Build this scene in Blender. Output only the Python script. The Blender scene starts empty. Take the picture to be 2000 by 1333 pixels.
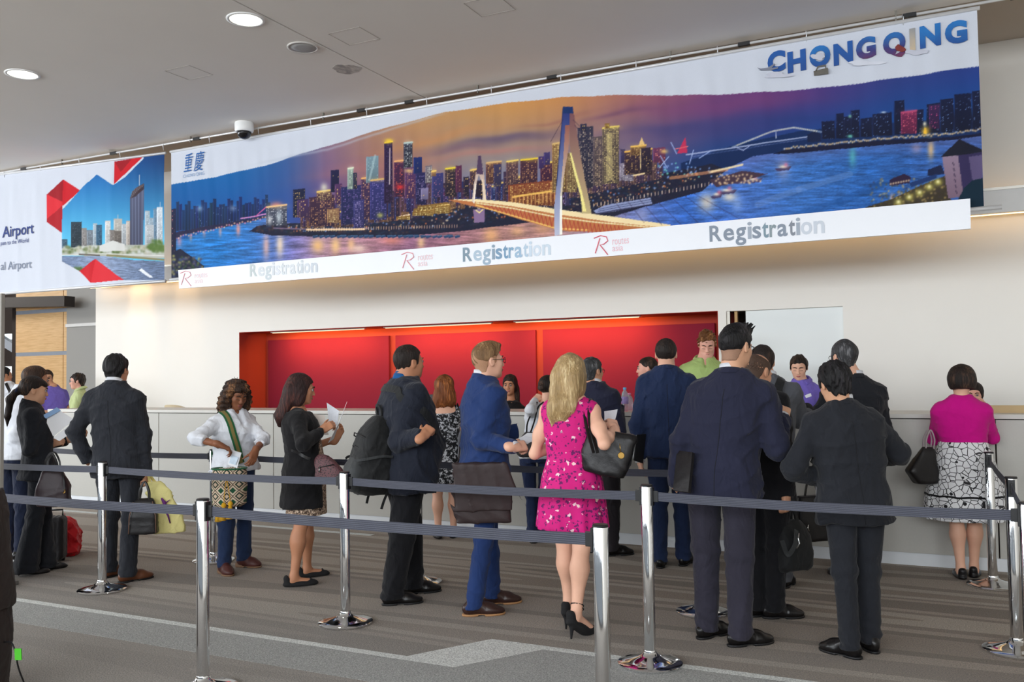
import bpy, bmesh, math, random
import numpy as np
from mathutils import Vector, Matrix
from mathutils.bvhtree import BVHTree

scene = bpy.context.scene
C = scene.collection
PI = math.pi
rnd = random.Random(7)

# ------------------------------------------------------------------ camera
F_PX, CAM_H = 1750.1, 1.551
YAW, PITCH, ROLL = math.radians(26.35), math.radians(2.21), math.radians(-0.824)
def _basis():
    cy, sy = math.cos(YAW), math.sin(YAW); cp, sp = math.cos(PITCH), math.sin(PITCH)
    f = np.array([-sy*cp, cy*cp, sp]); r = np.array([cy, sy, 0.0]); u = np.cross(r, f)
    c, s = math.cos(ROLL), math.sin(ROLL)
    return c*r+s*u, -s*r+c*u, f
CR, CU, CF = _basis()
CO = np.array([0, 0, CAM_H])
cam_data = bpy.data.cameras.new('camera')
cam = bpy.data.objects.new('camera', cam_data); C.objects.link(cam)
cam_data.sensor_fit = 'HORIZONTAL'; cam_data.sensor_width = 36.0
cam_data.lens = 36.0*F_PX/2000.0
cam_data.clip_start = 0.05; cam_data.clip_end = 200
m = Matrix.Identity(4)
for i in range(3):
    m[i][0] = CR[i]; m[i][1] = CU[i]; m[i][2] = -CF[i]; m[i][3] = CO[i]
cam.matrix_world = m
scene.camera = cam

# ------------------------------------------------------------------ view, world, daylight
scene.view_settings.view_transform = 'Standard'
scene.view_settings.look = 'None'
scene.view_settings.gamma = 1.0
scene.view_settings.use_curve_mapping = False
scene.view_settings.exposure = 0.0
world = bpy.data.worlds.new('world'); scene.world = world
world.use_nodes = True
_bg = world.node_tree.nodes['Background']
_bg.inputs['Color'].default_value = (0.80, 0.90, 1.0, 1)
_bg.inputs['Strength'].default_value = 0.35

def area_light(name, loc, target, sx, sy, power, col):
    d = bpy.data.lights.new(name, 'AREA'); d.shape = 'RECTANGLE'; d.size = sx; d.size_y = sy
    d.energy = power; d.color = col
    o = bpy.data.objects.new(name, d); C.objects.link(o)
    o.location = loc
    o.rotation_euler = (Vector(target)-Vector(loc)).to_track_quat('-Z', 'Y').to_euler()
    return o
# daylight entering through the glazed facade behind the camera and the glazed end of the hall on the left
area_light('daylight_rear', (-6.5, -6.2, 3.3), (-6.5, 10, 3.0), 25, 2.1, 2200, (0.90, 0.95, 1.0))
area_light('daylight_left', (-19.2, .4, 3.1), (0, .4, 2.6), 8, 2.4, 1150, (0.92, 0.96, 1.0))

area_light('atrium_fill', (-20.5, 9.6, 5.6), (-16.5, 12.5, 2.2), 4, 3, 1500, (1.0, 0.97, 0.92))  # fill light added to brighten the timber wall of the far hall

# ------------------------------------------------------------------ photograph geometry helpers (pixel -> place in the room)
def ray(x, y): return CF + CR*(x-1000.0)/F_PX - CU*(y-666.5)/F_PX
def ground(x, y, z=0.0):
    v = ray(x, y); return CO + v*((z-CAM_H)/v[2])
def onY(x, y, Y):
    v = ray(x, y); return CO + v*(Y/v[1])
def onX(x, y, X):
    v = ray(x, y); return CO + v*(X/v[0])
def pj(P):
    P = np.asarray(P, float)-CO; z = P@CF
    return 1000+F_PX*(P@CR)/z, 666.5-F_PX*(P@CU)/z
DH = np.array([-math.sin(YAW), math.cos(YAW), 0.0])
def at_depth(x, y, D):
    v = ray(x, y); return CO + v*(D/(v@DH))

# ------------------------------------------------------------------ materials
def srgb(*c):
    o = []
    for v in c[:3]:
        v = v/255.0
        o.append(v/12.92 if v <= 0.04045 else ((v+0.055)/1.055)**2.4)
    return tuple(o)+(1.0,)
MATS = {}
class NT:
    def __init__(s, name):
        s.m = bpy.data.materials.new(name); s.m.use_nodes = True
        s.t = s.m.node_tree; s.n = s.t.nodes
        s.b = s.n['Principled BSDF']
    def node(s, typ, **kw):
        n = s.n.new(typ)
        for k, v in kw.items():
            if k.startswith('i_'):
                key = k[2:]
                key = int(key) if key.isdigit() else key.replace('_', ' ')
                n.inputs[key].default_value = v
            else: setattr(n, k, v)
        return n
    def link(s, a, b): s.t.links.new(a, b)
    def coords(s, scale=(1, 1, 1), kind='Object'):
        tc = s.node('ShaderNodeTexCoord'); mp = s.node('ShaderNodeMapping')
        mp.inputs['Scale'].default_value = scale
        s.link(tc.outputs[kind], mp.inputs['Vector']); return mp.outputs['Vector']
    def noise(s, vec, scale, detail=3, rough=0.5):
        n = s.node('ShaderNodeTexNoise'); n.inputs['Scale'].default_value = scale
        n.inputs['Detail'].default_value = detail; n.inputs['Roughness'].default_value = rough
        s.link(vec, n.inputs['Vector']); return n
    def ramp(s, fac, stops, interp='LINEAR'):
        r = s.node('ShaderNodeValToRGB'); r.color_ramp.interpolation = interp
        e = r.color_ramp.elements
        while len(e) < len(stops): e.new(0.5)
        for k, (p, c) in enumerate(stops): e[k].position = p; e[k].color = c
        s.link(fac, r.inputs['Fac']); return r.outputs['Color']
    def mix(s, fac, a, b, mode='MIX'):
        n = s.node('ShaderNodeMix', data_type='RGBA', blend_type=mode)
        for key, v in ((0, fac), (6, a), (7, b)):
            if hasattr(v, 'node'): s.link(v, n.inputs[key])
            else: n.inputs[key].default_value = v
        return n.outputs[2]
    def math(s, op, a, b=0.0, c=0.0):
        n = s.node('ShaderNodeMath', operation=op)
        for k, v in enumerate((a, b, c)):
            if hasattr(v, 'node'): s.link(v, n.inputs[k])
            else: n.inputs[k].default_value = v
        return n.outputs[0]
    def bump(s, h, strength, dist, prev=None):
        n = s.node('ShaderNodeBump'); n.inputs['Strength'].default_value = strength; n.inputs['Distance'].default_value = dist
        s.link(h, n.inputs['Height'])
        if prev is not None: s.link(prev, n.inputs['Normal'])
        s.link(n.outputs[0], s.b.inputs['Normal']); return n.outputs[0]
    def col(s, v):
        if hasattr(v, 'node'): s.link(v, s.b.inputs['Base Color'])
        else: s.b.inputs['Base Color'].default_value = v
    def set(s, **kw):
        for k, v in kw.items(): s.b.inputs[k.replace('_', ' ')].default_value = v
def cached(f):
    def g(*a, **k):
        key = (f.__name__, a, tuple(sorted(k.items())))
        if key not in MATS: MATS[key] = f(*a, **k)
        return MATS[key]
    return g
def dim(c, k): return (c[0]*k, c[1]*k, c[2]*k, 1.0)

@cached
def plain(name, c, rough=0.5, metal=0.0, var=0.06, scale=8.0, spec=0.5):
    t = NT(name); v = t.coords()
    n = t.noise(v, scale, 4)
    t.col(t.mix(n.outputs[0], dim(c, 1-var), dim(c, 1+var)))
    t.set(Roughness=rough, Metallic=metal); t.b.inputs['Specular IOR Level'].default_value = spec
    return t.m
@cached
def fabric(name, c, rough=0.9, wrinkle=0.6, weave=260.0, var=0.16, stripe=None):
    t = NT(name); v = t.coords()
    big = t.noise(t.coords((1, 1, 0.45)), 7.0, 4, 0.6)
    fine = t.noise(v, weave, 2)
    base = t.mix(big.outputs[0], dim(c, 1-var), dim(c, 1+var))
    base = t.mix(t.math('MULTIPLY', fine.outputs[0], 0.35), base, dim(c, 0.55))
    if stripe:
        w = t.node('ShaderNodeTexWave'); w.wave_type = 'BANDS'; w.bands_direction = 'X'
        w.inputs['Scale'].default_value = stripe; w.inputs['Distortion'].default_value = 0.4
        t.link(v, w.inputs['Vector'])
        k = t.ramp(w.outputs['Fac'], [(0.86, (0, 0, 0, 1)), (0.97, (1, 1, 1, 1))])
        base = t.mix(t.math('MULTIPLY', k, .45), base, dim(c, 2.2))
    t.col(base)
    nb = t.bump(fine.outputs[0], 0.25, 0.002)
    crease = t.node('ShaderNodeTexNoise'); crease.inputs['Scale'].default_value = 11.0
    crease.inputs['Detail'].default_value = 2.0; crease.inputs['Distortion'].default_value = 1.2
    t.link(t.coords((1.0, 1.0, 0.6)), crease.inputs['Vector'])
    t.bump(crease.outputs[0], wrinkle, 0.03, nb)
    t.set(Roughness=rough); t.b.inputs['Specular IOR Level'].default_value = 0.25
    t.b.inputs['Sheen Weight'].default_value = 0.08
    return t.m
@cached
def leather(name, c, rough=0.45):
    t = NT(name); v = t.coords()
    n = t.noise(v, 14, 4); g = t.node('ShaderNodeTexVoronoi'); g.inputs['Scale'].default_value = 260
    t.link(v, g.inputs['Vector'])
    t.col(t.mix(n.outputs[0], dim(c, .8), dim(c, 1.3)))
    nb = t.bump(g.outputs['Distance'], 0.12, 0.002); t.bump(n.outputs[0], 0.3, 0.012, nb)
    t.set(Roughness=rough); t.b.inputs['Specular IOR Level'].default_value = 0.32
    return t.m
@cached
def skin(name, c):
    t = NT(name); v = t.coords()
    n = t.noise(v, 18, 4); f = t.noise(v, 140, 2)
    t.col(t.mix(n.outputs[0], (c[0]*.92, c[1]*.86, c[2]*.84, 1), (c[0]*1.06, c[1]*1.05, c[2]*1.05, 1)))
    t.bump(f.outputs[0], 0.12, 0.002)
    t.set(Roughness=0.52); t.b.inputs['Specular IOR Level'].default_value = 0.35
    t.b.inputs['Subsurface Weight'].default_value = 0.0
    return t.m
@cached
def hairmat(name, c, c2=None, rough=0.58, strand=90.0):
    c2 = c2 or dim(c, 2.2)
    t = NT(name)
    n = t.noise(t.coords((1, 1, 0.10)), strand, 4, 0.65)
    big = t.noise(t.coords((1, 1, 0.3)), 16, 3)
    k = t.math('MULTIPLY', n.outputs[0], big.outputs[0])
    t.col(t.ramp(k, [(0.12, dim(c, .6)), (0.27, c), (0.42, c2)]))
    nb = t.bump(n.outputs[0], 1.0, 0.010)
    t.set(Roughness=rough); t.b.inputs['Specular IOR Level'].default_value = 0.3
    return t.m
@cached
def chrome(name='polished_chrome', rough=0.06):
    t = NT(name); n = t.noise(t.coords(), 30, 3)
    t.col((0.78, 0.79, 0.80, 1)); t.set(Metallic=1.0)
    t.link(t.math('MULTIPLY_ADD', n.outputs[0], 0.05, rough-0.02), t.b.inputs['Roughness'])
    return t.m
@cached
def emitter(name, c, strength):
    t = NT(name); n = t.noise(t.coords(), 3, 1)
    t.col(c); t.b.inputs['Emission Color'].default_value = c
    t.link(t.math('MULTIPLY_ADD', n.outputs[0], strength*.1, strength*.95), t.b.inputs['Emission Strength'])
    return t.m
@cached
def printed(name, rough=0.75, weave=True, trans=0.0):
    t = NT(name); a = t.node('ShaderNodeAttribute'); a.attribute_name = 'print'
    f = t.noise(t.coords(), 420, 1)
    t.col(t.mix(t.math('MULTIPLY', f.outputs[0], 0.18), a.outputs['Color'], (0.0, 0.0, 0.0, 1)))
    t.set(Roughness=rough); t.b.inputs['Specular IOR Level'].default_value = 0.25
    if weave: t.bump(f.outputs[0], 0.15, 0.002)
    return t.m

# ------------------------------------------------------------------ object helpers
def tag(o, label=None, cat=None, group=None, kind=None):
    if label: o['label'] = label
    if cat: o['category'] = cat
    if group: o['group'] = group
    if kind: o['kind'] = kind
    return o
def np_mesh(name, V, quads, smooth=True):
    me = bpy.data.meshes.new(name)
    V = np.asarray(V, np.float32); Q = np.asarray(quads, np.int32)
    k = Q.shape[1]
    me.vertices.add(len(V)); me.vertices.foreach_set('co', V.ravel())
    me.loops.add(Q.size); me.loops.foreach_set('vertex_index', Q.ravel())
    me.polygons.add(len(Q)); me.polygons.foreach_set('loop_start', np.arange(0, Q.size, k, dtype=np.int32))
    me.update(calc_edges=True)
    me.polygons.foreach_set('use_smooth', np.full(len(Q), smooth))
    me.update()
    return me
def link(name, me, mat, parent=None, loc=None, rz=None):
    o = bpy.data.objects.new(name, me); C.objects.link(o)
    if mat is not None and me is not None and not me.materials: me.materials.append(mat)
    if parent is not None: o.parent = parent
    if loc is not None: o.location = loc
    if rz is not None: o.rotation_euler = (0, 0, rz)
    return o
def empty(name, loc=(0, 0, 0), rz=0.0):
    o = bpy.data.objects.new(name, None); C.objects.link(o); o.location = loc; o.rotation_euler = (0, 0, rz)
    o.empty_display_size = 0.1
    return o
class MB:
    """collects simple shapes and links them as one mesh"""
    def __init__(s): s.v = []; s.f = []
    def add(s, v, f):
        k = len(s.v); s.v += [tuple(p) for p in v]; s.f += [tuple(i+k for i in q) for q in f]; return s
    def box(s, lo, hi):
        x0, y0, z0 = lo; x1, y1, z1 = hi
        v = [(x0,y0,z0),(x1,y0,z0),(x1,y1,z0),(x0,y1,z0),(x0,y0,z1),(x1,y0,z1),(x1,y1,z1),(x0,y1,z1)]
        return s.add(v, [(0,3,2,1),(4,5,6,7),(0,1,5,4),(1,2,6,5),(2,3,7,6),(3,0,4,7)])
    def obox(s, c, ax, half):
        c = np.array(c, float); A = [np.array(a, float) for a in ax]; v = []
        for sz in (-1, 1):
            for sx, sy in ((-1,-1),(1,-1),(1,1),(-1,1)):
                v.append(c+A[0]*half[0]*sx+A[1]*half[1]*sy+A[2]*half[2]*sz)
        return s.add(v, [(0,3,2,1),(4,5,6,7),(0,1,5,4),(1,2,6,5),(2,3,7,6),(3,0,4,7)])
    def tube(s, pts, r, n=10, cap=True):
        pts = [np.array(p, float) for p in pts]; m = len(pts)
        rr = r if hasattr(r, '__len__') else [r]*m
        rings = []; up = None
        for i, p in enumerate(pts):
            d = pts[min(i+1, m-1)]-pts[max(i-1, 0)]; d = d/(np.linalg.norm(d)+1e-9)
            if up is None:
                up = np.array([0, 0, 1.0]) if abs(d[2]) < .9 else np.array([1.0, 0, 0])
            a = np.cross(d, up); a /= np.linalg.norm(a)+1e-9; b = np.cross(a, d); up = b
            rings.append([p+(a*math.cos(2*PI*k/n)+b*math.sin(2*PI*k/n))*rr[i] for k in range(n)])
        v = [q for g in rings for q in g]; f = []
        for i in range(m-1):
            for k in range(n):
                k2 = (k+1) % n
                f.append((i*n+k, i*n+k2, (i+1)*n+k2, (i+1)*n+k))
        if cap: f.append(tuple(range(n))); f.append(tuple((m-1)*n+k for k in reversed(range(n))))
        return s.add(v, f)
    def lathe(s, prof, n=32, c=(0, 0, 0), caps=True):
        v = []; f = []
        for (r, z) in prof:
            for k in range(n):
                a = 2*PI*k/n; v.append((c[0]+r*math.cos(a), c[1]+r*math.sin(a), c[2]+z))
        for i in range(len(prof)-1):
            for k in range(n):
                k2 = (k+1) % n
                f.append((i*n+k, i*n+k2, (i+1)*n+k2, (i+1)*n+k))
        if caps: f.append(tuple(reversed(range(n)))); f.append(tuple((len(prof)-1)*n+k for k in range(n)))
        return s.add(v, f)
    def prism(s, poly, axis_pts):
        """extrude a closed polygon of 3-D points by a vector"""
        n = len(poly); e = np.array(axis_pts, float)
        v = [np.array(p, float) for p in poly]+[np.array(p, float)+e for p in poly]
        f = [tuple(reversed(range(n))), tuple(range(n, 2*n))]+[(i, (i+1) % n, n+(i+1) % n, n+i) for i in range(n)]
        return s.add(v, f)
    def build(s, name, mat, parent=None, smooth=False, loc=None, bevel=0.0, fix=True, auto=None):
        me = bpy.data.meshes.new(name); me.from_pydata([tuple(map(float, p)) for p in s.v], [], s.f)
        bm = bmesh.new(); bm.from_mesh(me)
        if fix: bmesh.ops.recalc_face_normals(bm, faces=bm.faces)
        if bevel:
            bmesh.ops.bevel(bm, geom=bm.edges[:], offset=bevel, segments=2, profile=0.6, affect='EDGES', clamp_overlap=True)
        if auto:
            for e in bm.edges:
                if len(e.link_faces) == 2 and e.calc_face_angle(0) > auto: e.smooth = False
            smooth = True
        for f in bm.faces: f.smooth = smooth
        bm.to_mesh(me); bm.free()
        return link(name, me, mat, parent, loc)
def catmull(pts, n=8):
    P = [np.array(p, float) for p in pts]
    P = [2*P[0]-P[1]]+P+[2*P[-1]-P[-2]]
    out = []
    for i in range(1, len(P)-2):
        for k in range(n):
            t = k/n
            out.append(0.5*((2*P[i])+(-P[i-1]+P[i+1])*t+(2*P[i-1]-5*P[i]+4*P[i+1]-P[i+2])*t*t+(-P[i-1]+3*P[i]-3*P[i+1]+P[i+2])*t**3))
    out.append(P[-2]); return out
# ------------------------------------------------------------------ the room
YW = 9.6          # front of the back wall
ZC = 4.42         # ceiling
YC = 7.82         # front of the counter
def struct(o): o['kind'] = 'structure'; return o

@cached
def wallpaint(name, c, rough=0.7):
    t = NT(name); v = t.coords(); n = t.noise(v, 1.3, 3); f = t.noise(v, 90, 2)
    t.col(t.mix(n.outputs[0], dim(c, .965), dim(c, 1.03)))
    t.bump(f.outputs[0], 0.06, 0.002); t.set(Roughness=rough)
    return t.m
def carpet(name, bands, grain=1.0):
    t = NT(name); v = t.coords()
    sep = t.node('ShaderNodeSeparateXYZ'); t.link(v, sep.inputs[0])
    if bands:
        # broad woven bands that run along the counter, broken into lengths
        shift = t.noise(t.coords((0.16, 0.9, 1)), 1.0, 1)
        st = t.node('ShaderNodeTexNoise'); st.noise_dimensions = '2D'
        cmb = t.node('ShaderNodeCombineXYZ')
        t.link(t.math('MULTIPLY', sep.outputs[0], 0.045), cmb.inputs[0])
        t.link(t.math('MULTIPLY', sep.outputs[1], 1.35), cmb.inputs[1])
        t.link(cmb.outputs[0], st.inputs['Vector']); st.inputs['Scale'].default_value = 1.0; st.inputs['Detail'].default_value = 0.6
        base = t.ramp(st.outputs[0], [(0.0, srgb(134, 120, 106)), (0.36, srgb(112, 98, 84)), (0.43, srgb(150, 136, 121)), (0.485, srgb(122, 108, 95)),
                                      (0.53, srgb(160, 148, 133)), (0.58, srgb(130, 115, 100)), (0.64, srgb(152, 139, 124))], 'CONSTANT')
        cool = t.ramp(sep.outputs[1], [(0.0, (0, 0, 0, 1)), (1.0, (1, 1, 1, 1))])
        # greyer, cooler weave towards the near side of the hall
        mr = t.node('ShaderNodeMapRange'); mr.inputs['From Min'].default_value = 5.6; mr.inputs['From Max'].default_value = 4.2
        t.link(sep.outputs[1], mr.inputs['Value'])
        base = t.mix(t.math('MULTIPLY', mr.outputs[0], 0.75), base, srgb(126, 122, 116))
    else:
        base = t.mix(t.noise(v, 5, 2).outputs[0], dim(srgb(*BANDC), .93), dim(srgb(*BANDC), 1.06))
    g = t.noise(v, 120, 3, 0.8); g2 = t.noise(t.coords((1, .5, 1)), 45, 3, 0.7)
    base = t.mix(t.ramp(g.outputs[0], [(0.38, (0, 0, 0, 1)), (0.62, (1, 1, 1, 1))]), t.mix(1.0, base, (.55, .55, .55, 1), 'MULTIPLY'), t.mix(1.0, base, (1.38, 1.36, 1.34, 1), 'MULTIPLY'))
    base = t.mix(t.math('MULTIPLY', g2.outputs[0], 0.5), base, t.mix(1.0, base, (.7, .7, .7, 1), 'MULTIPLY'))
    t.col(base)
    nb = t.bump(g.outputs[0], 0.8, 0.006); t.bump(g2.outputs[0], .35, .006, nb)
    t.set(Roughness=0.95); t.b.inputs['Specular IOR Level'].default_value = 0.2
    t.b.inputs['Sheen Weight'].default_value = 0.15
    return t.m
M_WALL = wallpaint('white_wall_paint', srgb(242, 238, 230))
M_CEIL = wallpaint('ceiling_paint', srgb(236, 232, 226), 0.8)
M_VOID = wallpaint('upper_ceiling_paint', srgb(196, 184, 170), 0.8)
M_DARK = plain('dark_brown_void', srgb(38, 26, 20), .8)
M_WHITE = plain('white_lacquer', srgb(238, 238, 236), .4)

floor = struct(MB().box((-26, -9, -0.2), (6, 20, 0)).build('floor', carpet('striped_carpet', True)))
# pale inlaid line that runs along the hall, steps diagonally and runs on; a greyer band beside it
BANDC = (200, 203, 200); M_INLAY = carpet('pale_grey_carpet_inlay', False)
BANDC = (146, 147, 144); M_GREYBAND = carpet('cool_grey_carpet_band', False)
Z1 = 0.0025
MB().prism([(-26, 4.185, 0), (-2.69, 4.185, 0), (-2.45, 4.185, 0), (-2.14, 4.66, 0), (6, 4.70, 0), (6, 4.75, 0), (-2.50, 4.72, 0), (-2.78, 4.245, 0), (-26, 4.245, 0)], (0, 0, Z1)).build('carpet_inlay', M_INLAY, floor)
MB().prism([(-26, 3.82, 0), (-2.55, 3.82, 0), (-2.25, 4.185, 0), (-26, 4.185, 0)], (0, 0, Z1*.8)).build('carpet_band', M_GREYBAND, floor)
MB().prism([(-2.55, 3.9, 0), (6, 3.9, 0), (6, 4.70, 0), (-2.14, 4.66, 0), (-2.45, 4.185, 0)], (0, 0, Z1*.7)).build('carpet_band', M_GREYBAND, floor)
MB().prism([(-26, 7.30, 0), (-5.2, 7.30, 0), (-5.2, 7.38, 0), (-26, 7.38, 0)], (0, 0, Z1*.8)).build('carpet_band', M_INLAY, floor)

# ceiling: two plaster fields with a shadow gap between them, lower edge over the counter
ceil = struct(MB().box((-26, -9, ZC+.02), (6, 7.79, ZC+.25)).build('ceiling', M_DARK))
MB().box((-26, -9, ZC), (-4.824, 7.79, ZC+.019)).build('ceiling_panel', M_CEIL, ceil)
MB().box((-4.808, -9, ZC), (6, 7.79, ZC+.019)).build('ceiling_panel', M_CEIL, ceil)
for (x0, x1) in ((-6.49, -6.18), (-4.61, -4.29), (-3.315, -3.01)):
    b = MB(); y0, y1 = 5.93, 6.23; w = .006
    b.box((x0, y0, ZC-.0015), (x1, y0+w, ZC)).box((x0, y1-w, ZC-.0015), (x1, y1, ZC)).box((x0, y0+w, ZC-.0015), (x0+w, y1-w, ZC)).box((x1-w, y0+w, ZC-.0015), (x1, y1-w, ZC))
    b.build('access_hatch_frame', plain('hatch_edge_paint', srgb(176, 170, 162), .6), ceil)
struct(MB().box((-26, 7.79, 4.66), (6, 13, 4.85)).build('ceiling_upper', M_VOID))

# back wall with the red recess and the sliding door opening
RX0, RX1, RZ = -9.047, -2.281, 2.215
DX0, DX1, DZ = -2.193, -1.013, 2.206
wb = MB(); T = .12
wb.box((-11.98, YW, 0), (RX0, YW+T, 4.66)).box((RX0, YW, RZ), (DX1, YW+T, 4.66)).box((RX1, YW, 0), (DX0, YW+T, RZ)).box((DX1, YW, 0), (6, YW+T, 4.66)).box((DX0, YW, DZ), (DX1, YW+T, RZ))
wall_back = struct(wb.build('wall_back', M_WALL))
YR = 10.16
@cached
def redpaint(name, c, rough=.75):
    t = NT(name); n = t.noise(t.coords(), 320, 2); b = t.noise(t.coords(), 1.5, 2)
    col = t.mix(b.outputs[0], dim(c, .93), dim(c, 1.06))
    t.col(t.mix(t.math('MULTIPLY', n.outputs[0], .4), col, dim(c, .6)))
    t.bump(n.outputs[0], .35, .003); t.set(Roughness=rough); t.b.inputs['Specular IOR Level'].default_value = .2
    return t.m
M_RED = redpaint('red_orange_recess_paint', srgb(176, 66, 52)); M_FELT = redpaint('crimson_felt', srgb(134, 34, 56), .95)
rec = MB()
rec.box((RX0, YR, 0), (RX1, YR+.1, RZ+.02)).box((RX0-.1, YW+T, 0), (RX0, YR+.1, RZ+.02)).box((RX1, YW+T, 0), (RX1+.06, YR+.1, RZ+.02)).box((RX0-.1, YW+T, RZ), (RX1+.06, YR+.1, RZ+.1))
rec.box((RX0, YW+.001, 0), (RX0+.006, YW+T, RZ)).box((RX1-.006, YW+.001, 0), (RX1, YW+T, RZ)).box((RX0, YW+.001, RZ-.006), (RX1, YW+T, RZ))
recess = struct(rec.build('wall_recess', M_RED))
def recess_x(px): return onY(px, 720, YR-.04)[0]
for a, b in ((524, 760), (773, 1047), (1061, 1398)):
    MB().box((recess_x(a), YR-.045, .9), (recess_x(b), YR, RZ-.10)).build('felt_panel', M_FELT, recess, bevel=.006)
M_TUBE = emitter('warm_fluorescent_tube', (1.0, .80, .50, 1), 1.0)
for x0, x1 in ((-8.6, -7.0), (-6.7, -5.1), (-4.8, -3.2)):
    fx = empty('recess_strip_light', ((x0+x1)/2, YW+.16, RZ-.02))
    tag(fx, {-8.6: 'slim warm strip light under the head of the red recess, near its orange side', -6.7: 'slim warm strip light in the middle of the red recess head', -4.8: 'slim warm strip light under the red recess head, above the curly-haired clerk'}[x0], 'light', 'strip lights of the red recess')
    L = (x1-x0)/2
    MB().box((-L, -.02, .004), (L, .02, .02)).build('housing', M_WHITE, fx)
    MB().tube([(-L+.02, 0, .002), (L-.02, 0, .002)], .007, 8).build('tube', M_TUBE, fx, smooth=True)
    d = bpy.data.lights.new('strip_lamp', 'AREA'); d.shape = 'RECTANGLE'; d.size = x1-x0; d.size_y = .05; d.energy = 17; d.color = (1, .56, .14)
    lo = bpy.data.objects.new('strip_lamp', d); C.objects.link(lo); lo.parent = fx; lo.location = (0, 0, -.03); lo.rotation_euler = (math.radians(38), 0, 0)
# sliding door, half way across its opening, with a dark gap behind
dx = onY(1457, 640, YW+.05)[0]
door = struct(MB().box((dx, YW+.05, 0), (DX1+.2, YW+.09, DZ+.03)).build('door_1', wallpaint('white_door_laminate', srgb(232, 236, 234), .45)))
MB().box((DX0, YW+.02, 0), (DX0+.035, YW+.05, DZ)).build('door_track', plain('brushed_edge', srgb(170, 165, 155), .4, .6), door)
MB().box((DX0+.075, YW+.06, 0), (DX0+.105, YW+.10, DZ)).build('door_edge', plain('pale_oak_edge', srgb(190, 150, 90), .5), door)
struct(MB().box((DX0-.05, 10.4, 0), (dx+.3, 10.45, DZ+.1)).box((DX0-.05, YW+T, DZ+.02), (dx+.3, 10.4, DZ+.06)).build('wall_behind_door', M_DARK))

# white light shelf in front of the upper wall, warm lamps behind it wash the wall
sh = MB(); zs0, zs1 = onY(1960, 415, 9.36)[2], onY(1960, 369, 9.36)[2]
sh.box((-11.9, 9.33, zs0), (6, 9.36, zs1)).box((-11.9, 9.36, zs1-.03), (6, YW-.12, zs1)).box((-11.9, 9.36, zs0), (6, 9.42, zs0+.012))
shelf = struct(sh.build('trim_1', M_WHITE))
MB().box((-11.9, 9.315, zs1-.012), (6, 9.33, zs1+.012)).build('shelf_rail', plain('satin_aluminium', srgb(180, 176, 168), .35, .8), shelf)
MB().box((-11.9, 9.425, zs0-.004), (6, 9.455, zs0+.008)).build('warm_spill_line', emitter('warm_lamp_spill', (1.0, .62, .25, 1), 5.0), shelf)  # glowing strip stands in for lamp light spilling out below the shelf
def spot(x, y, z, e, size, col, blend=.6, rad=.03, tx=0.0, ty=0.0):
    d = bpy.data.lights.new('wall_washer_lamp', 'SPOT'); d.energy = e; d.spot_size = math.radians(size); d.spot_blend = blend; d.color = col; d.shadow_soft_size = rad
    o = bpy.data.objects.new('wall_washer_lamp', d); C.objects.link(o); o.location = (x, y, z)
    o.rotation_euler = Vector((tx, ty, -1)).to_track_quat('-Z', 'Y').to_euler(); return o
for k, (px, e) in enumerate(((275, 420), (365, 230))):
    X = onY(px, 600, YW)[0]
    d = spot(X, YW-.10, 4.2, e, 26, (1, .66, .34), .9, .02, 0, .035)
    w = MB().lathe([(.055, .14), (.055, .0), (.045, 0), (.04, .05)], 20).build('wall_washer', M_WHITE, None, True)
    w.location = (X, YW-.10, 4.2)
    tag(w, ('small white wall washer high over the left end of the back wall', 'small white wall washer high over the red recess corner')[k], 'light', 'wall washers')
    d.parent = w; d.location = (0, 0, 0.0)

# far end of the hall on the left: grey return, timber cladding, dark beam, dark gallery with a window
M_GREY = wallpaint('grey_plaster', srgb(168, 167, 164))
struct(MB().box((-16.47, 12.5, 0), (-14.0, 12.6, 6.5)).build('wall_grey_end', M_GREY))
def woodmat():
    t = NT('pale_oak_cladding'); n = t.noise(t.coords((.35, 1, 6)), 9, 5, .6); b = t.noise(t.coords(), .8, 2)
    c = t.ramp(n.outputs[0], [(.3, srgb(214, 168, 112)), (.6, srgb(236, 196, 142)), (.8, srgb(224, 182, 126))])
    t.col(c); t.set(Roughness=.5); return t.m
M_WOOD = woodmat(); M_BAND = plain('blue_grey_metal_band', srgb(160, 168, 182), .4, .3)
wd = struct(MB().box((-18.3, 12.56, 0), (-16.47, 12.66, 6.5)).build('wall_timber', M_DARK))
zb = [0, onY(80, 783, 12.5)[2]-.05, onY(80, 695, 12.5)[2], onY(80, 612, 12.5)[2], 4.6, 6.4]
for i in range(5):
    MB().box((-18.13, 12.53, zb[i]+(.08 if i else 0)), (-16.62, 12.56, zb[i+1])).build('timber_panel', M_WOOD, wd)
    MB().box((-16.60, 12.53, zb[i]+(.08 if i else 0)), (-16.475, 12.56, zb[i+1])).build('timber_panel', M_WOOD, wd)
    if i: MB().box((-18.13, 12.535, zb[i]), (-16.475, 12.555, zb[i]+.08)).build('metal_band', M_BAND, wd)
MB().box((-16.47, 12.47, onY(160, 638, 12.5)[2]), (-15.0, 12.5, onY(160, 632, 12.5)[2])).build('light_ledge', M_WHITE, wd)
bm_ = struct(MB().obox(((-18.9-15.95)/2, 12.15, 3.22), ((1, 0, -.035), (0, 1, 0), (.035, 0, 1)), (1.5, .12, .105)).build('beam_dark', plain('dark_steel', srgb(52, 44, 40), .6)))
g = struct(MB().box((-22, 13.6, 0), (-18.2, 13.7, 6.5)).build('wall_gallery', M_DARK))
M_PANE = emitter('daylit_glass', (.82, .92, .95, 1), 1.1)
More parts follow.
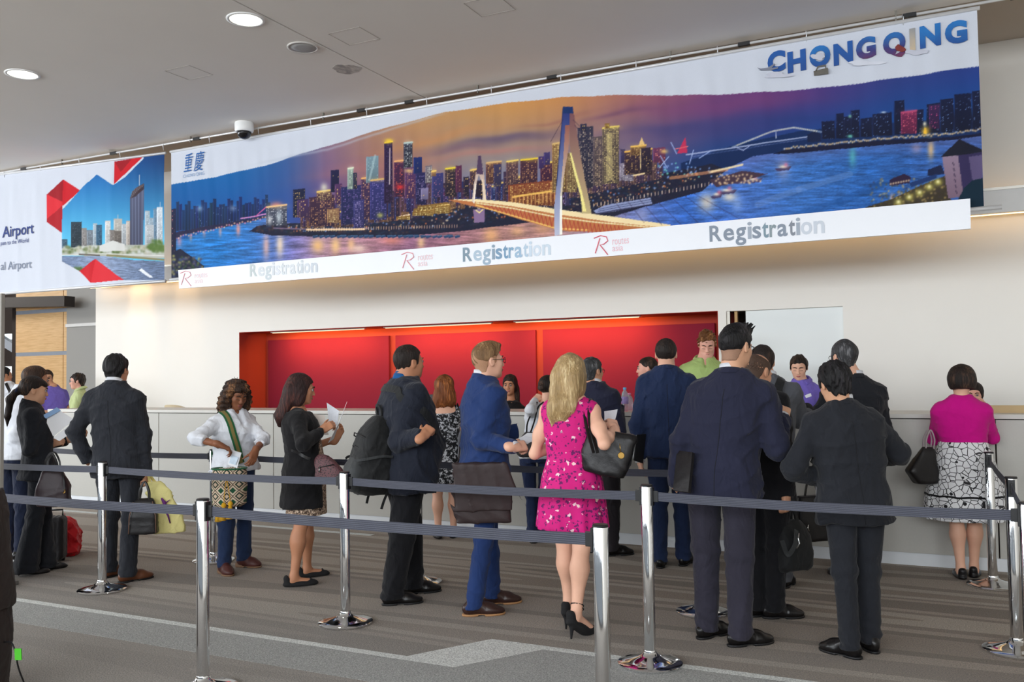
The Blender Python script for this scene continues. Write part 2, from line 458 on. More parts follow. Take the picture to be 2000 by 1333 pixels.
for (x0, y0, x1, y1) in ((9, 652, 28, 666), (9, 716, 28, 735), (9, 760, 28, 775)):
    a = onY(x0-40, y1, 13.58); b = onY(x1+2, y0, 13.58)
    MB().box((a[0], 13.56, a[2]), (b[0], 13.6, b[2])).build('gallery_window', M_PANE, g)
MB().obox((-19.3, 13.4, 2.3), ((1, 0, -.42), (0, 1, 0), (.42, 0, 1)), (.8, .06, .09)).build('gallery_handrail', plain('pale_steel', srgb(170, 178, 190), .4), g)
# glazed facades that let the daylight in (behind and left of the camera)
def facade(name, p0, p1, n):
    p0 = np.array(p0, float); p1 = np.array(p1, float); b = MB(); d = (p1-p0)/np.linalg.norm(p1-p0); q = np.array([-d[1], d[0], 0])
    L = np.linalg.norm(p1-p0)
    for k in range(n+1):
        c = p0+d*(L*k/n); b.obox((c[0], c[1], 2.2), (d, q, (0, 0, 1)), (.06, .08, 2.2))
    for z in (.1, 2.4, 4.3):
        c = (p0+p1)/2; b.obox((c[0], c[1], z), (d, q, (0, 0, 1)), (L/2, .05, .07))
    return struct(b.build(name, plain('anodised_mullion', srgb(90, 92, 95), .4, .5)))
facade('window_1', (-19, -5.9, 0), (6, -5.9, 0), 12)
facade('window_2', (-18.9, -5.9, 0), (-18.9, 9.4, 0), 8)
struct(MB().box((6, -9, 0), (6.2, 14, 4.7)).build('wall_right', M_WALL))
# slim grey pillar that just enters the frame on the left
pq = ground(7, 1150)
_zt = at_depth(4, 574, (pq-CO)@DH)[2]
dp = empty("display_panel", (pq[0]-.2, pq[1]-.02, 0)); tag(dp, "slim grey display panel cut by the left frame edge", "panel")
MB().box((-.2, -.015, .03), (.2, .015, _zt)).build("panel_board", wallpaint("panel_laminate", srgb(150, 146, 138)), dp, bevel=.003)
MB().box((-.22, -.15, 0), (.19, .15, .03)).build("panel_foot", plain("panel_foot_steel", srgb(120, 118, 114), .4, .6), dp, bevel=.004)

# ------------------------------------------------------------------ ceiling fittings
def downlight(x, y, label, e):
    r = empty('downlight', (x, y, ZC)); tag(r, label, 'downlight', 'ceiling downlights')
    MB().lathe([(.150, 0), (.150, -.006), (.128, -.008), (.124, -.002), (.124, 0)], 40, caps=False).build('trim_ring', M_WHITE, r, True)
    n = 40; v = []; f = []
    for i, (rr, z) in enumerate(((.124, -.004), (.118, .03), (.09, .10), (.05, .14))):
        for k in range(n):
            q = rr*(1+(.018 if k % 2 else -.018)); v.append((q*math.cos(2*PI*k/n), q*math.sin(2*PI*k/n), z))
    for i in range(3):
        for k in range(n): f.append((i*n+k, (i+1)*n+k, (i+1)*n+(k+1) % n, i*n+(k+1) % n))
    MB().add(v, f).build('reflector', emitter('faceted_lit_reflector', (1.0, 1.0, .90, 1), 1.15), r, fix=False)
    MB().lathe([(.05, .10), (.05, .139), (.02, .14)], 20).build('lamp', emitter('downlight_lamp', (1, .97, .85, 1), 3), r, True)
    d = bpy.data.lights.new('downlight_lamp', 'SPOT'); d.energy = e; d.spot_size = math.radians(80); d.spot_blend = .8; d.color = (1, .93, .8); d.shadow_soft_size = .1
    o = bpy.data.objects.new('downlight_lamp', d); C.objects.link(o); o.parent = r; o.location = (0, 0, -.02)
downlight(-4.992, 5.38, 'round ceiling downlight beside the ceiling joint, above the round speaker', 40)
downlight(-7.70, 5.37, 'round ceiling downlight over the far left of the queue', 40)
# cut the openings: the ceiling panel is solid, so recesses get a hole
def hole(o, x, y, r):
    b = MB().lathe([(r, -.2), (r, .2)], 40, (x, y, ZC)).build('cutter', None)
    md = o.modifiers.new('opening', 'BOOLEAN'); md.object = b; md.solver = 'EXACT'
    bpy.context.view_layer.update()
    dg = bpy.context.evaluated_depsgraph_get(); me = bpy.data.meshes.new_from_object(o.evaluated_get(dg))
    o.modifiers.clear(); o.data = me; bpy.data.objects.remove(b)
for o in [ceil]+[c for c in ceil.children if c.name.startswith('ceiling_panel')][:1]:
    hole(o, -4.992, 5.38, .1245); hole(o, -7.70, 5.37, .1245)
sp = empty('ceiling_speaker', (-4.985, 6.07, ZC)); tag(sp, 'round flush ceiling speaker with grey perforated grille beside the ceiling joint', 'speaker')
MB().lathe([(.135, 0), (.135, -.008), (.118, -.010), (.115, -.004)], 40).build('bezel', plain('speaker_bezel', srgb(206, 202, 196), .5), sp, True)
MB().lathe([(.116, -.003), (.115, -.007), (.06, -.010), (.002, -.011)], 40).build('grille', plain('perforated_grille', srgb(168, 168, 166), .6, var=.2, scale=260), sp, True)
# patched and smudged round spot in the plaster
def smudge():
    t = NT('smudged_plaster'); n = t.noise(t.coords((1, .5, 1)), 16, 4, .6)
    t.col(t.ramp(n.outputs[0], [(.42, srgb(158, 153, 150)), (.6, srgb(205, 200, 193))])); t.set(Roughness=.9); return t.m
n = 28; poly = []
for k in range(n):
    a = 2*PI*k/n; r = .125*(1+.10*math.sin(3*a+1)+.05*math.sin(7*a))
    poly.append((-4.99+r*1.05*math.cos(a), 6.70+r*math.sin(a), ZC))
MB().prism(poly, (0, 0, -.0015)).build('patched_plaster', smudge(), ceil)
dc = empty('dome_camera', (-7.05, 7.57, ZC)); tag(dc, 'white dome security camera hanging from the ceiling edge', 'camera')
MB().lathe([(.098, 0), (.104, -.02), (.104, -.085), (.094, -.105), (.07, -.107)], 32).build('housing', M_WHITE, dc, auto=.6)
t = NT('smoked_dome'); t.col((.02, .02, .022, 1)); t.set(Roughness=.05); t.b.inputs['Transmission Weight'].default_value = .55
MB().lathe([(.078, -.10), (.077, -.125), (.066, -.155), (.045, -.176), (.018, -.185), (.002, -.186)], 32).build('dome', t.m, dc, True)
MB().lathe([(.03, -.105), (.03, -.15), (.018, -.165), (.002, -.166)], 16).build('lens', plain('black_lens', srgb(14, 14, 16), .2), dc, True)

# ------------------------------------------------------------------ counter
ct = empty('reception_counter', (-5, YC, 0)); tag(ct, 'long pale grey registration counter with panelled front and white plinth strip', 'counter')
CX0, CX1 = onY(96, 860, YC)[0], 1.9
def cpaint():
    t = NT('pale_grey_laminate'); n = t.noise(t.coords(), 60, 4, .7); b = t.noise(t.coords(), 2, 2)
    c = srgb(186, 184, 177); t.col(t.mix(n.outputs[0], dim(c, .93), dim(c, 1.04))); t.set(Roughness=.42); return t.m
M_CNT = cpaint()
seam = onY(310, 870, YC)[0]
xs = [CX0]
s = seam
while s > CX0+.5: s -= 1.78
seams = []
q = s+1.78
while q < CX1-.3: seams.append(q); q += 1.78
xs = [CX0]+seams+[CX1]
core = MB().box((CX0+.005, .03, .09), (CX1, .62, 1.15)).build('carcass', M_DARK, ct, loc=(5, 0, 0))
for a, b in zip(xs[:-1], xs[1:]):
    MB().box((a+.005, 0, .10), (b-.005, .03, 1.158)).build('front_panel', M_CNT, ct, loc=(5, 0, 0), bevel=.002)
MB().box((CX0-.02, -.012, 1.165), (CX1, .68, 1.20)).build('worktop', plain('worktop_laminate', srgb(205, 203, 196), .4), ct, loc=(5, 0, 0), bevel=.003)
MB().box((CX0, .012, 0), (CX1, .03, .098)).build('plinth_strip', plain('white_plinth', srgb(222, 226, 230), .4), ct, loc=(5, 0, 0))
# raised floor behind the counter
struct(MB().box((-14, YC+.64, 0), (CX1+2, YW, .12)).build('floor_platform', plain('platform_vinyl', srgb(96, 92, 86), .6)))

# ------------------------------------------------------------------ queue barrier posts and belts
PH = 0.95
M_CH = chrome(); M_BLK = plain('black_moulded_plastic', srgb(22, 22, 24), .45)
def beltmat():
    t = NT('slate_grey_webbing'); w = t.node('ShaderNodeTexWave'); w.bands_direction = 'Z'; w.inputs['Scale'].default_value = 38; w.inputs['Distortion'].default_value = .2
    t.link(t.coords(), w.inputs['Vector']); n = t.noise(t.coords(), 300, 2)
    t.col(t.mix(t.math('MULTIPLY', n.outputs[0], w.outputs['Fac']), srgb(50, 52, 63), srgb(80, 83, 99)))
    t.bump(w.outputs['Fac'], .3, .002); t.set(Roughness=.6); return t.m
M_BELT = beltmat()
_pm = {}
def post_mesh(key, f):
    if key not in _pm: _pm[key] = f()
    return _pm[key]
def _b(mb, mat, auto=.5):
    o = mb.build('tmp', mat, auto=auto); me = o.data; bpy.data.objects.remove(o); return me
def stanchion(x, y, label, slots):
    r = empty('queue_barrier_post', (x, y, 0)); tag(r, label, 'barrier post', 'queue barrier posts')
    link('base', post_mesh('base', lambda: _b(MB().lathe([(.168, 0), (.172, .004), (.172, .012), (.165, .018), (.13, .026), (.06, .045), (.040, .058), (.036, .066)], 56), M_CH, .7)), M_CH, r)
    link('pole', post_mesh('pole', lambda: _b(MB().lathe([(.0315, .03), (.0315, .945), (.0295, .95)], 40), M_CH)), M_CH, r)
    link('collar', post_mesh('collar', lambda: _b(MB().lathe([(.0335, .055), (.0335, .075), (.032, .078)], 40), M_CH)), M_CH, r)
    link('cap', post_mesh('cap', lambda: _b(MB().lathe([(.0325, .944), (.0325, .951), (.029, .955), (.003, .956)], 40), M_BLK)), M_BLK, r)
    for a in slots:
        def mk():
            b = MB(); b.box((.0285, -.017, .845), (.037, .017, .94)); return _b(b, M_BLK, None)
        o = link('belt_slot', post_mesh('slot', mk), M_BLK, r); o.rotation_euler = (0, 0, a)
    return r
def belt(p, q, label, z=.893, sag=.012):
    p = np.array([*p, 0.0]); q = np.array([*q, 0.0]); d = (q-p)/np.linalg.norm(q-p); n = np.array([-d[1], d[0], 0])
    a = p+d*.036; b = q-d*.036; r = empty('queue_belt', tuple((a+b)/2)); tag(r, label, 'barrier belt', 'queue barrier belts')
    c = (a+b)/2; N = 24; v = []; f = []
    for i in range(N+1):
        s = i/N; P = a+(b-a)*s-c; dz = -sag*4*s*(1-s)
        for z0 in (-.024, .024):
            for o in (-.0012, .0012): v.append(P+n*o+np.array([0, 0, z+z0+dz]))
    for i in range(N):
        k = i*4
        for u, w in ((0, 2), (2, 3), (3, 1), (1, 0)): f.append((k+u, k+w, k+4+w, k+4+u))
    f += [(0, 1, 3, 2), (N*4, N*4+2, N*4+3, N*4+1)]
    MB().add(v, f).build('webbing', M_BELT, r)
    for e, s in ((a, 1), (b, -1)):
        MB().obox(e-c+d*.012*s+np.array([0, 0, z]), (d, n, (0, 0, 1)), (.016, .006, .030)).build('belt_clip', M_BLK, r, bevel=.003)
# ------------------------------------------------------------------ printed banners
rs = np.random.RandomState(3)
class Canvas:
    """a print drawn by formula, later laid on the cloth as point colours"""
    def __init__(s, x0, y0, w, h):
        s.x0, s.y0, s.w, s.h = x0, y0, w, h
        s.a = np.zeros((h, w, 3), np.float32)
        s.Y, s.X = np.mgrid[y0:y0+h, x0:x0+w].astype(np.float32)
    def box(s, x0, y0, x1, y1):
        return (slice(max(0, int(y0-s.y0)-1), min(s.h, int(y1-s.y0)+2)), slice(max(0, int(x0-s.x0)-1), min(s.w, int(x1-s.x0)+2)))
    def blend(s, sl, m, c):
        s.a[sl] = s.a[sl]*(1-m[..., None])+np.asarray(c, np.float32)*m[..., None]
    def inside(s, P, sl):
        X, Y = s.X[sl], s.Y[sl]; m = np.zeros(X.shape, bool); n = len(P)
        for i in range(n):
            (xa, ya), (xb, yb) = P[i], P[(i+1) % n]
            if ya == yb: continue
            c = ((ya > Y) != (yb > Y)) & (X < (xb-xa)*(Y-ya)/(yb-ya)+xa); m ^= c
        return m.astype(np.float32)
    def poly(s, P, c, c2=None, alpha=1.0):
        xs = [p[0] for p in P]; ys = [p[1] for p in P]; sl = s.box(min(xs), min(ys), max(xs), max(ys))
        m = s.inside(P, sl)*alpha
        if c2 is not None:
            t = np.clip((s.Y[sl]-min(ys))/max(1, max(ys)-min(ys)), 0, 1)[..., None]
            c = np.asarray(c, np.float32)*(1-t)+np.asarray(c2, np.float32)*t
        s.blend(sl, m, c)
    def line(s, pts, w, c, alpha=1.0):
        for (xa, ya), (xb, yb) in zip(pts[:-1], pts[1:]):
            sl = s.box(min(xa, xb)-w-1, min(ya, yb)-w-1, max(xa, xb)+w+1, max(ya, yb)+w+1)
            X, Y = s.X[sl]-xa, s.Y[sl]-ya; dx, dy = xb-xa, yb-ya
            t = np.clip((X*dx+Y*dy)/(dx*dx+dy*dy+1e-6), 0, 1)
            d = np.hypot(X-t*dx, Y-t*dy); s.blend(sl, np.clip(w/2+.5-d, 0, 1)*alpha, c)
    def glow(s, x, y, r, c, alpha=1.0, ry=None):
        ry = ry or r; sl = s.box(x-3*r, y-3*ry, x+3*r, y+3*ry)
        d = ((s.X[sl]-x)/r)**2+((s.Y[sl]-y)/ry)**2; s.blend(sl, np.exp(-d)*alpha, c)
    def tower(s, x0, x1, y0, y1, c, win=(250, 205, 120), dens=.35, crown=None, step=3.4, slope=-.12):
        w = x1-x0
        s.poly([(x0, y0), (x1, y0+slope*w), (x1, y1), (x0, y1)], c, tuple(v*.75 for v in c))
        sl = s.box(x0, y0+slope*w, x1-1, y1); X, Y = s.X[sl]-x0, s.Y[sl]-y0-slope*(s.X[sl]-x0)
        m = s.inside([(x0+1, y0+2), (x1-1, y0+2+slope*w), (x1-1, y1), (x0+1, y1)], sl)
        cx = np.floor(X/step); cy = np.floor(Y/step)
        hsh = np.abs(np.sin(cx*12.9898+cy*78.233+x0*.37)*43758.5453) % 1
        on = ((X % step) < step*.55) & ((Y % step) < step*.5) & (hsh < dens)
        s.blend(sl, m*on*(.35+.65*((hsh*7) % 1)), win)
        s.line([(x0+.5, y0+3), (x0+.5, y1)], 1, tuple(v*1.6+15 for v in c), .5)
        if crown:
            s.line([(x0+1, y0+1), (x1-1, y0+1+slope*w)], 3.2, crown, .95); s.glow((x0+x1)/2, y0, w*.5, crown, .35, 5)
def lerp_cols(x, keys):
    xs = [k[0] for k in keys]; return np.stack([np.interp(x, xs, [k[1][i] for k in keys]) for i in range(3)], -1)

def paint_city():
    K = Canvas(322, 0, 1604, 566)
    X, Y = K.X, K.Y
    top = np.interp(X, [335,420,520,640,760,870,1000,1100,1200,1300,1400,1500,1600,1700,1800,1920], [361,346,323,285,248,219,200,190,186,186,185,180,172,160,146,127])
    hor = np.interp(X, [330,520,700,900,1100,1300,1500,1700,1920], [450,420,400,385,365,330,290,268,250])
    ctop = lerp_cols(X, [(335,(8,96,166)),(450,(12,100,170)),(560,(56,92,152)),(640,(140,108,132)),(730,(172,128,104)),(820,(196,146,96)),(900,(196,146,92)),(1000,(212,150,82)),(1100,(204,140,84)),(1200,(178,116,100)),(1300,(146,84,110)),(1400,(116,64,116)),(1500,(106,58,122)),(1600,(78,56,126)),(1750,(46,62,132)),(1920,(38,62,138))])
    clow = lerp_cols(X, [(335,(14,84,156)),(450,(20,84,160)),(560,(44,78,150)),(640,(92,72,134)),(730,(134,84,108)),(820,(138,104,122)),(900,(112,120,160)),(1000,(104,124,174)),(1100,(106,112,156)),(1200,(92,100,148)),(1300,(58,78,134)),(1400,(22,66,130)),(1500,(14,62,128)),(1600,(10,70,142)),(1750,(10,78,150)),(1920,(8,84,154))])
    t = np.clip((Y-top)/np.maximum(hor-top, 1), 0, 1)[..., None]**1.1
    K.a[:] = ctop*(1-t)+clow*t
    # cloud streaks
    wob = np.sin(X*.021+1)*4+np.sin(X*.057)*2+np.sin(Y*.2+X*.03)*1.5
    for cx, cy, sx, sy, sl, c, al in ((985,272,120,9,-.16,(92,78,112),.75),(905,292,60,5,-.1,(120,88,110),.55),(960,298,110,7,-.12,(188,118,112),.55),(1090,232,70,4,-.2,(150,96,92),.5),(1215,222,75,6,-.17,(112,74,104),.6),(1330,250,120,14,-.1,(60,62,120),.6),(870,268,120,9,-.2,(206,140,84),.5),(700,330,90,14,-.2,(186,120,112),.4),(1420,205,160,14,-.08,(128,66,118),.5),(1560,235,120,12,-.06,(34,60,124),.5)):
        d = ((X-cx)/sx)**2+((Y-cy-sl*(X-cx)+wob)/sy)**2; m = np.exp(-d)*al; K.a[:] = K.a*(1-m[..., None])+np.float32(c)*m[..., None]
    # hills
    K.poly([(1330,318),(1380,302),(1440,282),(1500,270),(1560,256),(1620,250),(1925,226),(1925,280),(1330,335)], (14,44,96), (12,38,84))
    # far left skyline
    for i in range(34):
        x = 338+i*5.6; h = 14+20*abs(math.sin(i*2.1))*abs(math.sin(i*.7+1)); K.tower(x, x+6, 426-h-(x-338)*.07, 452-(x-338)*.12, (20,42+rs.randint(14),84+rs.randint(24)), dens=.06, win=(180,190,220))
    K.glow(391, 408, 6, (170,190,220), .6); K.glow(455, 407, 6, (170,190,220), .5)
    # water
    K.poly([(322,478),(420,448),(520,424),(560,434),(640,455),(760,462),(900,450),(1050,425),(1100,425),(1180,428),(1260,404),(1370,374),(1420,330),(1470,306),(1540,296),(1700,284),(1860,272),(1925,262),(1925,470),(1300,520),(322,566)], (60,110,176))
    wat = K.inside([(322,478),(420,448),(520,424),(560,434),(640,455),(760,462),(900,450),(1050,425),(1100,425),(1180,428),(1260,404),(1370,374),(1420,330),(1470,306),(1540,296),(1700,284),(1860,272),(1925,262),(1925,470),(1300,520),(322,566)], (slice(None), slice(None)))
    wc = lerp_cols(X, [(335,(46,124,196)),(430,(36,120,196)),(500,(60,116,186)),(570,(120,118,180)),(640,(170,130,146)),(720,(176,126,140)),(800,(150,104,132)),(880,(160,110,122)),(980,(176,128,124)),(1080,(176,132,128)),(1180,(150,134,160)),(1260,(90,116,190)),(1340,(56,108,198)),(1450,(70,112,190)),(1560,(58,110,184)),(1700,(44,100,176)),(1900,(60,96,166))])
    nz = rs.randn(K.h, K.w); nz = sum(np.roll(nz, k_, 1) for k_ in range(-4, 5))/3.0; n2 = sum(np.roll(np.roll(nz, k_, 1), j_, 0) for k_ in (-9, 0, 9) for j_ in (-1, 0, 1))/5.0
    rip = nz*.55+n2*.8+np.sin(Y*.32+X*.02+np.sin(X*.013)*3)*.35
    wv = wc*(1+.13*rip[..., None])
    K.a[:] = K.a*(1-wat[..., None])+wv*wat[..., None]
    far = wat*np.clip(1-(Y-hor)/45, 0, 1)*(X > 1380)*.55; K.a[:] = K.a*(1-far[..., None])+np.float32((120,112,170))*far[..., None]
    K.line([(1560,420),(1640,395),(1720,360),(1770,335)], 16, (20,74,140), .35); K.line([(1480,400),(1560,370),(1660,340)], 12, (120,150,205), .35)
    for x, y, r, ry, c, al in ((465,448,4,12,(255,160,140),.8),(430,452,3,10,(250,170,150),.6),(400,455,3,9,(240,160,150),.5),(372,462,3,9,(250,180,150),.5),(350,470,5,12,(230,150,160),.6),(520,480,6,26,(250,190,170),.75),(547,478,7,24,(255,226,190),.85),(620,480,12,14,(255,200,130),.9),(655,480,9,16,(255,206,140),.9),(685,478,7,12,(255,200,140),.8),(700,486,16,8,(255,225,200),.7),(765,470,22,8,(240,140,110),.6),(822,474,7,13,(255,210,150),.75),(960,460,14,16,(255,190,120),.7),(1010,452,14,10,(250,190,130),.6),(1060,446,18,12,(235,170,120),.6),(1160,438,20,8,(255,210,150),.6),(1255,420,14,18,(190,190,225),.5),(1380,395,16,18,(255,226,180),.7),(1425,385,14,9,(255,235,200),.8),(1440,400,10,14,(170,200,250),.5),(1665,305,7,20,(90,190,190),.7),(1818,292,6,18,(250,200,130),.8),(1790,290,10,10,(200,160,170),.5),(1530,330,12,20,(200,190,220),.5),(1742,388,4,9,(250,210,190),.7),(1757,388,4,9,(250,210,190),.7)):
        K.glow(x, y, r, c, al, ry)
    K.line([(325,498),(430,480),(560,462)], 1.2, (30,60,110), .6)
    # left bank and quay
    K.poly([(322,478),(360,458),(440,444),(525,424),(525,421),(430,438),(350,452),(322,462)], (36,36,70))
    for i in range(40):
        x = 328+i*5; y = 470-(x-328)*.235+rs.randint(-3, 2); K.glow(x, y, 1.6, (255,200,170) if i % 3 else (255,150,190), .9)
    K.line([(470,427),(500,422),(520,418)], 2.2, (225,150,210)); K.line([(498,423),(514,410),(520,404)], 2, (200,90,150))
    K.glow(540, 402, 12, (240,130,110), .75, 8)
    # wooded shore of the middle
    K.poly([(486,452),(500,442),(540,436),(640,438),(720,430),(800,412),(880,398),(960,392),(1060,400),(1110,380),(1220,360),(1290,340),(1390,320),(1420,332),(1370,374),(1260,404),(1180,430),(1090,428),(960,444),(900,452),(760,464),(600,462),(530,460)], (26,28,52))
    for i in range(900):
        x = 500+rs.rand()*860; yb = np.interp(x, [500,640,760,900,1060,1200,1360], [452,458,458,444,424,414,362]); yt = np.interp(x, [500,640,760,900,1060,1200,1360], [442,436,418,396,392,362,324])
        y = yt+(yb-yt)*rs.rand(); c = [(34,44,70),(20,34,40),(60,40,60),(28,58,86),(90,60,50)][rs.randint(5)]; K.glow(x, y, 1.5+2.5*rs.rand(), c, .6, 1.2+rs.rand())
    for i in range(330):
        x = 560+rs.rand()*800; yb = np.interp(x, [500,640,760,900,1060,1200,1360], [450,454,452,436,418,404,352]); yt = np.interp(x, [500,640,760,900,1060,1200,1360], [440,440,424,402,396,368,326])
        y = yt+(yb-yt)*rs.rand(); K.glow(x, y, .8+rs.rand(), [(255,190,110),(255,140,80),(255,225,180),(150,190,255)][rs.randint(4)], .8)
    K.line([(535,446),(600,448),(700,447),(720,446)], 2.5, (150,120,150), .7); K.line([(600,449),(712,448)], 3.6, (255,215,160), .9)
    for i in range(60): K.line([(603+i*4.9, 447-i*.13), (603+i*4.9, 452-i*.13)], 1.4, (255,225,190) if i < 26 else (225,180,150), .8)
    for i in range(26):
        x = 610+i*11+rs.randint(4); K.poly([(x, 462-rs.randint(4)), (x+10, 459), (x+12, 463), (x+2, 466)], (40,66,104)); K.line([(x+1, 461), (x+9, 460)], 1, (120,170,200), .6)
    # buildings: a dense back row first, then the named towers
    T = K.tower; G = (255,214,110)
    for i in range(120):
        x = 588+i*4.35+rs.randint(-2, 3); w = 7+rs.randint(9); base = np.interp(x, [580,700,800,900,1000,1110], [442,438,424,398,396,400]); tall = np.interp(x, [580,640,720,850,930,1000,1110], [30,48,64,56,44,52,60])*(.45+.6*rs.rand())
        c = [(40,40,88),(58,40,84),(74,44,70),(36,46,96),(84,56,66),(50,34,58),(66,60,104)][rs.randint(7)]; T(x, x+w, base-tall, base+2, c, [(255,200,120),(190,160,220),(255,170,120),(170,190,240)][rs.randint(4)], .25+.35*rs.rand(), G if rs.rand() < .12 else None, 2.6+rs.rand())
    for i in range(34):
        x = 1108+i*5.4; base = np.interp(x, [1108,1200,1290], [384,364,344]); T(x, x+8, base-14-rs.rand()*26, base+4, [(70,50,80),(56,44,76),(96,70,72)][rs.randint(3)], (255,205,140), .4)
    for i in range(70):
        x = 600+rs.rand()*480; y = np.interp(x, [580,700,800,900,1000,1110], [440,434,420,400,396,398])+rs.rand()*6; T(x, x+5+rs.rand()*8, y-5-rs.rand()*7, y+3, [(90,60,60),(60,56,90),(120,84,60)][rs.randint(3)], (255,214,150), .5, None, 2.6)
    T(322,344,410,500,(26,34,70),(230,140,130),.3)
    K.poly([(322,500),(352,486),(400,520),(400,566),(322,566)], (24,30,54)); [K.glow(325+rs.rand()*72, 500+rs.rand()*45, 2.4, [(60,86,50),(90,80,90),(150,150,90),(60,70,120)][rs.randint(4)], .8) for _ in range(120)]
    T(574,597,371,426,(24,30,64)); T(582,603,391,426,(74,48,92),dens=.4); T(604,653,386,442,(66,40,66),(255,190,120),.6); T(618,648,374,392,(96,64,70),(255,225,150),.6,G); K.glow(633, 366, 7, (230,225,200), .8, 8)
    T(639,662,409,436,(150,110,80),(255,225,160),.8); T(646,662,333,376,(30,28,70),dens=.1); T(654,668,360,400,(84,50,96),dens=.4)
    T(520,561,404,441,(70,76,96),(235,235,240),.5,(250,200,140)); K.glow(545, 424, 5, (210,220,225), .8, 14); K.glow(527, 430, 5, (235,235,235), .7, 9)
    T(666,714,366,438,(36,40,92),(150,120,190),.4); T(678,690,328,370,(150,170,160),(225,240,220),.6,(235,240,210)); T(689,698,338,370,(44,46,72)); T(706,725,348,430,(66,44,84),(255,190,130),.5,(255,190,110)); T(690,712,392,446,(54,52,110),(190,170,220),.5)
    T(716,740,307,358,(126,154,166),(160,190,196),.3); K.line([(733,304),(722,352)], 4, (186,210,212), .5)
    T(724,756,352,430,(50,52,116),(150,130,200),.45,(235,190,110)); T(751,768,278,398,(44,26,66),(90,70,120),.4,(255,214,60)); K.line([(762,290),(761,360)], 1.6, (250,230,220)); K.glow(760, 275, 8, (255,214,50), .8, 4)
    T(771,791,315,386,(72,34,72),(255,120,90),.4,(255,190,120)); T(789,806,279,330,(52,54,72),(235,240,235),.55,(200,220,210)); T(792,812,328,388,(88,52,100),(255,180,130),.5); K.glow(799, 334, 8, (255,214,130), .8, 4)
    T(808,824,308,340,(26,44,110),dens=.05); T(812,832,338,400,(40,38,88),(170,150,200),.4); T(830,844,324,358,(120,110,120),(250,250,230),.7); T(844,866,340,386,(56,58,118),(190,120,140),.4); T(842,852,334,345,(150,110,80),dens=0,crown=G)
    K.glow(782, 366, 8, (250,50,50), .8, 5); K.glow(874, 379, 6, (250,60,50), .8, 2.5); T(822,836,368,390,(140,130,170),dens=.2)
    T(869,892,329,384,(48,36,54),(235,190,130),.5,(255,226,60)); T(890,902,324,376,(92,40,76),dens=.2); T(905,916,346,384,(40,30,56)); T(918,932,332,372,(70,46,62),(255,190,100),.4,G); T(930,945,354,386,(40,28,50),dens=.3)
    T(950,980,318,360,(96,60,62),(255,196,110),.6,(235,190,120)); T(965,980,322,366,(62,56,92),dens=.3); T(984,996,336,380,(60,44,72),dens=.3); T(989,1013,315,366,(90,62,72),(240,190,140),.5,(255,220,110)); T(1017,1050,312,380,(74,42,60),(255,190,120),.5,(255,220,60)); T(1055,1078,318,378,(72,34,62),(250,170,110),.45,(255,220,90))
    T(1052,1062,306,330,(70,50,110),dens=.1); T(1062,1074,298,322,(66,54,112),dens=.1)
    T(993,1084,362,402,(140,70,44),(255,210,120),.75); K.line([(1003,385),(1084,372)], 4, (255,205,100), .9)
    for i in range(12): K.line([(1000+i*7.5, 384-i), (1000+i*7.5, 404-i)], 1.6, (255,190,110), .8)
    T(1078,1107,280,376,(132,96,62),(255,226,140),.9,(230,190,120)); T(1107,1128,300,376,(130,100,70),(255,232,150),.9)
    T(1128,1159,250,368,(52,50,72),(225,200,170),.55); T(1134,1146,243,256,(44,46,74),dens=.2); T(1159,1177,268,364,(92,78,82),(240,205,160),.7); T(1177,1210,250,360,(96,82,74),(255,226,150),.85,(250,220,110)); T(1182,1192,242,252,(150,110,60),(255,230,90),.9)
    K.poly([(1186,262),(1196,260),(1198,352),(1184,356)], (255,232,150), alpha=.45)
    T(1211,1238,320,354,(150,140,160),(240,235,240),.6); T(1213,1222,292,320,(62,56,100),dens=.1); T(1220,1274,296,342,(62,42,58),(250,200,120),.4,(255,196,90)); T(1232,1262,286,304,(120,84,58),(255,214,130),.7,(255,204,100)); K.poly([(1247,284),(1253,268),(1259,282)], (240,200,130)); T(1251,1271,290,338,(46,34,54),dens=.2); K.line([(1251,292),(1251,330)], 1.5, (255,225,160))
    K.line([(1238,343),(1258,339)], 3, (255,225,170)); T(1276,1300,290,318,(112,54,92),(255,150,130),.4); K.poly([(1322,300),(1338,268),(1342,298)], (200,50,90)); K.line([(1318,291),(1343,286)], 1.5, (240,120,120)); K.glow(1297, 296, 7, (255,214,120), .8, 4)
    for a, b in (((1310,278),(1321,300)), ((1288,328),(1306,306)), ((1290,305),(1303,328)), ((1346,320),(1354,293)), ((1365,309),(1387,296))): K.line([a, b], 1.6, (170,190,240))
    for i in range(40): K.glow(1285+rs.rand()*110, 318+rs.rand()*28, 1.6, (150,190,255) if i % 3 else (120,220,200), .9)
    K.line([(1310,348),(1360,340),(1420,332)], 6, (255,170,110), .55); K.line([(1390,336),(1425,328),(1450,322)], 4, (255,230,180), .9)
    for i in range(36): K.line([(1160+i*7, 398-i*1.3), (1160+i*7, 404-i*1.3)], 1.3, (255,225,200), .85)
    # hillside palace
    for k, (x0, y0, x1, y1) in enumerate(((808,408,880,416),(816,402,876,410),(806,414,846,422),(775,424,802,430),(846,404,878,418))): K.poly([(x0,y0),(x1,y0-6),(x1,y1-6),(x0,y1)], (250,214,130) if k != 3 else (255,225,190)); T(x0,x1,y0,y1,(150,110,50),(255,236,160),.85)
    K.glow(743, 421, 6, (190,190,90), .8, 5)
    # moored ship and boats
    K.poly([(1160,412),(1180,402),(1270,386),(1274,398),(1200,414),(1166,418)], (150,160,200)); K.line([(1170,409),(1270,390)], 1.2, (60,70,110)); K.line([(1168,413),(1272,394)], 1.2, (60,70,110)); K.line([(1164,418),(1272,400)], 3, (30,30,60), .7)
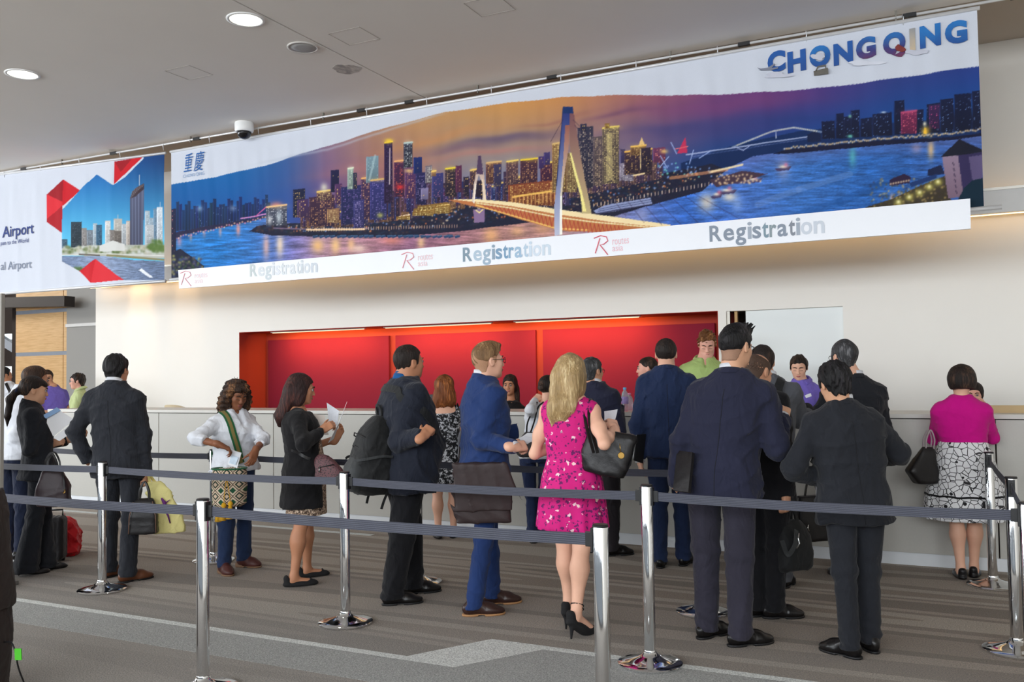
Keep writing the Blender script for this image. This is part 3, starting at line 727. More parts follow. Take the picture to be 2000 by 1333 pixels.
    for x, y, s in ((1420,372,20),(1436,352,26),(1470,350,20),(1530,326,16),(1400,380,12)):
        K.poly([(x-s,y+4),(x+s,y-2),(x+s*.7,y+6),(x-s*.7,y+9)], (70,60,100)); K.glow(x, y, s*.5, (255,240,210), .9, 3); K.glow(x+5, y-4, 4, (255,120,150), .6)
    K.poly([(1385,352),(1450,334),(1500,340),(1460,352),(1400,366)], (70,50,66)); [K.glow(1390+rs.rand()*100, 340+rs.rand()*20, 2, (255,220,170), .8) for _ in range(36)]
    # suspension bridge
    dk = [(876,391),(940,391),(1000,397),(1080,411),(1104,416),(1200,428),(1310,442),(1310,455),(1230,455),(1110,452),(1080,447),(1020,430),(960,411),(905,399)]
    K.poly(dk, (196,120,70)); K.poly([(876,389),(940,390),(1000,395),(1090,409),(1200,424),(1310,439),(1310,446),(1200,435),(1090,419),(1000,403),(940,396)], (255,232,180))
    K.line([(930,397),(1000,407),(1085,424),(1160,434),(1300,447)], 1.8, (255,240,170)); K.line([(930,401),(1010,424),(1085,446),(1150,450)], 2.4, (255,205,110))
    for i in range(34):
        x = 945+i*8; yt = np.interp(x, [930,1000,1085,1160,1300], [398,408,426,437,449]); yb = np.interp(x, [930,1010,1085,1150,1300], [401,424,446,455,458]); K.line([(x, yt+1), (x+4, yb)], 1.8, (170,62,52), .9); K.line([(x+4, yb), (x+8, yt+1)], 1.4, (190,80,60), .9)
    for i in range(60): K.glow(935+i*6.2, np.interp(935+i*6.2, [930,1000,1085,1160,1300], [397,407,424,434,447]), 1.4, (255,250,220), .9)
    K.poly([(931,338),(936,304),(939,304),(946,342),(951,390),(944,392),(942,356),(936,342),(931,362),(927,398),(922,394),(926,360)], (190,160,150), (235,215,195)); K.poly([(931,340),(935,305),(940,305),(945,342)], (82,60,92)); K.poly([(924,410),(948,408),(947,434),(927,436)], (140,112,150)); K.line([(930,411),(937,416),(944,410)], 2, (255,235,150))
    K.line([(926,396),(930,360)], 2.4, (255,244,225)); K.line([(948,389),(943,352)], 2, (255,230,190))
    def z4(P): return [(1060+x/4.04, 170+y/4.04) for x, y in P]
    K.poly(z4([(205,155),(238,165),(275,400),(330,720),(375,930),(385,1000),(310,1000),(305,880),(270,720),(215,500)]), (120,74,84), (200,180,130)); K.poly(z4([(212,515),(225,520),(270,690),(310,830),(345,985),(315,985),(295,850),(250,690)]), (255,240,150))
    K.poly(z4([(160,155),(215,155),(205,480),(165,720),(145,900),(150,1165),(90,1175),(85,960),(105,780),(140,420)]), (36,50,118), (196,200,220)); K.poly(z4([(178,300),(212,300),(205,480),(165,720),(150,860),(135,860),(160,600)]), (158,96,84), (226,214,190)); K.poly(z4([(135,860),(150,860),(152,1165),(130,1165)]), (255,252,240)); K.line(z4([(160,170),(140,420),(105,780)]), 1.6, (24,40,96)); K.poly(z4([(160,155),(235,155),(240,210),(155,210)]), (20,50,104))
    for a, b in (((240,260),(1090,1085)),((250,300),(940,1090)),((280,400),(800,1070)),((600,480),(1230,1075)),((690,540),(1390,1060)),((830,640),(1560,1045)),((300,560),(660,1020)),((160,260),(60,430))): K.line(z4([a, b]), .9, (50,34,60), .75)
    # right-hand city
    for x0, x1, y0 in ((1605,1631,238),(1633,1648,222),(1648,1663,228),(1662,1679,216),(1681,1704,232),(1705,1743,224),(1747,1767,198),(1790,1804,215),(1810,1836,204),(1837,1863,195),(1864,1898,185),(1899,1925,178)): T(x0, x1, y0, 272-(x0-1605)*.06, (16,26,62), (120,150,210), .14)
    T(1760,1791,219,262,(120,40,84),(240,110,130),.5,(200,80,120)); T(1815,1836,206,252,(60,34,80),(220,90,150),.3); K.glow(1726, 220, 5, (220,235,250), .9, 1.6); K.glow(1660, 227, 3, (150,220,190), .8); K.glow(1660, 266, 5, (120,220,190), .9, 3)
    K.poly([(1803,262),(1807,246),(1811,262)], (255,205,70)); K.glow(1808, 256, 8, (255,200,60), .8, 9); K.glow(1806, 242, 3, (255,240,200), .9, 4)
    K.poly([(1508,302),(1535,292),(1700,276),(1860,268),(1925,258),(1925,264),(1860,274),(1700,286),(1540,300)], (18,22,52))
    for i in range(110):
        x = 1532+i*3.5; y = np.interp(x, [1532,1700,1860,1920], [290,273,262,252])+rs.randint(-2, 2); K.glow(x, y, 1.7, (255,214,150) if i % 4 else (235,235,245), .95)
    ar = [(1430,288),(1470,272),(1512,256),(1550,249),(1590,255),(1604,258)]; K.line(ar, 3.4, (190,200,220), .55)
    for i in range(44):
        x = 1440+i*3.6; K.glow(x, np.interp(x, [p[0] for p in ar], [p[1] for p in ar]), 1.2, (250,235,190), .9)
    K.line([(1340,302),(1440,288),(1576,267)], 2.4, (180,190,225), .9); K.line([(1350,306),(1440,293),(1576,271)], 1, (120,130,180), .8); K.line([(1515,256),(1516,270)], 1.6, (180,190,220)); K.line([(1435,287),(1452,294),(1466,284)], 1.6, (170,180,220)); K.poly([(1577,262),(1590,256),(1604,262),(1604,276),(1577,278)], (16,30,66))
    # near block bottom right with lit trees and quay restaurant
    K.poly([(1690,405),(1740,390),(1800,362),(1845,344),(1860,400),(1700,420)], (60,52,40)); K.poly([(1812,332),(1838,322),(1846,340),(1812,344)], (24,34,70))
    for i in range(160): K.glow(1700+rs.rand()*150, 400-rs.rand()*.35*(150)+rs.rand()*12-2, 2, [(150,120,70),(90,80,40),(210,180,110),(60,50,60)][rs.randint(4)], .7)
    for x, y in ((1755,396),(1776,386),(1796,377),(1815,366),(1832,356)): K.glow(x, y, 8, (206,196,96), .9, 7); K.glow(x, y-1, 3, (255,246,190), .9)
    K.poly([(1738,352),(1766,340),(1780,346),(1776,358),(1738,364)], (44,30,60)); [K.glow(1740+i*5, 360-i, 1.8, (255,225,180), .9) for i in range(8)]; K.poly([(1776,358),(1830,340),(1830,348),(1780,366)], (28,56,110))
    K.poly([(1838,306),(1874,272),(1920,292),(1920,330),(1850,312)], (24,26,44)); K.poly([(1840,307),(1871,304),(1882,384),(1852,388)], (150,128,150), (124,100,118)); K.poly([(1871,304),(1920,296),(1920,400),(1884,400)], (52,44,86)); K.poly([(1892,306),(1920,302),(1920,352),(1900,356)], (96,84,124))
    for j in range(6): K.line([(1861+j*1.2, 318+j*11), (1863+j*1.2, 323+j*11)], 2, (60,50,76))
    K.poly([(1868,396),(1884,366),(1900,352),(1925,346),(1925,420),(1868,420)], (10,40,58))
    # white header with its thin shadow swoosh
    hd = (Y < top+np.sin(X*.05)*.6).astype(np.float32); K.blend((slice(None), slice(None)), hd, (212, 217, 228))
    sw = np.interp(X, [470,560,640,760,850,950], [326,308,292,254,226,205]); m = np.exp(-((Y-sw)/2.6)**2)*((X > 470) & (X < 880))*.5*np.interp(X, [470,560,840,880], [0,1,1,0]); K.blend((slice(None), slice(None)), m.astype(np.float32), (186, 192, 206))
    return K
def srgb_np(a):
    a = np.clip(a, 0, 255)/255.0
    return np.where(a <= .04045, a/12.92, ((a+.055)/1.055)**2.4)
def cloth_wave(X, Z, Fr, seed):
    w = .006*np.sin(X*5.1+seed)+.004*np.sin(X*13.7+1.3*Z+seed)+.0018*np.sin(X*41+2*np.sin(Z*2+X))*np.exp(-Fr*1.2)+.002*np.sin(X*27+Z*3)
    return w*np.clip(Fr*6, .15, 1)
def cloth_banner(name, x0, x1, zt, zb, Yp, nx, nz, K, seed):
    """K samples colours by where the flat cloth shows in the photograph"""
    xs = np.linspace(x0, x1, nx+1); fr = np.linspace(0, 1, nz+1)
    Xg, Fg = np.meshgrid(xs, fr, indexing='ij')
    zt0, zt1 = zt; zb0, zb1 = zb; s = (Xg-x0)/(x1-x0)
    Zg = (zt0+(zt1-zt0)*s)*(1-Fg)+(zb0+(zb1-zb0)*s)*Fg
    P = np.stack([Xg, np.full_like(Xg, Yp), Zg], -1)-CO
    d = P@CF; px = 1000+F_PX*(P@CR)/d; py = 666.5-F_PX*(P@CU)/d
    u = np.clip(px-K.x0, 0, K.w-1.01); v = np.clip(py-K.y0, 0, K.h-1.01)
    iu = u.astype(int); iv = v.astype(int); fu = (u-iu)[..., None]; fv = (v-iv)[..., None]; A = K.a
    col = (A[iv, iu]*(1-fu)+A[iv, iu+1]*fu)*(1-fv)+(A[iv+1, iu]*(1-fu)+A[iv+1, iu+1]*fu)*fv
    lin = srgb_np(col)
    V = np.stack([Xg, Yp+cloth_wave(Xg, Zg, Fg, seed), Zg], -1).reshape(-1, 3)
    I = np.arange((nx+1)*(nz+1)).reshape(nx+1, nz+1)
    Q = np.stack([I[:-1, 1:], I[1:, 1:], I[1:, :-1], I[:-1, :-1]], -1).reshape(-1, 4)
    me = np_mesh(name, V, Q)
    at = me.color_attributes.new('print', 'FLOAT_COLOR', 'POINT')
    rgba = np.concatenate([lin.reshape(-1, 3), np.ones((len(V), 1))], 1).astype(np.float32)
    at.data.foreach_set('color', rgba.ravel())
    return me
M_PRINT = printed('printed_banner_cloth')
M_ALU = plain('white_aluminium_rod', srgb(225, 226, 228), .3, .3)
YB = 7.7
TL, TR, BR, BL = onY(338, 297, YB), onY(1912, 17, YB), onY(1918, 405, YB), onY(330, 545, YB)
bx0, bx1 = -8.315, .224
bn = empty('printed_banner', ((bx0+bx1)/2, YB, 0)); tag(bn, 'wide white banner printed with a river city skyline at dusk and a lit bridge', 'banner')
cm = cloth_banner('cloth', bx0, bx1, (TL[2], TR[2]), (BL[2], BR[2]), YB, 1180, 225, paint_city(), 0.0)
o = link('cloth', cm, M_PRINT, bn); o.location = (-(bx0+bx1)/2, -YB, 0)
def rod(name, x0, x1, z0, z1, par, r=.016):
    cx = par.location[0]; MB().tube([(x0-cx, 0, z0), (x1-cx, 0, z1)], r, 12).build(name, M_ALU, par, True)
rod('top_rod', bx0-.01, bx1+.02, TL[2]+.006, TR[2]+.006, bn); rod('bottom_rod', bx0-.01, bx1+.12, BL[2]-.012, BR[2]-.012, bn, .019)

def paint_left():
    K = Canvas(-2, 290, 332, 300); X, Y = K.X, K.Y
    K.a[:] = (212, 217, 228)
    # city photo in a faceted frame
    ph = [(122,410),(155,371),(189,341),(222,362),(246,345),(281,309),(281,305),(324,296),(324,548),(240,547),(152,530),(121,512)]
    sl = (slice(None), slice(None)); m = K.inside(ph, sl)
    t = np.clip((Y-310)/160, 0, 1)[..., None]; sky = np.float32((10,86,166))*(1-t)+np.float32((96,196,236))*t
    sky = sky*(1-.35*np.clip((X-200)/140, 0, 1)[..., None]*(1-t)); K.blend(sl, m, sky)
    S = Canvas(-2, 290, 332, 300); S.a = K.a.copy()
    for x0, x1, y0, c in ((122,132,468,(60,90,110)),(138,159,434,(38,54,66)),(159,170,446,(140,136,134)),(170,184,450,(120,130,140)),(182,190,437,(170,186,196)),(188,200,440,(52,92,120)),(206,218,432,(206,206,204)),(224,239,428,(188,184,176)),(216,226,450,(130,124,120)),(224,242,452,(112,104,98)),(238,248,438,(180,186,190)),(247,254,432,(190,180,170)),(283,292,412,(170,186,196)),(290,304,426,(150,170,184)),(299,310,408,(110,140,164)),(306,318,405,(206,214,222)),(284,300,440,(190,196,200))):
        S.tower(x0, x1, y0, 492, c, tuple(min(255, v+40) for v in c), .5, None, 3, -.05)
    S.line([(231,428),(231,420)], 1.2, (200,200,200)); S.line([(312,405),(312,395)], 1, (220,220,230))
    S.poly([(254,386),(262,370),(280,358),(281,372),(279,488),(253,488)], (96,102,130), (70,74,96)); [S.line([(255+i*3.2, 388-i*2.2), (255+i*3.2, 486)], 1, (140,150,184) if i % 2 else (54,56,80), .6) for i in range(8)]
    S.poly([(254,388),(258,374),(280,358),(281,368),(266,384)], (62,48,58)); [S.line([(256+i*3, 386-i*3), (258+i*3, 374-i*2)], .8, (190,180,170), .7) for i in range(8)]; S.line([(272,362),(272,342)], 1, (210,215,225))
    S.poly([(121,486),(170,480),(324,478),(324,505),(250,504),(121,498)], (184,186,176)); [S.glow(124+rs.rand()*196, 482+rs.rand()*14, 3, [(90,110,60),(210,214,212),(130,140,100),(196,190,170)][rs.randint(4)], .8) for _ in range(170)]
    [S.glow(290+rs.rand()*30, 470+rs.rand()*22, 3.5, (86,116,52), .8) for _ in range(40)]; S.poly([(195,480),(222,470),(244,478),(244,490),(195,492)], (216,216,212))
    S.line([(121,499),(200,496),(324,500)], 2, (220,220,214)); S.line([(154,497),(194,499)], 3, (96,90,84)); S.line([(210,499),(260,503),(322,508)], 4, (140,136,96))
    w = S.inside([(121,501),(200,500),(260,508),(324,511),(324,549),(121,549)], sl); nz = rs.randn(S.h, S.w); nz = sum(np.roll(nz, k_, 1) for k_ in range(-4, 5))/3.0; rip = np.clip(.5+.4*nz, 0, 1); wc = np.float32((120,140,176))*(1-.3*rip[..., None])+40*np.exp(-((X-200)/60)**2)[..., None]; S.blend(sl, w, np.clip(wc, 0, 255))
    S.poly([(271,528),(277,524),(280,527),(299,543),(292,543),(278,533)], (236,240,246)); [S.glow(142+rs.rand()*16, 524+rs.rand()*8, 3, (80,110,60), .8) for _ in range(18)]
    K.a = K.a*(1-m[..., None])+S.a*m[..., None]
    R1, R2, R3, R4 = (206,18,34), (160,12,28), (222,40,52), (176,16,32)
    K.poly([(92,380),(124,351),(122,394)], R2); K.poly([(124,351),(155,372),(123,402),(122,394)], R1); K.poly([(92,380),(122,394),(123,404),(92,430)], R3); K.poly([(92,434),(92,428),(123,402),(121,455)], R4)
    K.poly([(224,316),(280,306),(223,360)], R1); K.poly([(224,316),(258,310),(236,336)], R2); K.poly([(186,506),(152,531),(178,553)], R1); K.poly([(186,506),(178,553),(242,547)], R3)
    K.poly([(154,530),(122,511),(100,498),(100,560),(178,553)], (212,217,228))
    return K
lx0, lx1 = -11.9, -8.425
tl, tr_, br_, bl = onY(0, 340, YB), onY(324, 300, YB), onY(318, 548, YB), onY(0, 572, YB)
lb = empty('printed_banner', ((lx0+lx1)/2, YB, 0)); tag(lb, 'white airport banner with red facets around a daytime riverside city, partly out of frame', 'banner')
cm = cloth_banner('cloth', lx0, lx1, (tl[2], tr_[2]), (bl[2], br_[2]), YB, 330, 250, paint_left(), 2.0)
o = link('cloth', cm, M_PRINT, lb); o.location = (-(lx0+lx1)/2, -YB, 0)
rod('top_rod', lx0, lx1+.02, tl[2]+.006, tr_[2]+.006, lb); rod('bottom_rod', lx0, lx1+.02, bl[2]-.012, br_[2]-.012, lb, .019)

# lettering: flat letters on the cloth, set by the two ends of their base line
def letters(name, text, p0, p1, Yp, mat, parent, bold=0.0, shear=0.0, squeeze=None, h=None):
    a = onY(p0[0], p0[1], Yp); b = onY(p1[0], p1[1], Yp)
    cu = bpy.data.curves.new(name, 'FONT'); cu.body = text; cu.size = 1.0; cu.offset = bold; cu.shear = shear; cu.resolution_u = 4; cu.extrude = 0.0004
    ob = bpy.data.objects.new(name, cu); C.objects.link(ob)
    bpy.context.view_layer.update(); dg = bpy.context.evaluated_depsgraph_get()
    me = bpy.data.meshes.new_from_object(ob.evaluated_get(dg)); bpy.data.objects.remove(ob)
    n = len(me.vertices); co = np.zeros(n*3, np.float32); me.vertices.foreach_get('co', co); co = co.reshape(-1, 3)
    w = co[:, 0].max()-co[:, 0].min(); L = np.linalg.norm(b-a); k = L/w
    kz = k if h is None else h/max(co[:, 1].max(), 1e-3)
    d = (b-a)/L
    x = (co[:, 0]-co[:, 0].min())*k; z = co[:, 1]*kz
    V = np.stack([a[0]+d[0]*x, np.full(n, Yp)-co[:, 2], a[2]+d[2]*x+z], -1)
    if Yp > YB-.03:
        V[:, 1] = YB-.009-co[:, 2]+cloth_wave(V[:, 0], V[:, 2], (4.3-V[:, 2])/1.53, 2.0 if V[0, 0] < -8.37 else 0.0)
    if parent is not None: V = V-np.array(parent.location)
    me.vertices.foreach_set('co', V.astype(np.float32).ravel()); me.update()
    me.materials.clear()
    return link(name, me, mat, parent)
M_INKB = plain('navy_ink', srgb(26, 52, 120), .7); M_INKG = plain('slate_ink', srgb(120, 130, 150), .7); M_INKL = plain('blue_ink', srgb(20, 90, 160), .7)
letters('lettering', 'Airport', (2, 464), (64, 455), YB-.022, M_INKB, lb, .012)
letters('lettering', 'pan to the World', (-1, 479), (53, 473), YB-.022, M_INKB, lb)
letters('lettering', 'al Airport', (-1, 528), (59, 523), YB-.022, M_INKG, lb)
letters('lettering', '重', (356, 334), (375, 331), YB-.022, M_INKL, bn, 0, .25, h=.20)
letters('lettering', '慶', (377, 332), (398, 328), YB-.022, M_INKL, bn, 0, .25, h=.21)
letters('lettering', 'CHONG QING', (355, 347), (398, 341), YB-.022, plain('pale_blue_ink', srgb(110, 150, 196), .7), bn, -.012)
def logo_mat(name, stops, ang=0.0):
    t = NT(name); v = t.coords(); sep = t.node('ShaderNodeSeparateXYZ'); t.link(v, sep.inputs[0])
    n = t.noise(v, 7, 4, .65)
    mr = t.node('ShaderNodeMapRange'); mr.inputs['From Min'].default_value = 3.86; mr.inputs['From Max'].default_value = 4.24
    t.link(sep.outputs[2], mr.inputs['Value'])
    k = t.math('ADD', mr.outputs[0], t.math('MULTIPLY_ADD', n.outputs[0], .5, -.25))
    t.col(t.ramp(k, stops)); t.set(Roughness=.7); return t.m
LB = logo_mat('blue_photo_fill', [(.0, srgb(40, 60, 110)), (.25, srgb(18, 62, 130)), (.9, srgb(14, 82, 158))])
LD = logo_mat('river_photo_fill', [(.15, srgb(60, 44, 50)), (.35, srgb(30, 60, 120)), (.6, srgb(16, 78, 150)), (1, srgb(24, 112, 184))])
LR = logo_mat('crimson_photo_fill', [(.1, srgb(120, 30, 40)), (.4, srgb(110, 40, 70)), (.7, srgb(50, 50, 116)), (1, srgb(26, 100, 170))])
LO = logo_mat('tower_photo_fill', [(.2, srgb(230, 170, 110)), (.5, srgb(200, 180, 150)), (1, srgb(150, 150, 150))])
for ch, x0, y0, x1, y1, mt in (('C',1499,140,1534,133,LB),('H',1538,140,1574,132,LB),('O',1581,130,1622,123,LD),('N',1628,125,1666,117,LB),('G',1672,115,1711,107,LR),('Q',1725,106,1769,98,LR),('I',1777,96,1788,94,LO),('N',1797,92,1838,84,LD),('G',1846,84,1890,77,LD)):
    letters('lettering', ch, (x0, y0), (x1, y1), YB-.02, mt, bn, .055, h=.166)
def print_blob(name, px, py, sx, sy, mat, seed, depth=.017):
    n = 36; P = []
    for k in range(n):
        a = 2*PI*k/n; r = 1+.22*math.sin(3*a+seed)+.12*math.sin(5*a+2*seed); p = onY(px+sx*r*math.cos(a), py+sy*r*math.sin(a)*(.6 if math.sin(a) > 0 else 1), YB-depth); P.append(p-np.array(bn.location))
    MB().prism(P, (0, .002, 0)).build(name, mat, bn)
M_CLD = plain('printed_cloud', srgb(192, 194, 206), .8, var=.12, scale=9)
print_blob('printed_cloud', 1518, 148, 24, 7, M_CLD, 1); print_blob('printed_cloud', 1690, 124, 34, 6, plain('printed_cloud_pale', srgb(208, 211, 221), .8, var=.08, scale=9), 2); print_blob('printed_cloud', 1790, 103, 22, 6, M_CLD, 3); print_blob('printed_cloud', 1598, 112, 13, 8, M_CLD, 4)
M_CAB = plain('printed_cabin', srgb(96, 92, 84), .7, var=.3, scale=30)
def print_poly(name, pts, mat):
    MB().prism([onY(x, y, YB-.019)-np.array(bn.location) for x, y in pts], (0, .002, 0)).build(name, mat, bn)
print_poly('printed_cable_car', [(1589,139),(1617,132),(1618,144),(1590,148)], M_CAB); print_poly('printed_cable', [(1592,139),(1597,129),(1613,126),(1614,133),(1612,133),(1611,129),(1599,131),(1595,139)], M_CAB)
print_poly('printed_aircraft', [(1479,132),(1486,134),(1500,132),(1512,124),(1514,125),(1507,133),(1520,131),(1519,134),(1506,137),(1486,138)], plain('printed_aircraft_grey', srgb(120, 124, 138), .7))
print_poly('printed_roof', [(1748,92),(1754,86),(1768,94),(1770,98),(1762,102),(1750,98)], plain('printed_red_brown', srgb(120, 40, 34), .7, var=.3, scale=30))

# registration sign: a slim rigid white board hung in front of the banner foot
sg = empty('registration_sign', (-4.0, YB-.07, 0)); tag(sg, 'long slim white hanging sign that reads Registration three times', 'sign')
s0, s1, s2, s3 = onY(348, 528, YB-.07), onY(1895, 388, YB-.07), onY(1896, 447, YB-.07), onY(350, 564, YB-.07)
loc = np.array(sg.location)
MB().prism([s0-loc, s1-loc, s2-loc, s3-loc], (0, .03, 0)).build('board', plain('gloss_white_board', srgb(232, 234, 239), .3, var=.01), sg)
YS = YB-.0725
def ink(name, c): return plain(name, srgb(*c), .4)
def glare_text(chars, p0, p1, cols):
    # one object per letter; the glare that bleaches the sign is put into the ink colours
    n = len(chars); wts = {'R': 1.15, 'e': 1, 'g': 1, 'i': .40, 's': .82, 't': .60, 'r': .66, 'a': .95, 'o': 1.05, 'n': 1.05}
    tot = sum(wts[c] for c in chars); u = 0
    for c, col in zip(chars, cols):
        a = u/tot; b = (u+wts[c]*.88)/tot; u += wts[c]
        q0 = (p0[0]+(p1[0]-p0[0])*a, p0[1]+(p1[1]-p0[1])*a); q1 = (p0[0]+(p1[0]-p0[0])*b, p0[1]+(p1[1]-p0[1])*b)
        hh = {'R': .135, 'i': .14, 't': .125}.get(c, .10)
        letters('lettering', c, q0, q1, YS, ink('ink_%d_%d_%d' % col, col), sg, .02, h=hh)
gry = (120,132,148); g2 = (150,160,174); g3 = (196,203,213); g4 = (224,228,235); bl_ = (104,140,172)
glare_text('Registration', (904, 511), (1078, 497), [(116,140,156),(170,190,206),(150,172,190),(130,152,172),(110,146,176),(104,146,180),(120,160,190),(150,180,204),(176,198,216),(196,212,226),(206,218,230),(200,214,226)])
glare_text('Registration', (1386, 472), (1614, 454), [gry,gry,gry,g2,gry,(110,136,150),(124,140,146),gry,(118,124,136),g2,g3,g3])
glare_text('Registration', (488, 540), (622, 531), [(186,196,196),(206,212,216),(194,204,208),(204,210,216),(216,220,226),(206,212,216),(214,220,224),(210,216,220),(206,212,216),(200,208,214),(208,214,220),(198,206,214)])
for px, py, c1, c2 in ((352, 556, (236,176,182), (236,206,208)), (784, 523, (234,166,174), (236,202,206)), (1160, 494, (226,118,134), (236,188,196))):
    k = 1+(px-352)/1400*.5
    pts = [(2,-1),(7,-21),(4,-18),(1,-14)]
    R = [(0,-22),(10,-26),(19,-24),(21,-18),(15,-13),(9,-12),(21,3)]
    b = MB()
    for seq in ([(9,-22),(6,-12),(2,1)], R):
        b.tube([onY(px+x*k, py+y*k, YS)-loc for x, y in seq], .0055*1.0, 6)
    b.build('emblem', ink('emblem_%d' % px, c1), sg)
    letters('lettering', 'routes', (px+28*k, py-12*k), (px+53*k, py-14.5*k), YS, ink('routes_%d' % px, c2), sg, h=.055)
    letters('lettering', 'asia', (px+28*k, py-2*k), (px+44*k, py-3.5*k), YS, ink('routes_%d' % px, c2), sg, h=.055)
# hanging rail under the ceiling edge with its brackets, hooks and black clamps
rl = empty('banner_rail', (-5, YB, 0)); tag(rl, 'thin white hanging rail with black clamps along the ceiling edge', 'rail')
z0, z1 = onY(0, 338, YB)[2], onY(1949, 0, YB)[2]; zr = lambda x: z0+(z1-z0)*(x+11.49)/11.86
MB().tube([(-14+5, 0, zr(-14)), (1.6+5, 0, zr(1.6))], .011, 10).build('rail', M_ALU, rl, True)
for x in (-10.25, -8.0, -6.05, -4.15, -2.2, -.35): MB().box((x+5-.007, -.01, zr(x)-.03), (x+5+.007, .01, ZC)).build('bracket', plain('grey_steel', srgb(130, 126, 118), .4, .7), rl)
for x in (-11.0, -9.3, -7.9, -7.2, -5.55, -4.95, -3.35, -1.55, -.25, .5): MB().box((x+5-.05, -.016, zr(x)-.016), (x+5+.05, .016, zr(x)+.016)).build('clamp', M_BLK, rl)
for i in range(16):
    x = -11.4+i*.74; MB().tube([(x+5, 0, zr(x)+.02), (x+5+.006, -.014, zr(x)-.01), (x+5, 0, zr(x)-.07)], .004, 6).build('hook', M_ALU, rl, True)
# ------------------------------------------------------------------ barriers in place
QP = {}
for key, (x, y), lab, sl in (
    ('a', (-5.736, 4.66), 'chrome barrier post in front of the man carrying the yellow bag', (0, PI)),
    ('b', (-3.513, 4.66), 'chrome barrier post between the cardigan woman and the backpack man', (0, PI)),
    ('c', (-1.513, 4.66), 'chrome barrier post right of the magenta dress, its base on the pale carpet line', (0, PI)),
    ('d', (0.188, 7.29), 'chrome barrier post nearest the counter, beside the patterned skirt', (-PI/2, PI/2)),
    ('e', (0.25, 5.67), 'chrome barrier post by the right frame edge, pink reflected in its base', (PI/2, -PI/2)),
    ('f', (0.262, 4.62), 'chrome barrier post cut by the right frame edge at the belt end', (PI, PI/2)),
    ('g', (-5.75, 5.79), 'chrome barrier post half hidden behind the woman with the woven bag', (0, PI)),
    ('h', (-3.68, 5.79), 'chrome barrier post hidden behind the backpack man, only base showing', (0, PI)),
    ('i', (-1.518, 5.79), 'chrome barrier post behind the legs of the tall navy suit man', (0, PI)),
    ('n', (-3.419, 3.37), 'near chrome barrier post in the foreground below the woven bag', (0, PI)),
    ('o', (-1.289, 3.37), 'near chrome barrier post standing in front of the magenta dress', (PI,)),
    ('p', (-5.55, 3.37), 'chrome barrier post out of frame on the near row', (0, PI)),
    ('q', (-7.95, 4.66), 'chrome barrier post out of frame on the second row', (0, PI)),
    ('r', (-7.9, 5.79), 'chrome barrier post hidden behind the ponytail woman', (0, PI))):
    QP[key] = (x, y)
    if key not in ('p', 'q'): stanchion(x, y, lab, sl)
for u, w, lab in (('p', 'n', 'grey belt of the near row running out of frame on the left'), ('n', 'o', 'grey belt of the near row across the messenger bag man and magenta dress'),
    ('q', 'a', 'grey belt of the second row past the ponytail woman'), ('a', 'b', 'grey belt of the second row across the woven bag woman'), ('b', 'c', 'grey belt of the second row across the backpack and the blue suit'), ('c', 'f', 'grey belt of the second row across the dark suits on the right'),
    ('r', 'g', 'dark belt of the far row behind the pinstripe suit man'), ('g', 'h', 'dark belt of the far row behind the cardigan woman'), ('h', 'i', 'dark belt of the far row behind the magenta dress'),
    ('d', 'e', 'belt running towards the camera from the post by the skirt'), ('e', 'f', 'short belt joining the two posts at the right frame edge')):
    belt(QP[u], QP[w], lab)
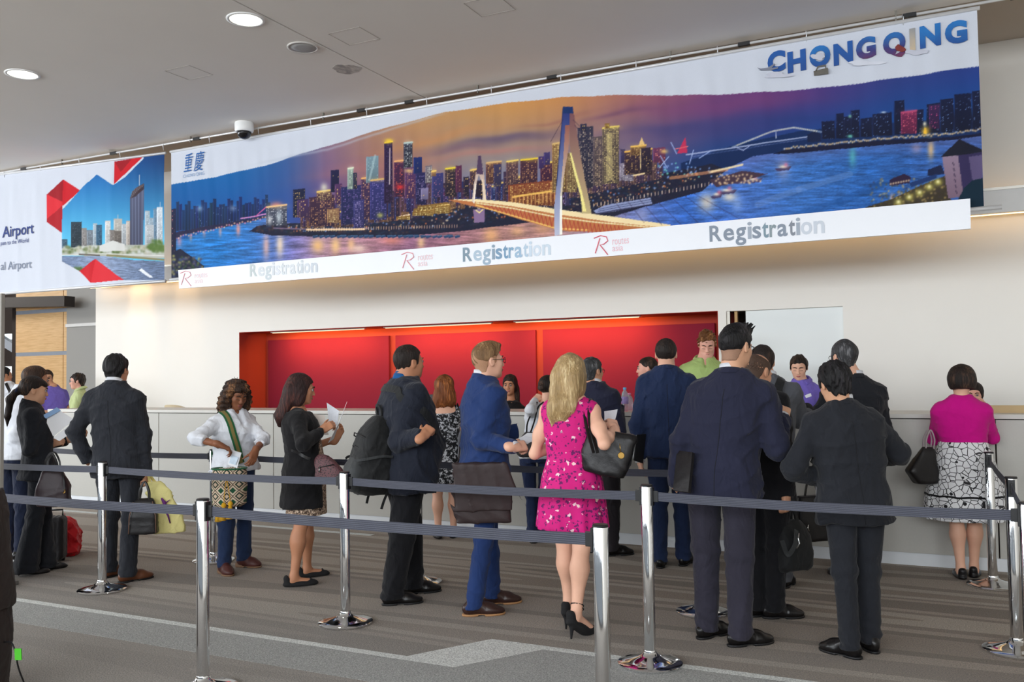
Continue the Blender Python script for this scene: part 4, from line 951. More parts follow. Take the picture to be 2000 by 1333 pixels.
# ------------------------------------------------------------------ implicit-surface modelling kit
f32 = np.float32
def nrm(v):
    v = np.asarray(v, float); return v/(np.linalg.norm(v)+1e-9)
class Field:
    def __init__(s, lo, hi, h):
        s.h = h; s.lo = np.asarray(lo, float); n = np.ceil((np.asarray(hi, float)-s.lo)/h).astype(int)+1
        s.n = n; s.ax = [(s.lo[i]+h*np.arange(n[i])).astype(f32) for i in range(3)]
        s.V = np.full(tuple(n), 0.5, f32)
    def sub(s, lo=None, hi=None):
        if lo is None: sl = (slice(None),)*3
        else:
            sl = tuple(slice(int(np.clip((lo[i]-s.lo[i])/s.h-1, 0, s.n[i])), int(np.clip((hi[i]-s.lo[i])/s.h+3, 0, s.n[i]))) for i in range(3))
        return sl, s.ax[0][sl[0]][:, None, None], s.ax[1][sl[1]][None, :, None], s.ax[2][sl[2]][None, None, :]
    def put(s, sl, d, k, op='u'):
        V = s.V[sl]
        if V.size == 0: return
        if op == 'u':
            if k > 0:
                hh = np.maximum(k-np.abs(V-d), 0)/k; s.V[sl] = np.minimum(V, d)-hh*hh*(k*.25)
            else: s.V[sl] = np.minimum(V, d)
        else:
            d = -d if op == 'c' else d
            if k > 0:
                hh = np.maximum(k-np.abs(V-d), 0)/k; s.V[sl] = np.maximum(V, d)+hh*hh*(k*.25)
            else: s.V[sl] = np.maximum(V, d)
    def cone(s, a, b, ra, rb=None, k=.02, flat=None, op='u'):
        rb = ra if rb is None else rb; a = np.asarray(a, float); b = np.asarray(b, float)
        R = max(ra, rb)*(1 if not flat else max(1, flat[1]))+k+3*s.h
        sl, X, Y, Z = s.sub(np.minimum(a, b)-R, np.maximum(a, b)+R)
        ba = b-a; L2 = ba@ba+1e-12
        x, y, z = X-f32(a[0]), Y-f32(a[1]), Z-f32(a[2])
        t = np.clip((x*f32(ba[0])+y*f32(ba[1])+z*f32(ba[2]))/f32(L2), 0, 1)
        qx, qy, qz = x-t*f32(ba[0]), y-t*f32(ba[1]), z-t*f32(ba[2])
        D2 = qx*qx+qy*qy+qz*qz
        if flat:
            nn = nrm(flat[0]); c = qx*f32(nn[0])+qy*f32(nn[1])+qz*f32(nn[2]); D2 = D2+c*c*f32(1/flat[1]**2-1)
        s.put(sl, np.sqrt(D2)-(ra+(rb-ra)*t), k, op)
    def chain(s, pts, rr, k=.02, kk=None):
        for i in range(len(pts)-1): s.cone(pts[i], pts[i+1], rr[i], rr[i+1], k if i == 0 or kk is None else kk)
    def ell(s, c, r, k=.02, R=None, op='u'):
        c = np.asarray(c, float); r = np.asarray(r, float); m = r.max()+k+3*s.h
        sl, X, Y, Z = s.sub(c-m, c+m); x, y, z = X-f32(c[0]), Y-f32(c[1]), Z-f32(c[2])
        if R is not None:
            R = np.asarray(R, float)
            x, y, z = [x*f32(R[0, i])+y*f32(R[1, i])+z*f32(R[2, i]) for i in range(3)]
        k0 = np.sqrt((x/f32(r[0]))**2+(y/f32(r[1]))**2+(z/f32(r[2]))**2)
        k1 = np.sqrt((x/f32(r[0]**2))**2+(y/f32(r[1]**2))**2+(z/f32(r[2]**2))**2)
        s.put(sl, k0*(k0-1)/(k1+f32(1e-6)), k, op)
    def box(s, c, half, rad=.01, k=0, R=None, op='u'):
        c = np.asarray(c, float); half = np.asarray(half, float); m = np.linalg.norm(half)+k+3*s.h
        sl, X, Y, Z = s.sub(c-m, c+m); x, y, z = X-f32(c[0]), Y-f32(c[1]), Z-f32(c[2])
        if R is not None:
            R = np.asarray(R, float)
            x, y, z = [x*f32(R[0, i])+y*f32(R[1, i])+z*f32(R[2, i]) for i in range(3)]
        q = [np.abs(v)-f32(half[i]-rad) for i, v in enumerate((x, y, z))]
        o = np.sqrt(np.maximum(q[0], 0)**2+np.maximum(q[1], 0)**2+np.maximum(q[2], 0)**2)+np.minimum(np.maximum(np.maximum(q[0], q[1]), q[2]), 0)-f32(rad)
        s.put(sl, o, k, op)
    def loft(s, sec, k=.02, p=2.3, pleat=None, op='u', cap=.02):
        """sec rows: z, cx, cy, half width, half depth front, half depth back"""
        S = np.array(sorted(sec), float); zz = np.linspace(S[0, 0], S[-1, 0], 80)
        def smooth(i):
            y = np.interp(zz, S[:, 0], S[:, i])
            for _ in range(6): y[1:-1] = .25*y[:-2]+.5*y[1:-1]+.25*y[2:]
            return y
        T = [smooth(i) for i in range(1, 6)]
        m = k+3*s.h; W = S[:, 3].max()*1.15+m; Dm = S[:, 4:6].max()*1.15+m
        lo = (S[:, 1].min()-W, S[:, 2].min()-Dm, S[0, 0]-m); hi = (S[:, 1].max()+W, S[:, 2].max()+Dm, S[-1, 0]+m)
        sl, X, Y, Z = s.sub(lo, hi)
        if s.V[sl].size == 0: return
        g = [np.interp(Z.ravel(), zz, t).astype(f32)[None, None, :] for t in T]
        x = X-g[0]; y = Y-g[1]; hd = np.where(y > 0, g[3], g[4])
        r = ((np.abs(x)/g[2])**p+(np.abs(y)/hd)**p)**f32(1/p)
        if pleat:
            n, amp, z0, z1, ph = pleat; th = np.arctan2(y/hd, x/g[2]); a = np.clip((z1-Z)/(z1-z0), 0, 1)*amp
            r = r/(1+a*(np.cos(n*th+ph+1.5*np.sin(2*th+ph))*.7+.3*np.cos((n*1.7)*th+2*ph)))
        d = (r-1)*np.minimum(g[2], hd)
        d = np.maximum(d, np.maximum(Z-f32(S[-1, 0]), f32(S[0, 0])-Z))
        s.put(sl, d, k, op)
    def plane(s, pt, n, lo=None, hi=None, k=0):
        """keep the side that n points away from"""
        n = nrm(n); sl, X, Y, Z = s.sub(lo, hi)
        d = (X-f32(pt[0]))*f32(n[0])+(Y-f32(pt[1]))*f32(n[1])+(Z-f32(pt[2]))*f32(n[2]); s.put(sl, d, k, 'i')
    def disp(s, fn, lo=None, hi=None):
        sl, X, Y, Z = s.sub(lo, hi); s.V[sl] = s.V[sl]+fn(X, Y, Z).astype(f32)
    def mesh(s):
        V = np.pad(s.V, 1, constant_values=.5); S = V < 0
        n = np.array(V.shape)-1
        c = [S[i:i+n[0], j:j+n[1], k:k+n[2]] for i in (0, 1) for j in (0, 1) for k in (0, 1)]
        cnt = np.zeros(tuple(n), np.int8)
        for q in c: cnt += q
        I, J, K = np.nonzero((cnt > 0) & (cnt < 8)); m = len(I)
        idx = np.full(tuple(n), -1, np.int32); idx[I, J, K] = np.arange(m, dtype=np.int32)
        acc = np.zeros((m, 3), f32); num = np.zeros(m, f32)
        off = [(i, j, k) for i in (0, 1) for j in (0, 1) for k in (0, 1)]
        vals = [V[I+a, J+b, K+d] for a, b, d in off]
        for p in range(8):
            for q in range(p+1, 8):
                df = [off[q][i]-off[p][i] for i in range(3)]
                if sum(map(abs, df)) != 1: continue
                x = (vals[p] < 0) != (vals[q] < 0)
                t = np.where(x, vals[p]/np.where(x, vals[p]-vals[q], 1), 0)
                for i in range(3): acc[:, i] += np.where(x, off[p][i]+t*df[i], 0)
                num += x
        P = acc/num[:, None]+np.stack([I, J, K], -1)-1
        P = P*s.h+s.lo
        Q = []
        for ax in range(3):
            a, b = [(1, 2), (2, 0), (0, 1)][ax]
            sh = [slice(None)]*3; s0 = list(sh); s1 = list(sh)
            s0[ax] = slice(0, -1); s1[ax] = slice(1, None)
            A = S[tuple(s0)]; B = S[tuple(s1)]
            ch = A != B; e = np.array(np.nonzero(ch)).T
            if len(e) == 0: continue
            ok = (e[:, a] > 0) & (e[:, b] > 0) & (e[:, a] < V.shape[a]-1) & (e[:, b] < V.shape[b]-1); e = e[ok]
            flip = A[tuple(e.T)]
            def cell(da, db):
                g = e.copy(); g[:, a] -= da; g[:, b] -= db; return idx[tuple(g.T)]
            q = np.stack([cell(1, 1), cell(0, 1), cell(0, 0), cell(1, 0)], -1)
            q[~flip] = q[~flip][:, ::-1]
            Q.append(q)
        return P.astype(f32), (np.concatenate(Q) if Q else np.zeros((0, 4), np.int32))
def join(parts):
    V = []; Q = []; k = 0
    for v, q in parts:
        V.append(v); Q.append(q+k); k += len(v)
    return np.concatenate(V), np.concatenate(Q)
def relax(v, q, n=1, f=.5):
    """light smoothing of a surface"""
    e = np.concatenate([q[:, [0, 1]], q[:, [1, 2]], q[:, [2, 3]], q[:, [3, 0]]]); e = np.concatenate([e, e[:, ::-1]])
    deg = np.bincount(e[:, 0], minlength=len(v)).astype(f32)[:, None]+1e-6
    for _ in range(n):
        s = np.stack([np.bincount(e[:, 0], v[e[:, 1], i], minlength=len(v)) for i in range(3)], -1)
        v = (v*(1-f)+f*s/deg).astype(f32)
    return v
def folds(seed, amp, f=(1, 1, 1)):
    r = np.random.RandomState(seed); K = r.randn(6, 3)*np.array([13, 13, 17])*np.array(f); ph = r.rand(6)*6.3
    def fn(X, Y, Z):
        w = 1.5*np.sin(K[1, 0]*.6*X+K[1, 1]*.6*Y+K[1, 2]*.5*Z+ph[1])
        a = np.sin(K[0, 0]*X+K[0, 1]*Y+K[0, 2]*Z+ph[0]+w)
        rd = (1-np.abs(np.sin(1.1*(K[2, 0]*X+K[2, 1]*Y+K[2, 2]*Z)+ph[2]+1.4*np.sin(K[3, 0]*.6*X+K[3, 1]*.6*Y+K[3, 2]*.5*Z+ph[3]))))**3
        r2 = (1-np.abs(np.sin(1.2*(K[4, 0]*X+K[4, 1]*Y+K[4, 2]*Z)+ph[4]+w)))**4
        return amp*(.45*a-1.1*(rd-.25)-.9*(r2-.2))
    return fn
def rotm(yaw=0, pitch=0, roll=0):
    """yaw to the left about z, pitch: chin down positive, roll: lean to own right positive (degrees)"""
    y, p, r = map(math.radians, (yaw, pitch, roll))
    Rz = np.array([[math.cos(y), -math.sin(y), 0], [math.sin(y), math.cos(y), 0], [0, 0, 1]])
    Rx = np.array([[1, 0, 0], [0, math.cos(-p), -math.sin(-p)], [0, math.sin(-p), math.cos(-p)]])
    Ry = np.array([[math.cos(r), 0, math.sin(r)], [0, 1, 0], [-math.sin(r), 0, math.cos(r)]])
    return Rz@Rx@Ry

# ------------------------------------------------------------------ pieces of a figure
def head_piece(nb, s=1.0, fem=False, jaw=1.0, neck_r=.056, fat=0.0):
    """head in its own frame (x right, y ahead, z up, origin between the ears); nb: base of the neck in that frame"""
    lo = np.minimum([-.10, -.135, -.14], np.array(nb)/s-.075); hi = np.maximum([.10, .135, .13], np.array(nb)/s+.075)
    F = Field(lo, hi, .0058)
    nbs = np.array(nb)/s
    F.ell((0, -.014, .028), (.0755, .097, .087), 0)
    F.ell((0, .030, -.028), (.061+fat*.4, .066, .086), .03)
    F.ell((0, .040, -.072), ((.049 if fem else .055)*jaw+fat*.5, .046, .042), .03)
    F.ell((0, .077, -.096), (.018, .016, .014), .028)
    for sx in (-1, 1):
        F.ell((sx*.040, .062, -.022), (.021+fat*.2, .020, .022), .028)
        F.ell((sx*.031, .103, .006), (.017, .015, .0115), .014, op='c')
        F.cone((sx*.010, .092, .026), (sx*.046, .078, .024), .008 if not fem else .006, .006, .014)
        F.ell((sx*.079, -.010, -.006), (.0095, .0195, .032), .006, rotm(0, -12, 0))
        F.ell((sx*.089, -.006, -.002), (.006, .011, .018), .006, rotm(0, -12, 0), 'c')
        F.ell((sx*.0105, .105, -.032), (.0085, .009, .0075), .006)
    F.cone((0, .088, .016), (0, .108, -.026), .0075, .0115 if not fem else .010, .014)
    F.ell((0, .094, -.0555), (.021, .0085, .0055), .006)
    F.ell((0, .092, -.066), (.018, .0085, .0055), .006)
    F.cone((-.017, .1035, -.0605), (.017, .1035, -.0605), .0022, .0022, .003, op='c')
    F.cone((0, -.022, -.05), nbs, neck_r/s, (neck_r+.004)/s, .03)
    F.cone(nbs, nbs+np.array([0, 0, -.03]), (neck_r+.006)/s, (neck_r+.012)/s, .03)
    v, q = F.mesh(); return v*s, q
def hand_piece(w, d, n, side, curl=(25, 30, 22), s=1.0, spread=.0, thumb=(.75, .62, -.25), arm=None, ra=.03):
    """w wrist, d along the palm, n out of the back of the hand; side +1 right, -1 left"""
    d = nrm(d); n = nrm(np.asarray(n)-d*(np.asarray(n)@d)); lat = np.cross(n, d)*side
    w = np.asarray(w, float); lo = w-.02; hi = w+.02
    pts = []
    L = [(.041, .026, .021), (.046, .029, .022), (.043, .028, .022), (.033, .021, .019)]
    for i, off in enumerate((.030, .0105, -.009, -.0275)):
        b = w+(d*(.090 if i in (1, 2) else .085)+lat*off)*s; a = 0; P = [b]
        for j in range(3):
            a += math.radians(curl[j]*(1+.10*(i-1)))
            dd = nrm(d*math.cos(a)-n*math.sin(a)+lat*spread*(1.5-i)*.6); P.append(P[-1]+dd*L[i][j]*s)
        pts.append(P)
    tb = w+(d*.022+lat*.024-n*.006)*s; td = nrm(d*thumb[0]+lat*thumb[1]+n*thumb[2]); td2 = nrm(td+d*.25-n*.35)
    T = [tb, tb+td*.044*s, tb+td*.044*s+td2*.032*s, tb+td*.044*s+td2*.032*s+nrm(td2+d*.1-n*.25)*.026*s]
    allp = np.array([p for P in pts for p in P]+T+[w-d*.05*s]+([arm] if arm is not None else []))
    F = Field(allp.min(0)-.035, allp.max(0)+.035, .0046 if arm is None else .006)
    F.box(w+d*.047*s, (.039*s, .047*s, .0135*s), .013*s, .012, np.stack([lat, d, n], 1))
    F.cone(w-d*.045*s, w+d*.02*s, .026*s, .024*s, .02, flat=(lat, 1.12))
    F.ell(w+(d*.03+lat*.024-n*.008)*s, (.019*s, .032*s, .016*s), .014, np.stack([lat, d, n], 1))
    for P in pts:
        for j in range(3): F.cone(P[j], P[j+1], (.0092-.0011*j)*s, (.0084-.0011*j)*s, .004 if j else .007)
    for j in range(3): F.cone(T[j], T[j+1], (.0125-.0018*j)*s, (.0108-.0016*j)*s, .006 if j else .012)
    if arm is not None: F.cone(w-d*.02, arm, .027*s, ra, .025)
    return F.mesh()
def shoe_pieces(kind, L=.285, W=1.0):
    """foot frame: heel at y=-.07, toe ahead along +y, sole on z=0"""
    k = L/.285; F = Field((-.075, -.11*k, -.02), (.075, .225*k, .16), .0055)
    F.ell((0, -.018*k, .045), (.036*W, .060*k, .048), 0); F.ell((0, .115*k, .026), (.046*W, .088*k, .034), .03); F.cone((0, .0, .075), (0, .10*k, .048), .034*W, .034*W, .04)
    if kind == 'boot': F.cone((0, -.012*k, .06), (0, -.012*k, .125), .042, .044, .02)
    else: F.cone((0, -.008*k, .06), (0, -.008*k, .095), .036, .036, .015)
    F.plane((0, 0, .012), (0, 0, -1))
    F.disp(lambda X, Y, Z: .002*np.exp(-((Y-.075*k)/.006)**2)*(Z > .04))
    up = F.mesh()
    G = Field((-.075, -.11*k, -.02), (.075, .225*k, .06), .0055)
    G.ell((0, -.018*k, .02), (.0385*W, .063*k, .06), 0); G.ell((0, .108*k, .02), (.0495*W, .100*k, .06), .03)
    G.plane((0, 0, .014), (0, 0, 1)); G.plane((0, 0, 0), (0, 0, -1))
    G.box((0, .045*k, 0), (.08, .022*k, .008), .002, 0, op='c')
    if kind == 'boot':
        G.box((0, -.04*k, .02), (.034, .04*k, .02), .006, .004)
    return up, G.mesh()
def flat_shoe(heel=0.0, L=.25):
    k = L/.25; F = Field((-.06, -.10*k, -.02), (.06, .20*k, .17), .0050)
    n = 14; ys = np.linspace(-.075*k, .17*k, n)
    def zf(y): return heel*np.clip((.085*k-y)/(.14*k), 0, 1)
    for i in range(n-1):
        y0, y1 = ys[i], ys[i+1]; w = lambda y: .012+.028*math.sin(max(0.05, min(1, (y+.085*k)/(.265*k)))*PI)**.6
        hh = .034 if y0 > .08*k or y0 < -.03*k else .020
        F.cone((0, y0, zf(y0)+.018), (0, y1, zf(y1)+.016), w(y0), w(y1), .012, flat=((0, 0, 1), .62))
    F.cone((0, -.055*k, heel+.03), (0, -.062*k, heel+.062), .030, .028, .015)
    F.cone((0, .13*k, zf(.13*k)+.022), (0, .15*k, zf(.15*k)+.02), .026, .022, .02)
    F.cone((0, -.03*k, heel+.085), (0, .088*k, zf(.09*k)+.058), .027, .027, .01, op='c')
    F.plane((0, 0, .004), (0, 0, -1)) if heel == 0 else None
    if heel: F.cone((0, -.05*k, heel+.015), (0, -.062*k, .004), .018, .006, .02); F.plane((0, 0, 0), (0, 0, -1))
    return F.mesh()
def xf(piece, M, t):
    v, q = piece; return (v@np.asarray(M, f32).T+np.asarray(t, f32)).astype(f32), q
HAIRLINE = {
    'mid': [(-.14,-.050),(-.05,-.046),(-.034,-.02),(-.028,.012),(.012,.016),(.016,-.016),(.030,-.012),(.036,.030),(.055,.058),(.085,.068),(.13,.072)],
    'short': [(-.14,-.100),(-.05,-.096),(-.034,-.06),(-.028,.012),(.012,.016),(.016,-.016),(.030,-.012),(.036,.030),(.055,.058),(.085,.068),(.13,.072)],
    'fade': [(-.14,-.028),(-.05,-.022),(-.03,.0),(-.02,.026),(.03,.034),(.05,.056),(.085,.066),(.13,.07)],
    'bob': [(-.14,-.075),(-.02,-.07),(.02,-.05),(.045,.0),(.06,.045),(.085,.058),(.13,.06)],
    'long': [(-.14,-.2),(-.0,-.2),(.025,-.11),(.05,.0),(.062,.045),(.085,.062),(.13,.066)],
    'back': [(-.14,-.062),(-.05,-.05),(-.03,.0),(.02,.018),(.035,.03),(.055,.056),(.085,.070),(.13,.074)],
}
def hair_piece(line, infl=.010, top=0.0, noise=.003, freq=(60, 60, 22), seed=1, extra=(), res=.0062, s=1.0, bounds=None, bald=False, strand=0.0, soft=.004, side=0.0, taper=0.0, nape=False):
    lo = np.array([-.12, -.15, -.16]); hi = np.array([.12, .14, .165])
    if bounds: lo = np.minimum(lo, bounds[0]); hi = np.maximum(hi, bounds[1])
    F = Field(lo, hi, res)
    F.ell((0, -.014, .028), (.0755+infl+side, .097+infl, .087+infl), 0)
    if top: F.ell((0, .005, .055+top), (.066, .085, .066), .03)
    F.ell((0, .022, -.03), (.061+infl*.8, .066+infl*.5, .080), .03)
    if nape: F.cone((0, -.026, -.03), (0, -.034, -.13), .058+infl*.5, .057+infl*.3, .03)
    for e in extra:
        if e[0] == 'pre':
            if e[1] == 'ell': F.ell(*e[2:])
            else: F.cone(*e[2:])
    P = HAIRLINE[line] if isinstance(line, str) else line
    sl, X, Y, Z = F.sub()
    zb = np.interp(Y.ravel(), [p[0] for p in P], [p[1] for p in P]).astype(f32)[None, :, None]
    F.put(sl, np.broadcast_to((zb-Z)*.7, F.V.shape), soft, 'i')
    if bald: F.ell((0, .0, .10), bald, .01, op='c')
    for e in extra:
        if e[0] == 'ell': F.ell(*e[1:])
        elif e[0] == 'cone': F.cone(*e[1:])
        elif e[0] == 'cut': F.ell(*e[1:], op='c')
    F.ell((0, -.014, .026), (.072, .093, .083), 0, op='c') if bald else None
    r = np.random.RandomState(seed); K = r.randn(4, 3)*np.array(freq); ph = r.rand(4)*6
    def fn(X, Y, Z):
        a = np.sin(K[0, 0]*X+K[0, 1]*Y+K[0, 2]*Z+ph[0])+np.sin(K[1, 0]*X+K[1, 1]*Y+K[1, 2]*Z+ph[1])+np.sin(K[2, 0]*X+K[2, 1]*Y+K[2, 2]*Z+ph[2])
        o = noise*a*.5
        if strand:
            th = np.arctan2(X, -(Y+.01)); o = o+strand*np.sin(th*26+6*np.sin(Z*14+th*2)+ph[3])*.6+strand*.5*np.sin(th*47+Z*20)
        return o
    F.disp(fn)
    if taper: F.disp(lambda X, Y, Z: np.clip(-.02-Z, 0, .1)*taper+0*X+0*Y)
    v, q = F.mesh(); return v*s, q
M_EYEW = plain('eye_white', srgb(168, 158, 152), .25, var=.02); M_IRIS = plain('dark_iris', srgb(40, 26, 18), .15)
M_LENS = None
def ring_band(c, rx, ry, rows, mat, name, parent, gap=0.0, n=40, tilt=(0, 0), drop=None, thick=.003):
    """standing band round the neck; rows: (radius offset, height) bottom to top; drop(theta) lowers it, theta 0 is the front"""
    v = []; f = []; R = len(rows)
    for i in range(n+1):
        th = gap+(2*PI-2*gap)*i/n; dz = drop(th) if drop else 0.0
        for (o, z) in rows:
            v.append((c[0]+(rx+o)*math.sin(th), c[1]+(ry+o)*math.cos(th), c[2]+z+dz+tilt[1]*math.cos(th)+tilt[0]*math.sin(th)))
    for i in range(n):
        for j in range(R-1): f.append((i*R+j, i*R+j+1, (i+1)*R+j+1, (i+1)*R+j))
    me = np_mesh(name, np.array(v), np.array(f)); o = link(name, me, mat, parent)
    md = o.modifiers.new('thickness', 'SOLIDIFY'); md.thickness = thick; md.offset = 0
    return o
def ribbon(name, pts, width, mat, parent=None, normal=None, thick=.003, smooth_n=6, conform=None, off=.006):
    P = catmull(pts, smooth_n) if smooth_n else [np.array(p, float) for p in pts]
    N = []
    if conform is not None:
        Q = []
        for p in P:
            l, nn, i, dd = conform.find_nearest(Vector(p)); Q.append(np.array(l)+np.array(nn)*off); N.append(np.array(nn))
        P = Q
        for _ in range(2):
            N = [nrm(N[max(i-1, 0)]+N[i]+N[min(i+1, len(N)-1)]) for i in range(len(N))]
            P = [P[0]]+[(P[i-1]+2*P[i]+P[i+1])/4 for i in range(1, len(P)-1)]+[P[-1]]
    else: N = [np.array(normal if normal is not None else (0, -1, 0), float)]*len(P)
    v = []; f = []; m = len(P)
    for i, p in enumerate(P):
        d = nrm(P[min(i+1, m-1)]-P[max(i-1, 0)]); w = nrm(np.cross(d, N[i])); nn = np.cross(w, d)
        for a, b in ((-1, -1), (1, -1), (1, 1), (-1, 1)): v.append(p+w*width/2*a+nn*thick/2*b)
    for i in range(m-1):
        for k in range(4): f.append((i*4+k, i*4+(k+1) % 4, i*4+4+(k+1) % 4, i*4+4+k))
    f += [(3, 2, 1, 0), tuple((m-1)*4+k for k in range(4))]
    return MB().add(v, f).build(name, mat, parent, auto=.9)
# ------------------------------------------------------------------ a posed, dressed figure
SKIN = {'fair': srgb(226, 178, 152), 'tan': srgb(206, 154, 122), 'east': srgb(214, 166, 134), 'brown': srgb(134, 86, 60), 'olive': srgb(186, 132, 100), 'pink': srgb(224, 170, 150)}
MALE = [(.46,.200,.145,.150),(.52,.193,.142,.150),(.60,.172,.136,.122),(.66,.176,.138,.122),(.72,.188,.138,.134),(.77,.186,.128,.136),(.805,.150,.100,.112),(.832,.098,.078,.090),(.848,.066,.064,.068)]
FEM = [(.46,.178,.125,.140),(.52,.176,.122,.138),(.60,.140,.108,.100),(.66,.148,.118,.104),(.72,.160,.142,.114),(.77,.156,.112,.114),(.805,.122,.082,.096),(.832,.082,.066,.076),(.848,.056,.056,.058)]
class Person:
    def __init__(s, label, top, phi, feet=None, base=None, z0=0.0, fem=False, w=1.0, sw=1.0, skinc='fair', neck=None, head=(0, 0, 0), headpx=None, pel=None, belly=0.0, lift=0.0, hs=1.0, hat=.012, seed=1, twist=0.0, group=None, noff=0.0, shz=0.0):
        s.label = label; s.fem = fem; s.w = w; s.skinm = skin('skin_'+skinc, SKIN[skinc]); s.seed = seed; s.belly = belly; s.z0 = z0
        if feet is not None:
            g = [ground(f[0], f[1], z0) for f in feet]; B = (g[0]+g[1])/2
        else: B = np.array([base[0], base[1], z0])
        s.B = B; s.D = (B-CO)@DH
        s.h = at_depth(top[0], top[1], s.D+noff)[2]-hat-z0; h = s.h; s.k = k = h/1.75
        rv = nrm((B-CO)*[1, 1, 0]); rt = np.array([rv[1], -rv[0], 0]); a = math.radians(phi)
        fd = rv*math.cos(a)+rt*math.sin(a); s.yaw = math.atan2(-fd[0], fd[1]); s.phi = phi
        c, sn = math.cos(s.yaw), math.sin(s.yaw); s.R = np.array([[c, -sn, 0], [sn, c, 0], [0, 0, 1]])
        s.lift = lift
        if feet is not None:
            s.ft = []
            for f, gg in zip(feet, g):
                v = rv*math.cos(math.radians(f[2]))+rt*math.sin(math.radians(f[2])); vl = s.R.T@v
                s.ft.append((s.R.T@(gg-B), math.atan2(-vl[0], vl[1])))
        else: s.ft = [(np.array([.10*k, 0, 0]), -.15), (np.array([-.10*k, 0, 0]), .15)]
        hd = .5*(s.ft[0][0]+s.ft[1][0])
        s.pel = np.array([hd[0], hd[1]+.02, .53*h]) if pel is None else s.loc(*pel)
        s.pel[2] = .53*h
        s.neck = np.array([s.pel[0], s.pel[1]-.02*k, .842*h]) if neck is None else s.loc(neck[0], neck[1], (neck[2] if len(neck) > 2 else 0))
        s.neck = s.neck+np.array([0, 0, .026*k]); shz -= .024*k
        s.hs = hs*k**.6
        s.hR = rotm(*head)
        hc = s.neck+np.array([0, .028, .0])*k; hc[2] = h-.118*s.hs
        if headpx is not None:
            q = s.loc(headpx[0], headpx[1], noff); hc[:2] = q[:2] if len(headpx) < 3 else hc[:2]; hc[2] = q[2]
        s.hc = hc
        s.sw = (.148 if fem else .160)*k*w**.6*sw
        t = math.radians(twist); ax = np.array([math.cos(t), math.sin(t), 0])
        top_n = s.neck; szz = -.050*h+shz
        s.sh = {1: top_n+ax*s.sw+np.array([0, -.005, szz]), -1: top_n-ax*s.sw+np.array([0, -.005, szz])}
        s.L1 = .172*h; s.L2 = .150*h
        s.el = {}; s.wr = {}; s.hand = {}
        for d in (1, -1):
            s.el[d] = s.sh[d]+np.array([d*.055, -.02, -s.L1*.96]); s.wr[d] = s.el[d]+np.array([d*.0, .05, -s.L2*.97]); s.hand[d] = dict(curl=(22, 28, 20))
        s.obj = None; s.bv = []; s.parts = {}
    def loc(s, x, y, off=0.0): return s.R.T@(at_depth(x, y, s.D+off)-s.B)
    def world(s, p): return s.B+s.R@np.asarray(p, float)
    def _ray(s, x, y, S, L, sg):
        S = s.world(S); v = nrm(ray(x, y)); b = v@(S-CO); q = b*b-((S-CO)@(S-CO)-L*L)
        t = b+(sg*math.sqrt(q) if q > 0 else 0); return s.R.T@(CO+v*t-s.B)
    def arm(s, d, e, w=None, **hand):
        s.el[d] = s._ray(e[0], e[1], s.sh[d], s.L1, e[2])
        # keep the bone length when the picture asks for more
        u = s.el[d]-s.sh[d]; L = np.linalg.norm(u)
        if L > s.L1*1.12: s.el[d] = s.sh[d]+u/L*s.L1*1.12
        if w is not None:
            s.wr[d] = s._ray(w[0], w[1], s.el[d], s.L2, w[2]); u = s.wr[d]-s.el[d]; L = np.linalg.norm(u)
            if L > s.L2*1.15: s.wr[d] = s.el[d]+u/L*s.L2*1.15
        s.hand[d].update(hand); return s
    def arml(s, d, e, w, **hand):
        s.el[d] = s.sh[d]+nrm(e)*s.L1; s.wr[d] = s.el[d]+nrm(w)*s.L2; s.hand[d].update(hand); return s
    def H(s, p): return s.hc+s.hR@(np.asarray(p, float)*s.hs)
    def axis(s, z):
        t = np.clip((z-s.pel[2])/(s.neck[2]-s.pel[2]), 0, 1.05); return s.pel[:2]*(1-t)+s.neck[:2]*t
    def table(s, grow=0.0, scale=1.0, lo=.46, hi=.85, extra=None):
        T = []
        for zf, a, b, c in (FEM if s.fem else MALE):
            if zf < lo-.001 or zf > hi: continue
            z = zf*s.h+(s.neck[2]-.842*s.h)*np.clip((zf-.77)/.07, 0, 1); cx, cy = s.axis(z); bl = s.belly*math.exp(-((zf-.60)/.07)**2)
            g = grow if zf < .8 else grow*.6
            T.append([z, cx, cy, (a*s.w*s.k)*scale+g, (b*s.k*(.5+.5*s.w))*scale+bl+g, (c*s.k*(.5+.5*s.w))*scale+g])
        if lo < .46:
            r = list(T[0]); r[0] = lo*s.h; T.insert(0, r)
        elif T[0][0] > lo*s.h+.002:
            zs = [r[0] for r in s.table(grow, scale, .46, hi)]; full = s.table(grow, scale, .46, hi)
            r = [lo*s.h]+[float(np.interp(lo*s.h, zs, [q[i] for q in full])) for i in range(1, 6)]; T.insert(0, r)
        if extra: extra(T)
        return T
    # ---------------- the body itself: one mesh
    def body(s, bare_arms=(), bare_legs=False, chest=False, hands=(1, -1), jaw=1.0, fat=0.0, neck_r=None, coarse=True):
        nb = s.hR.T@(s.neck+np.array([0, -.005, -.01])-s.hc)
        nr = neck_r or (.047 if s.fem else .058)*s.k
        parts = [xf(head_piece(nb, s.hs, s.fem, jaw, nr, fat), s.hR, s.hc)]
        sc = .84 if not chest else .93
        pts = np.array([s.pel, s.neck, *s.sh.values(), *s.el.values(), *s.wr.values(), (0, 0, 0), (0, 0, s.h*.86), s.ft[0][0], s.ft[1][0]])
        zlo = .40*s.h if not bare_legs else .0
        F = Field(np.r_[pts[:, :2].min(0)-.24, .05], np.r_[pts[:, :2].max(0)+.24, s.neck[2]+.08], .024 if not chest else .0125)
        F.loft(s.table(0, sc, .505, .835), .03)
        F.cone(s.neck-[0, 0, .06], s.neck+[0, 0, .02], nr*.98, nr*.96, .03)
